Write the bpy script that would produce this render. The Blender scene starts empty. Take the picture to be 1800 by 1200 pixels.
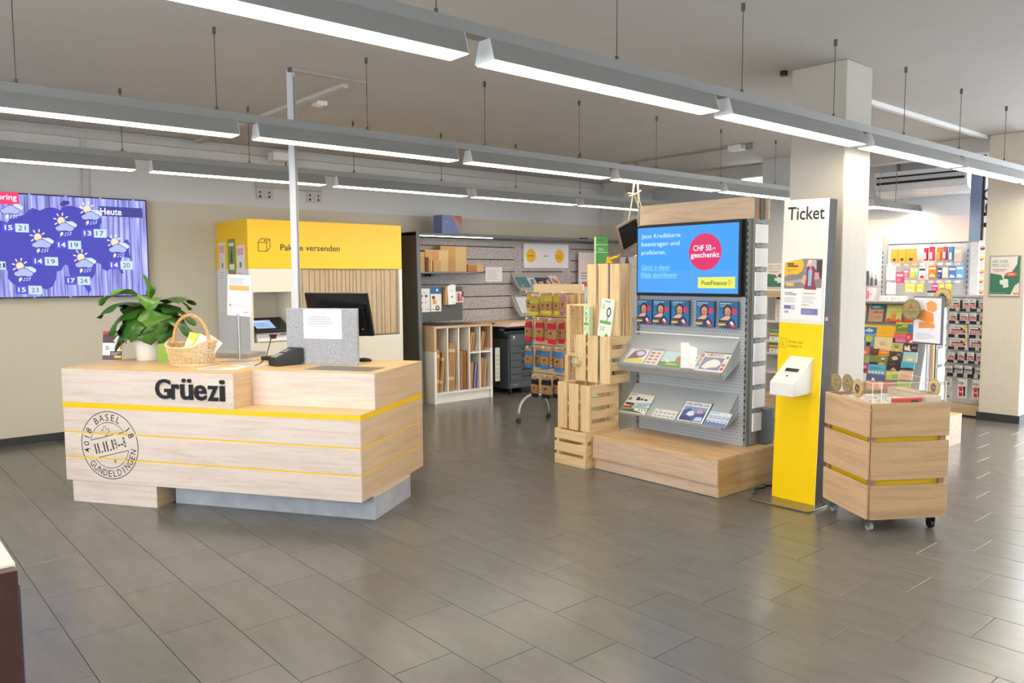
import bpy, bmesh, math, random
from mathutils import Matrix, Vector
random.seed(7)
PI = math.pi
S = bpy.context.scene
COL = S.collection
# ---------------------------------------------------------------- camera
H = 1.6
cam_d = bpy.data.cameras.new('camera'); cam = bpy.data.objects.new('camera', cam_d); COL.objects.link(cam)
cam_d.sensor_fit = 'HORIZONTAL'; cam_d.sensor_width = 36.0; cam_d.lens = 36.0 * 1390.0 / 1800.0
cam_d.clip_start = 0.05; cam_d.clip_end = 100
hd, pt, ro = math.radians(49.2), math.radians(4.658), math.radians(-0.287)
fw = Vector((math.cos(hd) * math.cos(pt), math.sin(hd) * math.cos(pt), -math.sin(pt)))
rt = Vector((math.sin(hd), -math.cos(hd), 0)); up = rt.cross(fw)
r2 = rt * math.cos(ro) + up * math.sin(ro) * 1.0
u2 = up * math.cos(ro) - rt * math.sin(ro)
cam.matrix_world = Matrix(((r2.x, u2.x, -fw.x, 0), (r2.y, u2.y, -fw.y, 0), (r2.z, u2.z, -fw.z, H), (0, 0, 0, 1)))
S.camera = cam
# ---------------------------------------------------------------- daylight and exposure
wd = bpy.data.worlds.new('daylight'); S.world = wd; wd.use_nodes = True
bg = wd.node_tree.nodes['Background']; bg.inputs[0].default_value = (0.82, 0.9, 1.0, 1); bg.inputs[1].default_value = 5.5
S.view_settings.view_transform = 'Standard'; S.view_settings.look = 'None'
S.view_settings.gamma = 1.0; S.view_settings.use_curve_mapping = False
S.view_settings.exposure = 1.0
LAMP = 12.0
# ---------------------------------------------------------------- materials
def lin(c):
    if isinstance(c, str):
        c = c.lstrip('#'); c = [int(c[i:i + 2], 16) / 255 for i in (0, 2, 4)]
    return tuple((v / 12.92 if v <= 0.04045 else ((v + 0.055) / 1.055) ** 2.4) for v in c) + (1.0,)
MC = {}
def mat(col, rough=0.55, metal=0.0, emit=0.0, alpha=None, var=0.05, scale=30.0, bump=0.0, spec=0.5, coat=0.0):
    key = (col, rough, metal, emit, alpha, var, scale, bump, spec, coat)
    if key in MC: return MC[key]
    m = bpy.data.materials.new('surface_' + str(len(MC))); m.use_nodes = True
    nt = m.node_tree; b = nt.nodes['Principled BSDF']; L = nt.links
    c = lin(col)
    b.inputs['Roughness'].default_value = rough; b.inputs['Metallic'].default_value = metal
    b.inputs['Specular IOR Level'].default_value = spec; b.inputs['Coat Weight'].default_value = coat
    if var > 0 or bump > 0:
        tc = nt.nodes.new('ShaderNodeTexCoord'); n = nt.nodes.new('ShaderNodeTexNoise'); n.inputs['Scale'].default_value = scale
        n.inputs['Detail'].default_value = 2.0
        L.new(tc.outputs['Object'], n.inputs['Vector'])
        if var > 0:
            rp = nt.nodes.new('ShaderNodeValToRGB')
            rp.color_ramp.elements[0].position = 0.3; rp.color_ramp.elements[1].position = 0.7
            rp.color_ramp.elements[0].color = tuple(v * (1 - var) for v in c[:3]) + (1,)
            rp.color_ramp.elements[1].color = tuple(min(1, v * (1 + var)) for v in c[:3]) + (1,)
            L.new(n.outputs['Fac'], rp.inputs['Fac']); L.new(rp.outputs['Color'], b.inputs['Base Color'])
        else: b.inputs['Base Color'].default_value = c
        if bump > 0:
            bp = nt.nodes.new('ShaderNodeBump'); bp.inputs['Strength'].default_value = bump; bp.inputs['Distance'].default_value = 0.01
            L.new(n.outputs['Fac'], bp.inputs['Height']); L.new(bp.outputs['Normal'], b.inputs['Normal'])
    else: b.inputs['Base Color'].default_value = c
    if emit > 0:
        b.inputs['Emission Color'].default_value = c; b.inputs['Emission Strength'].default_value = emit
        if emit < 2: b.inputs['Base Color'].default_value = (0.01, 0.01, 0.01, 1)
        for l in list(b.inputs['Base Color'].links): L.remove(l)
    if alpha is not None:
        b.inputs['Transmission Weight'].default_value = 0.0; b.inputs['Alpha'].default_value = alpha
    MC[key] = m
    return m
def wood(c0, c1, axis='x', rough=0.45, ring=1.0, fine=1.0):
    """laminate or pine: streaks stretched along one local axis"""
    key = ('wood', c0, c1, axis, rough, ring)
    if key in MC: return MC[key]
    m = bpy.data.materials.new('wood_grain_' + str(len(MC))); m.use_nodes = True
    nt = m.node_tree; b = nt.nodes['Principled BSDF']; L = nt.links
    tc = nt.nodes.new('ShaderNodeTexCoord'); mp = nt.nodes.new('ShaderNodeMapping')
    oi = nt.nodes.new('ShaderNodeObjectInfo'); ad = nt.nodes.new('ShaderNodeVectorMath'); ad.operation = 'ADD'
    ml = nt.nodes.new('ShaderNodeMath'); ml.operation = 'MULTIPLY'; ml.inputs[1].default_value = 7.0
    L.new(oi.outputs['Random'], ml.inputs[0])
    L.new(tc.outputs['Object'], ad.inputs[0]); L.new(ml.outputs[0], ad.inputs[1])
    a, t = 0.8, 11.0
    mp.inputs['Scale'].default_value = {'x': (a, t, t), 'y': (t, a, t), 'z': (t, t, a)}[axis]
    L.new(ad.outputs[0], mp.inputs['Vector'])
    n1 = nt.nodes.new('ShaderNodeTexNoise'); n1.inputs['Scale'].default_value = 2.2 * ring; n1.inputs['Detail'].default_value = 6; n1.inputs['Distortion'].default_value = 0.9
    n2 = nt.nodes.new('ShaderNodeTexNoise'); n2.inputs['Scale'].default_value = 14 * fine; n2.inputs['Detail'].default_value = 4
    L.new(mp.outputs[0], n1.inputs['Vector']); L.new(mp.outputs[0], n2.inputs['Vector'])
    mx = nt.nodes.new('ShaderNodeMath'); mx.operation = 'MULTIPLY_ADD'; mx.inputs[1].default_value = 0.35
    L.new(n2.outputs['Fac'], mx.inputs[0]); L.new(n1.outputs['Fac'], mx.inputs[2])
    rp = nt.nodes.new('ShaderNodeValToRGB'); e = rp.color_ramp.elements
    e[0].position = 0.42; e[0].color = lin(c1); e[1].position = 0.74; e[1].color = lin(c0)
    L.new(mx.outputs[0], rp.inputs['Fac']); L.new(rp.outputs['Color'], b.inputs['Base Color'])
    b.inputs['Roughness'].default_value = rough
    MC[key] = m
    return m
def felt(c0, c1, scale=160.0, rough=0.95):
    key = ('felt', c0, c1, scale)
    if key in MC: return MC[key]
    m = bpy.data.materials.new('felt_' + str(len(MC))); m.use_nodes = True
    nt = m.node_tree; b = nt.nodes['Principled BSDF']; L = nt.links
    tc = nt.nodes.new('ShaderNodeTexCoord'); n = nt.nodes.new('ShaderNodeTexNoise')
    n.inputs['Scale'].default_value = scale; n.inputs['Detail'].default_value = 3; n.inputs['Distortion'].default_value = 1.5
    L.new(tc.outputs['Object'], n.inputs['Vector'])
    rp = nt.nodes.new('ShaderNodeValToRGB'); e = rp.color_ramp.elements
    e[0].position = 0.36; e[0].color = lin(c0); e[1].position = 0.64; e[1].color = lin(c1)
    L.new(n.outputs['Fac'], rp.inputs['Fac']); L.new(rp.outputs['Color'], b.inputs['Base Color'])
    bp = nt.nodes.new('ShaderNodeBump'); bp.inputs['Strength'].default_value = 0.3; bp.inputs['Distance'].default_value = 0.004
    L.new(n.outputs['Fac'], bp.inputs['Height']); L.new(bp.outputs['Normal'], b.inputs['Normal'])
    b.inputs['Roughness'].default_value = rough; b.inputs['Specular IOR Level'].default_value = 0.1
    MC[key] = m
    return m
def pegmat(col, pitch=0.025, hole=0.0042, dark='#8a8d91', metal=0.0):
    key = ('peg', col, pitch)
    if key in MC: return MC[key]
    m = bpy.data.materials.new('perforated_sheet_' + str(len(MC))); m.use_nodes = True
    nt = m.node_tree; b = nt.nodes['Principled BSDF']; L = nt.links
    tc = nt.nodes.new('ShaderNodeTexCoord'); mp = nt.nodes.new('ShaderNodeMapping'); mp.inputs['Scale'].default_value = (1 / pitch,) * 3
    L.new(tc.outputs['Object'], mp.inputs['Vector'])
    sp = nt.nodes.new('ShaderNodeSeparateXYZ'); L.new(mp.outputs[0], sp.inputs[0])
    rowf = nt.nodes.new('ShaderNodeMath'); rowf.operation = 'FLOOR'; L.new(sp.outputs['Z'], rowf.inputs[0])
    half = nt.nodes.new('ShaderNodeMath'); half.operation = 'MULTIPLY_ADD'; half.inputs[1].default_value = 0.5; L.new(rowf.outputs[0], half.inputs[0]); L.new(sp.outputs['X'], half.inputs[2])
    out = []
    for src in (half.outputs[0], sp.outputs['Z']):
        f = nt.nodes.new('ShaderNodeMath'); f.operation = 'FRACT'; L.new(src, f.inputs[0])
        g = nt.nodes.new('ShaderNodeMath'); g.operation = 'SUBTRACT'; g.inputs[1].default_value = 0.5; L.new(f.outputs[0], g.inputs[0])
        q = nt.nodes.new('ShaderNodeMath'); q.operation = 'MULTIPLY'; L.new(g.outputs[0], q.inputs[0]); L.new(g.outputs[0], q.inputs[1])
        out.append(q)
    s = nt.nodes.new('ShaderNodeMath'); s.operation = 'ADD'; L.new(out[0].outputs[0], s.inputs[0]); L.new(out[1].outputs[0], s.inputs[1])
    lt = nt.nodes.new('ShaderNodeMath'); lt.operation = 'LESS_THAN'; lt.inputs[1].default_value = (hole / pitch) ** 2; L.new(s.outputs[0], lt.inputs[0])
    mx = nt.nodes.new('ShaderNodeMix'); mx.data_type = 'RGBA'; mx.inputs[6].default_value = lin(col); mx.inputs[7].default_value = lin(dark)
    L.new(lt.outputs[0], mx.inputs[0]); L.new(mx.outputs[2], b.inputs['Base Color'])
    b.inputs['Roughness'].default_value = 0.45; b.inputs['Metallic'].default_value = metal
    MC[key] = m
    return m
def glassmat(alpha=0.12, col='#eef6f6', rough=0.05):
    key = ('glass', alpha, col)
    if key in MC: return MC[key]
    m = bpy.data.materials.new('clear_acrylic_' + str(len(MC))); m.use_nodes = True
    nt = m.node_tree; L = nt.links; o = nt.nodes['Material Output']
    nt.nodes.remove(nt.nodes['Principled BSDF'])
    t = nt.nodes.new('ShaderNodeBsdfTransparent'); g = nt.nodes.new('ShaderNodeBsdfGlossy'); g.inputs['Roughness'].default_value = rough
    d = nt.nodes.new('ShaderNodeBsdfDiffuse'); d.inputs['Color'].default_value = lin(col)
    x1 = nt.nodes.new('ShaderNodeMixShader'); x1.inputs[0].default_value = alpha
    L.new(t.outputs[0], x1.inputs[1]); L.new(d.outputs[0], x1.inputs[2])
    x2 = nt.nodes.new('ShaderNodeMixShader'); x2.inputs[0].default_value = 0.02; L.new(x1.outputs[0], x2.inputs[1]); L.new(g.outputs[0], x2.inputs[2])
    L.new(x2.outputs[0], o.inputs['Surface'])
    MC[key] = m
    return m
def zpaint(lo, hi, z, bump=0.15):
    """wall paint: one colour below a height, another above it"""
    m = bpy.data.materials.new('two_tone_paint'); m.use_nodes = True
    nt = m.node_tree; b = nt.nodes['Principled BSDF']; L = nt.links
    ge = nt.nodes.new('ShaderNodeNewGeometry'); sp = nt.nodes.new('ShaderNodeSeparateXYZ'); L.new(ge.outputs['Position'], sp.inputs[0])
    gt = nt.nodes.new('ShaderNodeMath'); gt.operation = 'GREATER_THAN'; gt.inputs[1].default_value = z; L.new(sp.outputs['Z'], gt.inputs[0])
    mx = nt.nodes.new('ShaderNodeMix'); mx.data_type = 'RGBA'; mx.inputs[6].default_value = lin(lo); mx.inputs[7].default_value = lin(hi)
    L.new(gt.outputs[0], mx.inputs[0]); L.new(mx.outputs[2], b.inputs['Base Color']); b.inputs['Roughness'].default_value = 0.8
    n = nt.nodes.new('ShaderNodeTexNoise'); n.inputs['Scale'].default_value = 45; L.new(ge.outputs['Position'], n.inputs['Vector'])
    bp = nt.nodes.new('ShaderNodeBump'); bp.inputs['Strength'].default_value = bump; bp.inputs['Distance'].default_value = 0.01
    L.new(n.outputs['Fac'], bp.inputs['Height']); L.new(bp.outputs['Normal'], b.inputs['Normal'])
    return m
# ---------------------------------------------------------------- mesh building
class MB:
    def __init__(s): s.v = []; s.f = []; s.m = []
    def add(s, vs, fs, mi=0, M=None):
        o = len(s.v)
        s.v += [tuple(M @ Vector(p)) if M is not None else tuple(p) for p in vs]
        s.f += [tuple(i + o for i in f) for f in fs]; s.m += [mi] * len(fs)
        return s
    def box(s, x0, x1, y0, y1, z0, z1, mi=0, M=None):
        x0, x1 = min(x0, x1), max(x0, x1); y0, y1 = min(y0, y1), max(y0, y1); z0, z1 = min(z0, z1), max(z0, z1)
        vs = [(x0, y0, z0), (x1, y0, z0), (x1, y1, z0), (x0, y1, z0), (x0, y0, z1), (x1, y0, z1), (x1, y1, z1), (x0, y1, z1)]
        return s.add(vs, [(0, 3, 2, 1), (4, 5, 6, 7), (0, 1, 5, 4), (1, 2, 6, 5), (2, 3, 7, 6), (3, 0, 4, 7)], mi, M)
    def cyl(s, p, q, r, n=12, r2=None, mi=0, caps=True):
        p, q = Vector(p), Vector(q); d = (q - p).normalized(); r2 = r if r2 is None else r2
        a = d.orthogonal().normalized(); b = d.cross(a)
        vs = []
        for k in range(n):
            t = 2 * PI * k / n; e = a * math.cos(t) + b * math.sin(t)
            vs += [p + e * r, q + e * r2]
        fs = [(2 * k, 2 * ((k + 1) % n), 2 * ((k + 1) % n) + 1, 2 * k + 1) for k in range(n)]
        if caps: fs += [tuple(2 * k for k in reversed(range(n))), tuple(2 * k + 1 for k in range(n))]
        return s.add(vs, fs, mi)
    def tube(s, pts, r, n=8, mi=0, closed=False):
        pts = [Vector(p) for p in pts]; N = len(pts); vs = []
        prev = None
        for i, p in enumerate(pts):
            if closed: d = pts[(i + 1) % N] - pts[i - 1]
            else: d = pts[min(i + 1, N - 1)] - pts[max(i - 1, 0)]
            d = d.normalized()
            if prev is None: a = d.orthogonal().normalized()
            else:
                a = prev - d * prev.dot(d); a = a.normalized() if a.length > 1e-6 else d.orthogonal().normalized()
            prev = a; b = d.cross(a); rr = r[i] if isinstance(r, (list, tuple)) else r
            vs += [p + (a * math.cos(2 * PI * k / n) + b * math.sin(2 * PI * k / n)) * rr for k in range(n)]
        fs = []
        for i in range(N if closed else N - 1):
            j = (i + 1) % N
            fs += [(i * n + k, i * n + (k + 1) % n, j * n + (k + 1) % n, j * n + k) for k in range(n)]
        if not closed: fs += [tuple(reversed(range(n))), tuple((N - 1) * n + k for k in range(n))]
        return s.add(vs, fs, mi)
    def lathe(s, prof, n=24, c=(0, 0, 0), sx=1.0, sy=1.0, mi=0):
        vs = []; m = len(prof)
        for k in range(n):
            t = 2 * PI * k / n
            vs += [(c[0] + r * math.cos(t) * sx, c[1] + r * math.sin(t) * sy, c[2] + z) for r, z in prof]
        fs = [(k * m + i, ((k + 1) % n) * m + i, ((k + 1) % n) * m + i + 1, k * m + i + 1) for k in range(n) for i in range(m - 1)]
        if prof[0][0] > 1e-6: fs.append(tuple(k * m for k in reversed(range(n))))
        if prof[-1][0] > 1e-6: fs.append(tuple(k * m + m - 1 for k in range(n)))
        return s.add(vs, fs, mi)
    def prism(s, poly, d0, d1, plane='xz', mi=0, M=None):
        """poly in two axes, pushed along the third from d0 to d1"""
        n = len(poly)
        if plane == 'xz': f = lambda p, d: (p[0], d, p[1])
        elif plane == 'xy': f = lambda p, d: (p[0], p[1], d)
        else: f = lambda p, d: (d, p[0], p[1])
        vs = [f(p, d0) for p in poly] + [f(p, d1) for p in poly]
        fs = [tuple(range(n)), tuple(range(2 * n - 1, n - 1, -1))] + [(k, k + n, (k + 1) % n + n, (k + 1) % n) for k in range(n)]
        return s.add(vs, fs, mi, M)
    def build(s, name, mats, parent=None, bevel=0.0, smooth=False, loc=None, rot=None, seg=1):
        me = bpy.data.meshes.new(name); me.from_pydata(s.v, [], s.f)
        if not isinstance(mats, (list, tuple)): mats = [mats]
        for m in mats: me.materials.append(m)
        me.polygons.foreach_set('material_index', s.m)
        bm = bmesh.new(); bm.from_mesh(me); bmesh.ops.recalc_face_normals(bm, faces=bm.faces)
        if bevel > 0: bmesh.ops.bevel(bm, geom=bm.edges[:], offset=bevel, segments=seg, affect='EDGES', clamp_overlap=True)
        bm.to_mesh(me); bm.free()
        if smooth: me.polygons.foreach_set('use_smooth', [True] * len(me.polygons))
        o = bpy.data.objects.new(name, me); COL.objects.link(o)
        if parent is not None: o.parent = parent
        if loc is not None: o.location = loc
        if rot is not None: o.rotation_euler = rot
        return o
def thing(name, label, cat, loc=(0, 0, 0), rotz=0.0, group=None, rot=None):
    o = bpy.data.objects.new(name, None); COL.objects.link(o); o.empty_display_size = 0.1
    o.location = loc; o.rotation_euler = rot if rot is not None else (0, 0, math.radians(rotz))
    o['label'] = label; o['category'] = cat
    if group: o['group'] = group
    return o
def tag(o, label, cat, group=None):
    o['label'] = label; o['category'] = cat
    if group: o['group'] = group
    return o
def struct(o): o['kind'] = 'structure'; return o
def copy_tree(o, parent=None):
    c = o.copy(); COL.objects.link(c)
    if parent is not None: c.parent = parent
    for ch in o.children: copy_tree(ch, c)
    return c
def box1(name, m, parent, x0, x1, y0, y1, z0, z1, bevel=0.0):
    return MB().box(x0, x1, y0, y1, z0, z1).build(name, m, parent, bevel)
# ---------------------------------------------------------------- flat print
TXT = {}
def glyphs(s, bold=0.0):
    k = (s, bold)
    if k not in TXT:
        c = bpy.data.curves.new('lettering', 'FONT'); c.body = s; c.size = 1.0; c.offset = bold; c.resolution_u = 3
        ob = bpy.data.objects.new('lettering', c); me = bpy.data.meshes.new_from_object(ob)
        vs = [tuple(v.co) for v in me.vertices]; fs = [tuple(p.vertices) for p in me.polygons]
        bpy.data.objects.remove(ob); bpy.data.curves.remove(c); bpy.data.meshes.remove(me)
        xs = [v[0] for v in vs] or [0]; ys = [v[1] for v in vs] or [0]
        TXT[k] = (vs, fs, min(xs), max(xs), min(ys), max(ys))
    return TXT[k]
def ell(cx, cy, rx, ry, n=20): return [(cx + rx * math.cos(2 * PI * k / n), cy + ry * math.sin(2 * PI * k / n)) for k in range(n)]
def art(name, parent, x, z, w, h, y, items, M=None, emit=0.0, rough=0.5, step=0.0005):
    """flat print on a surface that faces -y: items in fractions of the w by h field whose lower corner is (x, z)"""
    mb = MB(); mats = []; idx = {}
    def mi(c):
        if c not in idx:
            idx[c] = len(mats); mats.append(c if not isinstance(c, str) else mat(c, rough, emit=emit, var=0.0))
        return idx[c]
    P = lambda u, v, d: (x + u * w, d, z + v * h)
    for k, it in enumerate(items):
        d = y - step * (1 + k * 0.35); t = it[0]
        if t == 'r':
            _, u, v, a, b, c = it
            mb.add([P(u, v, d), P(u + a, v, d), P(u + a, v + b, d), P(u, v + b, d)], [(0, 1, 2, 3)], mi(c), M)
        elif t == 'e':
            _, u, v, a, b, c = it; pts = ell(u, v, a, b)
            mb.add([P(p[0], p[1], d) for p in pts], [tuple(range(len(pts)))], mi(c), M)
        elif t == 'p':
            _, pts, c = it
            mb.add([P(p[0], p[1], d) for p in pts], [tuple(range(len(pts)))], mi(c), M)
        elif t == 'l':
            _, pts, wd_, c = it
            for p, q in zip(pts, pts[1:]):
                a = Vector((x + p[0] * w, z + p[1] * h)); b = Vector((x + q[0] * w, z + q[1] * h))
                dv = b - a
                if dv.length < 1e-9: continue
                n_ = Vector((-dv.y, dv.x)).normalized() * wd_ * 0.5
                mb.add([(a.x - n_.x, d, a.y - n_.y), (b.x - n_.x, d, b.y - n_.y), (b.x + n_.x, d, b.y + n_.y), (a.x + n_.x, d, a.y + n_.y)], [(0, 1, 2, 3)], mi(c), M)
        elif t == 't':
            s_, u, v, a, b, c = it[1:7]; bold = it[7] if len(it) > 7 else 0.0
            vs, fs, x0, x1, y0, y1 = glyphs(s_, bold)
            if not vs: continue
            sx, sy = a / max(1e-6, x1 - x0), b / max(1e-6, y1 - y0)
            mb.add([P(u + (p[0] - x0) * sx, v + (p[1] - y0) * sy, d) for p in vs], fs, mi(c), M)
        elif t == 'lines':            # lines of small print
            _, u, v, a, b, n_, c = it; rr = random.Random(len(s_) if False else int((u + v) * 1000))
            for q in range(n_):
                vv = v + b - (q + 1) * b / n_; ln = a * (0.6 + 0.4 * rr.random())
                mb.add([P(u, vv, d), P(u + ln, vv, d), P(u + ln, vv + b / n_ * 0.4, d), P(u, vv + b / n_ * 0.4, d)], [(0, 1, 2, 3)], mi(c), M)
    me = bpy.data.meshes.new(name); me.from_pydata(mb.v, [], mb.f)
    for m in mats: me.materials.append(m)
    me.polygons.foreach_set('material_index', mb.m)
    o = bpy.data.objects.new(name, me); COL.objects.link(o); o.parent = parent
    return o
def sheet(name, label, cat, loc, rotz, w, h, items, col='#f2f0ee', t=0.004, group=None, tilt=0.0, backing=None, emit=0.0, name2='print'):
    """a board, card or sheet of paper: lower middle at loc, faces local -y, leaned back by tilt degrees"""
    o = thing(name, label, cat, loc, group=group, rot=Matrix.Rotation(math.radians(rotz), 3, 'Z').to_euler() if tilt == 0 else
              (Matrix.Rotation(math.radians(rotz), 3, 'Z') @ Matrix.Rotation(math.radians(-tilt), 3, 'X')).to_euler())
    box1('sheet' if t < 0.006 else 'board', mat(col, 0.6, var=0.02), o, -w / 2, w / 2, 0, t, 0, h)
    if items: art(name2, o, -w / 2, 0, w, h, 0, items, emit=emit)
    return o
# ---------------------------------------------------------------- palette
WHITE = mat('#e9e6df', 0.5, var=0.02); PURE = mat('#f3f2f0', 0.4, var=0.01)
YEL = mat('#ffcc00', 0.4, var=0.01); BLK = mat('#17181a', 0.4, var=0.02); GREY = mat('#8b8d8c', 0.45, var=0.02)
STEEL = mat('#b9bbbd', 0.32, metal=0.9, var=0.03); SILVER = mat('#a9abab', 0.5, metal=0.25, var=0.02)
DKGREY = mat('#4c4f50', 0.5, var=0.04)
OAK_X = wood('#e0c4a4', '#c9a886', 'x'); OAK_Z = wood('#e0c4a4', '#c9a886', 'z'); OAK_Y = wood('#e0c4a4', '#c9a886', 'y')
BEECH_X = wood('#ead9c3', '#d8bfa6', 'x', 0.5); BEECH_Y = wood('#e6cfae', '#d4b48e', 'y', 0.4); BEECH_TOP = wood('#e8c592', '#dcb27c', 'x', 0.4)
PINE = {a: wood('#ecd0a0', '#d9b47e', a, 0.65) for a in 'xyz'}
CARD_ = mat('#c39a68', 0.8, var=0.06, scale=12); KRAFT = mat('#b98e5f', 0.85, var=0.06)
# ================================================================ THE ROOM
HC = 3.1; WB = 8.88
# floor: slab with porcelain tiles laid in a third bond, joints recessed
fl = struct(box1('floor', mat('#4a4845', 0.9), None, -4, 12, -5, 9.2, -0.06, -0.004))
def tile_material():
    m = bpy.data.materials.new('anthracite_tile'); m.use_nodes = True
    nt = m.node_tree; b = nt.nodes['Principled BSDF']; L = nt.links
    ge = nt.nodes.new('ShaderNodeNewGeometry'); oi = nt.nodes.new('ShaderNodeObjectInfo')
    mp = nt.nodes.new('ShaderNodeMapping'); mp.inputs['Scale'].default_value = (4.5, 1.3, 1); L.new(ge.outputs['Position'], mp.inputs['Vector'])
    n = nt.nodes.new('ShaderNodeTexNoise'); n.inputs['Scale'].default_value = 2.2; n.inputs['Detail'].default_value = 7; n.inputs['Roughness'].default_value = 0.65
    L.new(mp.outputs[0], n.inputs['Vector'])
    rp = nt.nodes.new('ShaderNodeValToRGB'); e = rp.color_ramp.elements
    e[0].position = 0.25; e[0].color = lin('#625f5a'); e[1].position = 0.8; e[1].color = lin('#6d6a64'); L.new(n.outputs['Fac'], rp.inputs['Fac'])
    hv = nt.nodes.new('ShaderNodeHueSaturation'); mr = nt.nodes.new('ShaderNodeMapRange'); mr.inputs[3].default_value = 0.96; mr.inputs[4].default_value = 1.04
    L.new(oi.outputs['Random'], mr.inputs[0]); L.new(mr.outputs[0], hv.inputs['Value']); L.new(rp.outputs['Color'], hv.inputs['Color']); L.new(hv.outputs[0], b.inputs['Base Color'])
    r2_ = nt.nodes.new('ShaderNodeMapRange'); r2_.inputs[3].default_value = 0.21; r2_.inputs[4].default_value = 0.25
    L.new(n.outputs['Fac'], r2_.inputs[0]); L.new(r2_.outputs[0], b.inputs['Roughness'])
    bp = nt.nodes.new('ShaderNodeBump'); bp.inputs['Strength'].default_value = 0.02; bp.inputs['Distance'].default_value = 0.002
    L.new(n.outputs['Fac'], bp.inputs['Height']); L.new(bp.outputs['Normal'], b.inputs['Normal'])
    return m
TILE = tile_material()
def tile_mesh(name, w, l):
    b = 0.0015; mb = MB()
    mb.add([(0, 0, -0.004), (w, 0, -0.004), (w, l, -0.004), (0, l, -0.004), (0, 0, -0.0012), (w, 0, -0.0012), (w, l, -0.0012), (0, l, -0.0012),
            (b, b, 0), (w - b, b, 0), (w - b, l - b, 0), (b, l - b, 0)],
           [(0, 1, 5, 4), (1, 2, 6, 5), (2, 3, 7, 6), (3, 0, 4, 7), (4, 5, 9, 8), (5, 6, 10, 9), (6, 7, 11, 10), (7, 4, 8, 11), (8, 9, 10, 11)])
    return mb
TW, TL, J = 0.3015, 0.603, 0.0026
t0 = tile_mesh('tile', TW - J, TL - J).build('tile', TILE, fl); tme = t0.data
cells = []
k0, k1 = int((-4 - 3.145) / TW), int((12 - 3.145) / TW)
hx, hy = math.cos(hd), math.sin(hd)
for k in range(k0, k1):
    x = 3.145 + k * TW
    off = 1.64 - 0.2 * (k % 3)
    for j in range(-11, 13):
        y = off + j * TL
        if y < -5 or y + TL > 9.1: continue
        cx, cy = x + TW / 2, y + TL / 2
        dep = cx * hx + cy * hy; sid = cx * hy - cy * hx
        seen = dep > 2.4 and abs(sid) < dep * 0.68 + 0.3
        cells.append((0 if seen else 1, dep if seen else math.hypot(cx, cy), x, y))
cells.sort()
rest = MB(); first = True; n_t = 0
for s_, d_, x, y in cells:
    if s_ == 0 and n_t < 300:
        if first: o = t0; first = False
        else: o = bpy.data.objects.new('tile', tme); COL.objects.link(o); o.parent = fl
        o.location = (x + J / 2, y + J / 2, 0); n_t += 1
    else:
        tb = tile_mesh('t', TW - J, TL - J); rest.add(tb.v, tb.f, 0, Matrix.Translation((x + J / 2, y + J / 2, 0)))
rs = rest.build('tile_field', TILE, fl); rs['kind'] = 'stuff'
CEIL = mat('#c7c2bc', 0.85, var=0.02, scale=3, bump=0.03)
struct(box1('ceiling', CEIL, None, -4, 12, -5, 9.2, HC, HC + 0.15))
FARP = mat('#e4e6ea', 0.85, var=0.02, bump=0.05)
PAINT = zpaint('#d2c8b2', '#dad7d2', 2.42)
struct(box1('wall_back', PAINT, None, -4, 9.6, WB, WB + 0.2, 0, HC))
struct(MB().box(-3.2, -3, -5, WB + 0.2, 0, 0.9).box(-3.2, -3, -5, WB + 0.2, 2.5, HC).box(-3.2, -3, 5.2, WB + 0.2, 0.9, 2.5).box(-3.2, -3, -5, -3.0, 0.9, 2.5).build('wall_left', FARP))
# far wall with windows
XF = 11.05
struct(MB().box(XF, XF + 0.2, 3.68, 9.2, 0, HC).box(XF, XF + 0.2, -5, 3.68, 2.98, HC).box(XF, XF + 0.2, 3.0, 3.68, 0, 2.05)
       .box(XF, XF + 0.2, -5, -4, 0, 2.98).build('wall_far', FARP))
struct(box1('wall_far_side', FARP, None, 9.6, XF + 0.2, 9.0, 9.2, 0, HC))
wf = MB()
for yy in (-4.0, -2.3, -0.6, 1.2, 2.97): wf.box(XF + 0.06, XF + 0.12, yy - 0.03, yy + 0.03, 0, 2.98)
wf.box(XF + 0.06, XF + 0.12, -4, 3.68, 2.92, 2.98).box(XF + 0.06, XF + 0.12, -4, 3.0, 0, 0.08).box(XF + 0.06, XF + 0.12, -4, 3.0, 2.02, 2.08)
w1 = struct(wf.build('window_1', mat('#6f7478', 0.4)))
box1('pane', glassmat(0.03), w1, XF + 0.085, XF + 0.09, -4, 3.66, 0.05, 2.95)
# window front to the street, behind the camera
struct(MB().box(-3.2, 7.5, -5.2, -5, 0, HC).box(7.5, 11.05, -5.2, -5, 0, 0.3).box(7.5, 11.05, -5.2, -5, 2.9, HC).build('wall_front', FARP))
wf = MB()
for xx in (7.53, 8.7, 9.9, 11.02): wf.box(xx - 0.03, xx + 0.03, -5.14, -5.06, 0.3, 2.9)
w4 = struct(wf.build('window_4', mat('#6f7478', 0.4)))
box1('pane', glassmat(0.03), w4, 7.55, 11.0, -5.105, -5.1, 0.3, 2.9)
wf = MB()
for yy in (-2.97, -0.3, 2.4, 5.17): wf.box(-3.14, -3.06, yy - 0.03, yy + 0.03, 0.9, 2.5)
w2 = struct(wf.build('window_2', mat('#6f7478', 0.4)))
box1('pane', glassmat(0.03), w2, -3.105, -3.1, -3.0, 5.2, 0.9, 2.5)
struct(box1('baseboard_back', mat('#3b3a38', 0.5), None, -4, 5.6, WB - 0.015, WB, 0, 0.075))
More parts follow.
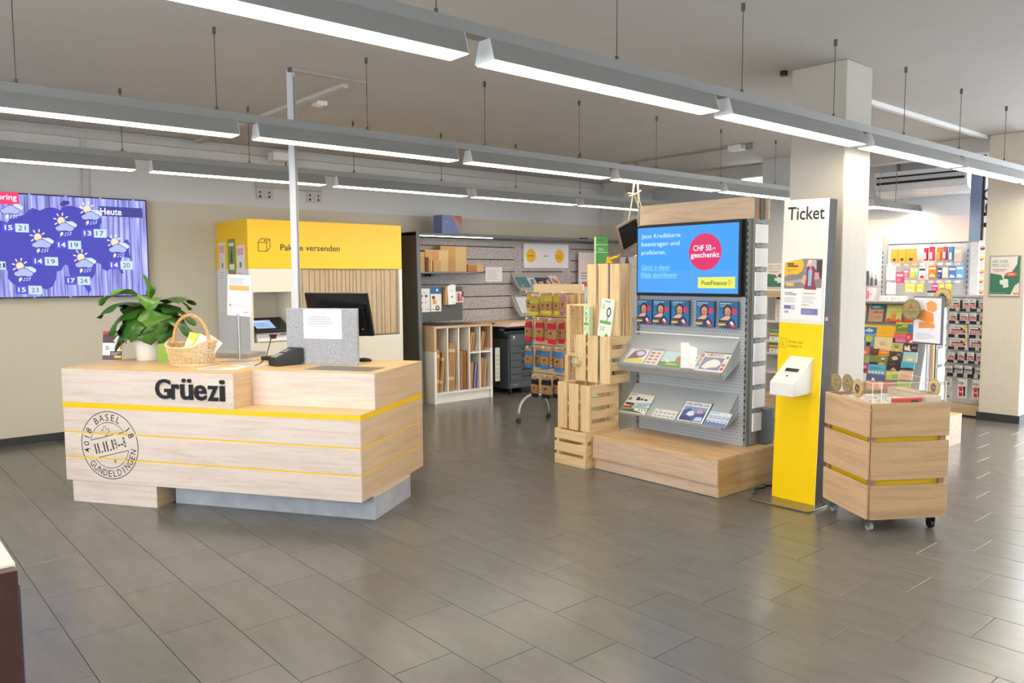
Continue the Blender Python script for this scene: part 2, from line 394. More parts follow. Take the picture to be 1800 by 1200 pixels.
# pillars
PIL = mat('#bfb7a9', 0.8, var=0.02, scale=14, bump=0.25)
struct(box1('pillar_1', PIL, None, 5.45, 5.84, 2.735, 3.152, 0, HC, 0.006))
struct(box1('pillar_2', mat('#e2d7c4', 0.8, var=0.02), None, 9.6, 10.0, 2.805, 3.2, 0, HC, 0.006))
struct(box1('baseboard_pillar', mat('#3a3a3a', 0.5), None, 9.585, 10.015, 2.79, 3.215, 0, 0.085))
struct(box1('pillar_3', mat('#d3d2d2', 0.8), None, 9.3, 9.7, 5.365, 5.765, 0, HC))
struct(box1('wall_right', PAINT, None, 9.6, 9.75, 8.4, WB, 0, HC))
struct(box1('trim_1', CEIL, None, 9.62, 9.82, 3.2, 8.4, 2.93, HC))
# bright spot above the back room, modelled as a window whose pane glows itself
t = struct(MB().box(9.5, 9.56, 5.77, 6.22, 2.74, 2.93).build('window_3', mat('#c9cccf', 0.4)))
box1('pane', mat('#f4f8ff', 0.3, emit=2.5), t, 9.494, 9.499, 5.79, 6.2, 2.76, 2.91)
# cable ducts and conduits
DUCT = mat('#cbc6c0', 0.6)
struct(MB().box(-1.0, 9.6, WB - 0.05, WB, 3.0, 3.06).box(-1, 9.6, WB - 0.012, WB, 3.06, 3.09).build('trim_2', DUCT))
struct(box1('trim_3', DUCT, None, 1.985, 2.045, WB - 0.025, WB, 2.4, 3.0))
struct(MB().box(3.1, 3.16, 5.6, WB - 0.05, HC - 0.03, HC).build('trim_4', DUCT))
struct(MB().box(8.03, 8.06, 5.25, 7.4, HC - 0.025, HC).build('trim_5', mat('#9b968f', 0.6)))
struct(box1('trim_6', mat('#e4e4e2', 0.4), None, 5.9, 9.6, 3.215, 3.26, HC - 0.04, HC))
o = thing('detector_box', 'small white sensor box under the ceiling beside the slanting conduit', 'sensor', (3.26, 6.27, HC))
MB().box(-0.05, 0.05, -0.05, 0.05, -0.04, 0).build('housing', PURE, o, 0.004); MB().cyl((0, 0, -0.04), (0, 0, -0.055), 0.03, 14).build('lens', mat('#d5d5d2', 0.3), o)
o = thing('junction_box', 'white and grey junction box at the end of the thin ceiling conduit', 'box', (8.05, 5.25, HC))
box1('housing', PURE, o, -0.07, 0.05, -0.02, 0.16, -0.06, 0, 0.004); box1('socket', GREY, o, -0.045, 0.045, -0.16, -0.06, -0.07, 0, 0.003)
o = thing('wall_camera', 'small white camera high on the wall duct with a black cable loop', 'camera', (4.02, WB - 0.05, 2.99))
box1('housing', PURE, o, -0.1, 0.1, -0.16, 0, -0.05, 0.05, 0.01)
MB().cyl((0.1, -0.09, 0), (0.125, -0.09, 0), 0.03, 14).build('lens', BLK, o)
MB().tube([(0.14 + 0.05 * math.cos(a), -0.06, -0.07 + 0.06 * math.sin(a)) for a in [PI / 2 + i * PI / 8 for i in range(13)]], 0.008, 6).build('cable', BLK, o)
o = thing('wall_bracket', 'pale grey mounting rail with screw holes high above the yellow cabinet', 'bracket', (3.79, WB, 2.54))
box1('rail', mat('#c2bfba', 0.5), o, 0, 0.8, -0.07, 0, 0.1, 0.17, 0.006)
for x0 in (0.0, 0.62):
    f = box1('plate', mat('#c9c5bf', 0.5), o, x0, x0 + 0.2, -0.02, 0, -0.03, 0.1)
    for q in (0.04, 0.15): MB().cyl((x0 + q, -0.02, 0.0), (x0 + q, -0.024, 0.0), 0.014, 10).cyl((x0 + q, -0.02, 0.05), (x0 + q, -0.024, 0.05), 0.012, 10).build('screw', mat('#3a3633', 0.6), f)
# sensor stub by the pillar top
o = thing('ceiling_sensor', 'tiny black sensor on the ceiling next to the pillar', 'sensor', (5.42, 3.2, HC))
MB().cyl((0, 0, 0), (0, 0, -0.035), 0.028, 12).build('housing', BLK, o)

# ================================================================ LIGHTS
HOUS = mat('#86847f', 0.45, var=0.01); CAPM = mat('#d7d7d6', 0.4, var=0.0)
DIFF = mat('#fff4dd', 0.5, emit=LAMP, var=0.0)
RAILM = mat('#8c8a85', 0.45, var=0.01)
def make_pendant():
    t = thing('pendant_light', 'x', 'light')
    W = 1.54
    MB().prism([(-0.062, -0.088), (0.062, -0.088), (0.034, 0), (-0.034, 0)], 0, W, 'yz').build('housing', HOUS, t)
    for x in (-0.003, W): MB().prism([(-0.063, -0.09), (0.063, -0.09), (0.034, 0.001), (-0.034, 0.001)], x, x + 0.003, 'yz').build('end_cap', CAPM, t)
    MB().box(0.004, W - 0.004, -0.057, 0.057, -0.0925, -0.0885).build('diffuser', DIFF, t)
    return t
PEND = make_pendant(); used = [False]
ORD = ['first', 'second', 'third', 'fourth', 'fifth', 'sixth', 'seventh', 'eighth', 'ninth']
rows = [('street row', 0.3, -1, 5, 0.0), ('row passing before the pillar', 2.57, -1, 5, 0.0), ('row above the welcome counter', 4.85, -1, 5, 0.0), ('back row along the wall', 6.87, -1, 4, -0.03)]
for rn, Y, ka, kb, dx in rows:
    n = 0
    for k in range(ka, kb + 1):
        x = 0.41 + 1.67 * k + dx
        if not used[0]: o = PEND; used[0] = True
        else: o = copy_tree(PEND)
        o.location = (x, Y, 2.56); n += 1
        o['label'] = '%s linear pendant light of the %s, counted from the screen side' % (ORD[n - 1], rn) if rn != 'street row' else '%s linear pendant light over the street side, outside the view' % ORD[n - 1]
        o['group'] = 'linear pendant lights in the ' + rn
    xa, xb = 0.41 + 1.67 * ka + dx - 0.1, 0.41 + 1.67 * kb + 1.54 + dx + 0.1
    rl = thing('light_rail', 'grey light rail on wires, %s' % rn, 'rail', (xa, Y, 2.56), group=None)
    MB().box(0, xb - xa, -0.03, 0.03, 0.001, 0.05).build('rail', RAILM, rl)
    x = 1.84 - 1.04 * 4
    while x < xb - 0.1:
        if x > xa + 0.1:
            w_ = MB().cyl((x - xa, 0, 0.05), (x - xa, 0, HC - 2.56 - 0.001), 0.0026, 6)
            w_.cyl((x - xa, 0, 0.05), (x - xa, 0, 0.075), 0.008, 8).cyl((x - xa, 0, HC - 2.56 - 0.04), (x - xa, 0, HC - 2.56), 0.011, 8).box(x - xa - 0.03, x - xa + 0.03, -0.012, 0.012, 0.05, 0.056)
            w_.build('suspension_wire', mat('#5a5753', 0.5, 0.3), rl)
        x += 1.04
# extra lamps added out of sight to brighten the far room
for q in range(4):
    o = copy_tree(PEND); o.location = [(9.9, 2.4, 2.56), (9.9, 0.4, 2.56), (9.9, -1.6, 2.56), (10.4, 6.2, 2.56)][q]; o['label'] = '%s added linear pendant light brightening the far room, outside the view' % ORD[q]; o['group'] = 'added far room lights outside the view'; o.rotation_euler = (0, 0, -PI / 2)
    MB().cyl((0.3, 0, 0), (0.3, 0, HC - 2.56), 0.004, 6).cyl((1.2, 0, 0), (1.2, 0, HC - 2.56), 0.004, 6).build('suspension_wire', GREY, o)
# far lamp in the back room
o = copy_tree(PEND); o.location = (9.62, 4.5, 2.52); o['label'] = 'white linear pendant light far back behind the pillar'; o['group'] = 'far back room lights'
MB().cyl((0.3, 0, 0), (0.3, 0, HC - 2.52), 0.004, 6).cyl((0.8, 0, 0), (0.8, 0, HC - 2.52), 0.004, 6).build('suspension_wire', GREY, o)
o.scale = (0.9, 1, 1)
# ================================================================ WELCOME COUNTER
# local frame: x to the right along the front, y away from the viewer, origin at the front corner of the grey plinth
CA = 33.37; CX, CY = 2.659, 4.474
ca_ = math.radians(CA)
def cw(cf, cs, z=0.0):      # counter coordinates (distance left of the corner, depth) to the room
    return (CX - math.sin(ca_) * cf + math.cos(ca_) * cs, CY + math.cos(ca_) * cf + math.sin(ca_) * cs, z)
FRONT = wood('#e6d5c6', '#d6c0ae', 'x', 0.42); SIDE = wood('#dcbf9b', '#cdad86', 'y', 0.42); RET = wood('#dcc098', '#c8a577', 'y', 0.45)  # one beech tinted by face: daylit front paler and pinker, sides coloured darker
ct = thing('welcome_counter', 'pale beech reception counter with yellow stripes and a round postmark', 'counter', (CX, CY, 0), CA - 90)
xl, xr, yf, yb = -2.366, -0.02, -0.15, 0.89
ZB, ZS, ZT = 0.157, 0.727, 0.968
carc = MB().box(xl + 0.012, xr - 0.012, yf + 0.012, yb, ZB + 0.004, ZS - 0.02); carc.build('carcass', SIDE, ct)
for z0, z1 in ((ZB, 0.324), (0.334, 0.505), (0.515, 0.688)):
    box1('plank', FRONT, ct, xl, xr - 0.001, yf, yf + 0.016, z0, z1, 0.0012)
    box1('plank', SIDE, ct, xr - 0.016, xr, yf + 0.0165, yb, z0, z1, 0.0012)
    box1('plank', SIDE, ct, xl, xl + 0.016, yf + 0.0165, yb, z0, z1, 0.0012)
for z in (0.329, 0.51):
    MB().box(xl + 0.003, xr - 0.002, yf + 0.0025, yb - 0.002, z - 0.0048, z + 0.0048).build('stripe', YEL, ct)
MB().box(xl, xr, yf - 0.001, yb, 0.6885, ZS - 0.004).build('yellow_band', YEL, ct)
# ledge at band height and the two upper blocks
MB().box(xl, xr, yf, yb, ZS - 0.0038, ZS).build('ledge', BEECH_TOP, ct)
xn = -0.949
box1('front_panel', FRONT, ct, xl, xn - 0.001, yf, yf + 0.016, ZS + 0.0005, ZT - 0.004, 0.001)
box1('return_panel', RET, ct, xn - 0.016, xn, yf + 0.0165, 0.066, ZS + 0.0005, ZT - 0.004, 0.001)
box1('front_panel', FRONT, ct, xn + 0.0005, xr - 0.0005, 0.067, 0.083, ZS + 0.0005, ZT - 0.004, 0.001)
box1('side_panel', SIDE, ct, xr - 0.016, xr, 0.0835, yb, ZS + 0.0005, ZT - 0.004, 0.001)
box1('side_panel', SIDE, ct, xl, xl + 0.016, yf + 0.0165, yb, ZS + 0.0005, ZT - 0.004, 0.001)
MB().prism([(xl, yf), (xn, yf), (xn, 0.067), (xr, 0.067), (xr, yb), (xl, yb)], ZT - 0.0038, ZT, 'xy').build('worktop', BEECH_TOP, ct)
box1('rear_ledge', mat('#a9a9a6', 0.5), ct, -2.2, -1.45, yb - 0.14, yb + 0.12, ZT + 0.0005, ZT + 0.035, 0.002)
MB().box(-0.6, -0.1, 0.165, 0.415, ZT, ZT + 0.0015).build('writing_mat', mat('#6e6f6a', 0.35), ct)
# plinth
CONC = mat('#b4b6bb', 0.6, var=0.12, scale=7, bump=0.05)
box1('plinth', CONC, ct, -1.56, 0, 0, 0.594, 0, ZB + 0.003, 0.002)
MB().box(-0.06, 0.003, 0.05, 0.59, ZB - 0.0045, ZB - 0.0005).build('stripe', YEL, ct)
box1('plinth_block', FRONT, ct, -2.32, -1.6, -0.143, 0.6, 0, ZB - 0.0005, 0.0015)
box1('plinth_return', RET, ct, -1.6, -1.5995, -0.14, 0.0, 0.001, ZB - 0.001)
# raised letters
vs, fs, gx0, gx1, gy0, gy1 = glyphs('Grüezi', 0.018)
LET = mat('#1b1d22', 0.12, coat=0.5, var=0.0)
xcur = -1.563; wtot = 0.567
for ch, frac in (('G', 0.235), ('r', 0.125), ('ü', 0.19), ('e', 0.19), ('z', 0.165), ('i', 0.09)):
    v_, f_, a0, a1, b0, b1 = glyphs(ch, 0.018)
    cap = 0.139 / 0.729; wd_ = wtot * frac
    sx = (wd_ - 0.009) / (a1 - a0)
    hh = {'G': 0.139, 'r': 0.106, 'ü': 0.146, 'e': 0.106, 'z': 0.104, 'i': 0.146}[ch]; sy = hh / (b1 - b0)
    mb = MB(); n = len(v_)
    P0 = [(xcur + (p[0] - a0) * sx, yf - 0.012, 0.778 + (p[1] - b0) * sy) for p in v_]
    P1 = [(p[0], yf, p[2]) for p in P0]
    ec = {}
    for f in f_:
        for a, b in zip(f, f[1:] + f[:1]): ec[(a, b)] = ec.get((a, b), 0) + 1
    sides = [(a, b, b + n, a + n) for (a, b) in ec if (b, a) not in ec]
    mb.add(P0 + P1, [tuple(f) for f in f_] + [tuple(i + n for i in reversed(f)) for f in f_] + sides)
    mb.build('letter', LET, ct); xcur += wd_
# round postmark printed on the planks
cx0, cz0, R = -1.974, 0.428, 0.241
pm = MB(); INK = mat('#34363c', 0.6, var=0.0)
def ring(cx, cz, r, w_, a0=0, a1=2 * PI, n=96):
    pts = [(cx + (r + s) * math.cos(a0 + (a1 - a0) * i / n), yf - 0.0006, cz + (r + s) * math.sin(a0 + (a1 - a0) * i / n)) for i in range(n + 1) for s in (-w_ / 2, w_ / 2)]
    cut = lambda z: any(abs(z - q) < 0.0048 for q in (0.3295, 0.5105))
    fs_ = [(2 * i, 2 * i + 1, 2 * i + 3, 2 * i + 2) for i in range(n) if not cut((pts[2 * i][2] + pts[2 * i + 2][2]) / 2)]
    pm.add(pts, fs_)
def seg(p, q, w_):
    a, b = Vector(p), Vector(q); k = max(1, int((b - a).length / 0.008)); nn = Vector((-(b - a).y, (b - a).x)).normalized() * w_ / 2
    for i in range(k):
        c, d = a + (b - a) * i / k, a + (b - a) * (i + 1) / k
        if any(abs((c.y + d.y) / 2 - q_) < 0.0055 for q_ in (0.3295, 0.5105)): continue
        pm.add([(c.x - nn.x, yf - 0.0006, c.y - nn.y), (d.x - nn.x, yf - 0.0006, d.y - nn.y), (d.x + nn.x, yf - 0.0006, d.y + nn.y), (c.x + nn.x, yf - 0.0006, c.y + nn.y)], [(0, 1, 2, 3)])
def glyph_at(ch, cx, cz, ang, hgt, wmax=None):
    v_, f_, a0, a1, b0, b1 = glyphs(ch, 0.004)
    if not v_: return
    s = hgt / 0.729; mw = (a1 - a0) * s
    sx = s if wmax is None or mw <= wmax else wmax / (a1 - a0)
    ca, sa = math.cos(ang), math.sin(ang)
    pts = []
    for p in v_:
        x = (p[0] - (a0 + a1) / 2) * sx; y = (p[1] - 0.36) * s
        pts.append((cx + x * ca - y * sa, yf - 0.0007, cz + x * sa + y * ca))
    pm.add(pts, [tuple(f) for f in f_])
ring(cx0, cz0, R, 0.006, n=160)
tl = math.radians(14)
Ri = 0.163
ring(cx0, cz0, Ri, 0.0042, tl + math.radians(24), tl + math.radians(156)); ring(cx0, cz0, Ri, 0.0042, tl + math.radians(204), tl + math.radians(336))
rot2 = lambda x, z: (cx0 + x * math.cos(tl) - z * math.sin(tl), cz0 + x * math.sin(tl) + z * math.cos(tl))
for sgn in (1, -1):
    h_ = Ri * math.sin(math.radians(24)) * sgn; q = Ri * math.cos(math.radians(24))
    seg(rot2(-q, h_), rot2(q, h_), 0.0048)
for i, ch in enumerate('4018 BASEL 18'):
    a = math.radians(192 - 14.2 * i) + 0.02
    glyph_at(ch, cx0 + 0.201 * math.cos(a), cz0 + 0.201 * math.sin(a), a - PI / 2, 0.05, 0.042)
for i, ch in enumerate('GUNDELDINGEN'):
    a = math.radians(222 + 11.6 * i)
    glyph_at(ch, cx0 + 0.202 * math.cos(a), cz0 + 0.202 * math.sin(a), a + PI / 2, 0.05, 0.034)
for i, ch in enumerate('11.11.19--8'):
    xx = -0.125 + 0.0255 * i
    p = rot2(xx, 0.0); glyph_at(ch, p[0], p[1], tl, 0.078, 0.02)
p = rot2(0.015, -0.112); glyph_at('e', p[0], p[1], tl, 0.036)
cr = [(-0.011, -0.033), (0.011, -0.033), (0.011, -0.011), (0.033, -0.011), (0.033, 0.011), (0.011, 0.011), (0.011, 0.033), (-0.011, 0.033), (-0.011, 0.011), (-0.033, 0.011), (-0.033, -0.011), (-0.011, -0.011)]
q = [rot2(-0.005 + x, 0.105 + z) for x, z in cr]
for a, b in zip(q, q[1:] + q[:1]): seg(a, b, 0.0034)
pm.build('postmark', INK, ct)

# ---------------------------------------------------------------- things on the counter
# felt divider with a notice
cf0, cf1 = 0.932, 0.354
o = thing('felt_divider', 'grey felt divider panel standing on the counter before the monitor', 'divider', cw(cf0, 0.491, ZT), CA - 90)
FG = felt('#8d9096', '#c2c4c8', 150)
box1('felt_panel', FG, o, 0, cf0 - cf1, 0, 0.03, 0, 0.408, 0.003)
MB().box(-0.001, cf0 - cf1 + 0.001, 0.004, 0.026, 0.408, 0.411).build('edge_trim', mat('#c9c6bd', 0.6), o)
o = thing('notice_sheet', 'white printed notice fixed to the grey felt divider', 'notice', cw(0.785, 0.4895, 1.157), CA - 90)
box1('sheet', PURE, o, 0, 0.31, -0.002, 0, 0, 0.215)
art('print', o, 0, 0, 0.31, 0.215, -0.002, [('r', 0.33, 0.87, 0.3, 0.015, '#d99a94'), ('lines', 0.12, 0.5, 0.74, 0.3, 4, '#b7b3bd'), ('r', 0.1, 0.45, 0.8, 0.012, '#d9a7a0'), ('r', 0.0, 0.32, 1.0, 0.006, '#dddde0')])
# post from counter to ceiling
px_, py_, _ = cw(0.838, 0.455)
o = thing('ceiling_post', 'thin white square post rising from the counter to the ceiling', 'post', (px_, py_, ZT), CA - 90)
box1('pole', mat('#cfd0d3', 0.45, var=0.01), o, -0.04, 0.008, 0.04, 0.085, 0, HC - ZT, 0.004)
MB().box(0.0082, 0.0092, 0.05, 0.075, 0.02, HC - ZT - 0.05).build('cable_slot', mat('#8f9092', 0.5), o)
o = thing('ceiling_cable_track', 'thin cable track running along the ceiling from the white post', 'track', (2.6, 5.42, HC))
box1('track', mat('#a8a39b', 0.5), o, 0, 0.62, -0.012, 0.012, -0.022, 0, 0.002); box1('end_piece', mat('#55524e', 0.5), o, -0.02, 0, -0.015, 0.015, -0.03, 0)
# monitor, seen from behind
mx, my, _ = cw(0.575, 0.665)
o = thing('monitor', 'black computer monitor seen from behind the felt divider', 'monitor', (mx, my, ZT), CA - 90 - 6)
Mt = Matrix.Translation((0.035, 0, 0.2)) @ Matrix.Rotation(math.radians(15), 4, 'X')
MONB = mat('#15171b', 0.25, var=0.02)
MB().prism([(-0.3, -0.0), (0.245, 0.0), (0.245, 0.33), (-0.3, 0.33)], 0.0, 0.03, 'xz', 0, Mt).build('screen_housing', MONB, o, 0.006)
MB().prism([(-0.21, 0.03), (0.21, 0.03), (0.21, 0.225), (-0.21, 0.225)], -0.02, 0.0, 'xz', 0, Mt).build('back_cover', MONB, o, 0.004)
art('rating_label', o, -0.055, 0.196, 0.045, 0.026, -0.021, [('r', 0, 0, 1, 1, '#e8e8e8'), ('lines', 0.15, 0.2, 0.7, 0.6, 3, '#77777a')], Mt)
art('rating_label', o, 0.17, 0.06, 0.02, 0.005, -0.021, [('r', 0, 0, 1, 1, '#e8e8e8')], Mt)
MB().tube([(0.03, 0.02, 0.3), (0.02, 0.05, 0.15), (0.0, 0.06, 0.02)], 0.022, 10).build('stand_neck', BLK, o, smooth=True)
MB().lathe([(0.11, 0), (0.11, 0.008), (0.03, 0.02), (0.0, 0.021)], 24, (0, 0.06, 0)).build('stand_foot', BLK, o)
# mouse / phone behind the screen
mb = MB().lathe([(0.02, 0), (0.05, 0.002), (0.052, 0.012), (0.035, 0.024), (0.0, 0.029)], 20, (0, 0, 0), 1.25, 0.75)
o = thing('computer_mouse', 'black computer mouse lying beside the felt divider', 'mouse', cw(0.44, 0.76, ZT), CA - 90)
mb.build('shell', BLK, o, smooth=True); MB().box(-0.004, 0.004, -0.03, -0.01, 0.024, 0.03).build('scroll_wheel', GREY, o)
# payment terminal
def terminal(name, label, loc, rz, sc):
    o = thing(name, label, 'card terminal', loc, rz); s = sc
    MB().prism([(-0.11 * s, 0), (0.1 * s, 0), (0.115 * s, 0.02 * s), (0.115 * s, 0.12 * s), (0.06 * s, 0.125 * s), (-0.115 * s, 0.055 * s)], -0.055 * s, 0.055 * s, 'yz').build('housing', BLK, o, 0.004)
    th = math.atan2(0.07, 0.175)
    M_ = Matrix.Translation((0, -0.115 * s, 0.055 * s)) @ Matrix.Rotation(th, 4, 'X')
    MB().box(-0.035 * s, 0.035 * s, 0.1 * s, 0.15 * s, 0.002, 0.005 * s, 0, M_).build('display', mat('#8c8f84', 0.2), o)
    kb = MB()
    for i in range(3):
        for j in range(4): kb.box((-0.032 + i * 0.024) * s, (-0.014 + i * 0.024) * s, (0.018 + j * 0.017) * s, (0.03 + j * 0.017) * s, 0.001, 0.006 * s, 0, M_)
    k_ = kb.build('keypad', mat('#a9aaa8', 0.4), o); k_['kind'] = 'stuff'
    return o
terminal('card_terminal', 'black card payment terminal on its dock beside the felt divider', cw(0.885, 0.40, ZT), CA - 90 - 28, 1.0)
o = thing('card_reader_base', 'flat black reader base lying behind the payment terminal', 'reader', cw(1.16, 0.66, ZT), CA - 90 - 20)
box1('housing', BLK, o, -0.1, 0.08, -0.04, 0.05, 0, 0.03, 0.006); MB().box(-0.07, 0.05, -0.041, -0.038, 0.006, 0.018).build('slot', mat('#26211f', 0.4), o)
o = thing('terminal_cable', 'thin black cable running up beside the payment terminal', 'cable', cw(1.03, 0.3, ZT), CA - 90)
MB().tube([(-0.03, -0.04, 0.003), (0.0, 0.0, 0.02), (0.025, 0.03, 0.06), (0.035, 0.06, 0.14), (0.04, 0.08, 0.2)], 0.0035, 6).build('cable', BLK, o)
# standing sign on rod
o = thing('table_sign', 'white framed information sign on a steel rod on the counter', 'sign', cw(1.385, 0.56, ZT), CA - 90)
box1('base_plate', glassmat(0.35, '#d7dde2'), o, -0.11, 0.1, -0.1, 0.12, 0, 0.005)
MB().cyl((0, 0, 0.005), (0, 0, 0.345), 0.011, 12).cyl((0, 0, 0.345), (0, 0, 0.36), 0.015, 12).build('rod', STEEL, o)
Ms = Matrix.Translation((0.008, 0, 0.345)) @ Matrix.Rotation(math.radians(3), 4, 'Y')
MB().box(-0.105, 0.105, -0.006, 0.006, 0, 0.315, 0, Ms).build('frame', PURE, o, 0.002)
art('print', o, -0.095, 0.008, 0.19, 0.297, -0.006, [('r', 0, 0, 1, 1, '#f4f3f3'), ('lines', 0.05, 0.8, 0.8, 0.16, 4, '#a8a9b6'), ('r', 0.04, 0.63, 0.92, 0.13, '#f2b46c'), ('r', 0.55, 0.45, 0.32, 0.008, '#e49a96'), ('r', 0.55, 0.4, 0.2, 0.008, '#e49a96'), ('lines', 0.05, 0.2, 0.75, 0.1, 2, '#c9c8cf'), ('r', 0.06, 0.22, 0.07, 0.06, '#8d8f98'), ('r', 0.7, 0.06, 0.24, 0.04, '#efb49a')], Ms)
# leaflets lying flat
def flat(name, label, loc, rz, w, l, items, col='#f1efeb', cat='leaflet', t=0.003, group=None):
    o = thing(name, label, cat, loc, rz, group)
    box1('sheets', mat(col, 0.5, var=0.01), o, -w / 2, w / 2, -l / 2, l / 2, 0, t)
    art('print', o, -w / 2, -l / 2, w, l, 0, items, Matrix(((1, 0, 0, 0), (0, 0, 1, 0), (0, -1, 0, t), (0, 0, 0, 1))))
    return o
flat('leaflet', 'white and yellow leaflet lying flat on the counter near the letters', cw(1.22, 0.14, ZT), CA - 90 + 10, 0.3, 0.22, [('r', 0.25, 0.55, 0.5, 0.3, '#f7d23c'), ('lines', 0.08, 0.08, 0.6, 0.3, 4, '#c5c5c8'), ('r', 0.52, 0.55, 0.02, 0.3, '#f0c020')])
flat('magazine', 'pale magazine lying flat between the sign and the terminal', cw(1.13, 0.36, ZT), CA - 90 - 12, 0.26, 0.19, [('r', 0.05, 0.1, 0.6, 0.75, '#dcdde2'), ('lines', 0.1, 0.2, 0.5, 0.5, 5, '#b9bac2')], '#e7e6e4', 'magazine')
# small card display with dark print
o = sheet('card_display', 'small upright advertising card with dark photo print at the counter end', 'card', cw(2.40, 0.37, ZT + 0.004), CA - 90 - 18 + 30, 0.155, 0.225,
          [('r', 0, 0.58, 1, 0.42, '#5a3f41'), ('p', [(0, 0.86), (0.45, 1), (0, 1)], '#c43f58'), ('e', 0.6, 0.9, 0.12, 0.06, '#d8cfc8'), ('p', [(0.55, 0.66), (0.85, 0.9), (1, 0.9), (1, 0.62), (0.7, 0.58)], '#f0ece6'), ('p', [(0.78, 0.6), (1, 0.8), (1, 0.35), (0.88, 0.35)], '#f2b233'),
           ('r', 0, 0.17, 0.88, 0.42, '#f1eff0'), ('r', 0.14, 0.34, 0.2, 0.15, '#b5b3b6'), ('lines', 0.4, 0.34, 0.4, 0.16, 4, '#c8c6c8'), ('r', 0, 0, 1, 0.16, '#6b4a4d'), ('r', 0.4, 0.16, 0.6, 0.14, '#3a3536'), ('lines', 0.45, 0.18, 0.5, 0.1, 2, '#cfc9c4'), ('r', 0.62, 0.07, 0.36, 0.08, '#f2c23a')], tilt=6)
MB().box(-0.04, 0.04, -0.03, 0.06, -0.004, 0.0).build('foot', glassmat(0.4, '#dde2e4'), o)
# ---------------------------------------------------------------- potted plant
PX, PY = 1.882, 6.535
pot = thing('potted_plant', 'big leafy green house plant in a white pot on the counter', 'plant', (PX, PY, ZT))
POTM = mat('#eeece6', 0.35, var=0.01)
MB().lathe([(0.088, 0), (0.092, 0.003), (0.103, 0.1), (0.11, 0.168), (0.111, 0.17), (0.106, 0.17), (0.1, 0.14), (0.0, 0.14)], 36).build('pot', POTM, pot, smooth=True)
MB().lathe([(0.101, 0.141), (0.06, 0.15), (0.0, 0.152)], 24).build('soil', mat('#4a3a2c', 0.95, var=0.3, scale=60, bump=0.5), pot)
Mp = Matrix.Rotation(math.radians(-18), 4, 'Z') @ Matrix.Translation((0.02, -0.1105, 0.088))
lb = MB(); n_ = 8
for i in range(n_):
    a0, a1 = [math.radians(-70 - 20 + 50 * q / n_ - 20 + 42) for q in (i, i + 1)]
    rr0, rr1 = 0.1085, 0.1128
    lb.add([(rr0 * math.cos(a0), rr0 * math.sin(a0), 0.095), (rr0 * math.cos(a1), rr0 * math.sin(a1), 0.095), (rr1 * math.cos(a1), rr1 * math.sin(a1), 0.155), (rr1 * math.cos(a0), rr1 * math.sin(a0), 0.155)], [(0, 1, 2, 3)])
lb.build('sticker', mat('#7d5d84', 0.5, var=0.3, scale=25), pot)
LEAFA = mat('#3a6a25', 0.32, var=0.3, scale=9, bump=0.05); LEAFB = mat('#5d8f34', 0.35, var=0.25, scale=9)
STEMM = mat('#6f9a45', 0.5, var=0.15)
MB().tube([(0.01, 0, 0.14), (0.02, 0, 0.25), (0.025, 0.005, 0.36), (0.03, 0, 0.45)], [0.02, 0.018, 0.015, 0.01], 10).tube([(-0.02, 0.02, 0.14), (-0.02, 0.02, 0.3), (0.0, 0.01, 0.4)], 0.007, 6).build('stem', STEMM, pot, smooth=True)
# directions relative to the counter viewer: az 0 = to the right of the photo, 90 = away
view = math.radians(49.2 - 90 + 23)
def leaf(z0, az, pitch, length, width, droop, fold=0.5, m=LEAFA, pet=0.08, wave=0.02, base=(0.02, 0.0)):
    length *= 0.76; droop = min(150, droop * 1.3); width *= 1.12; fold *= 0.75
    a = math.radians(az) + view
    dx, dy = math.cos(a), math.sin(a); N = 14; K = 6
    pts = []; p = Vector((base[0], base[1], z0)); th = math.radians(pitch); stp = (length + pet) / N
    path = [p.copy()]; ths = [th]
    for i in range(N):
        p = p + Vector((dx * math.cos(th), dy * math.cos(th), math.sin(th))) * stp; th -= math.radians(droop) / N * (0.4 + 1.2 * i / N); path.append(p.copy()); ths.append(th)
    side = Vector((-dy, dx, 0)); mb = MB(); rnd = random.Random(int(az * 7 + z0 * 100)); ph = rnd.random() * 6
    vs = []; fs = []
    for i, (q, t_) in enumerate(zip(path, ths)):
        s = i / N; u_ = max(0.0, (s * (length + pet) - pet) / length)
        w_ = 0.006 + width * 0.5 * (max(0.0, math.sin(PI * min(1, u_ ** 0.72))) ** 0.8) if u_ > 0 else 0.006
        nrm = Vector((-dx * math.sin(t_), -dy * math.sin(t_), math.cos(t_)))
        for k in range(-K // 2, K // 2 + 1):
            f_ = k / (K / 2)
            off = side * (w_ * f_ * (1 - 0.12 * fold * abs(f_))) + nrm * (w_ * fold * (abs(f_) ** 1.4) * 0.75 + wave * math.sin(ph + s * 11 + f_ * 1.4) * abs(f_) * (1 if u_ > 0 else 0))
            vs.append(tuple(q + off))
    W_ = K + 1
    for i in range(N):
        for k in range(K): fs.append((i * W_ + k, i * W_ + k + 1, (i + 1) * W_ + k + 1, (i + 1) * W_ + k))
    mb.add(vs, fs); return mb.build('leaf', m, pot, smooth=True)
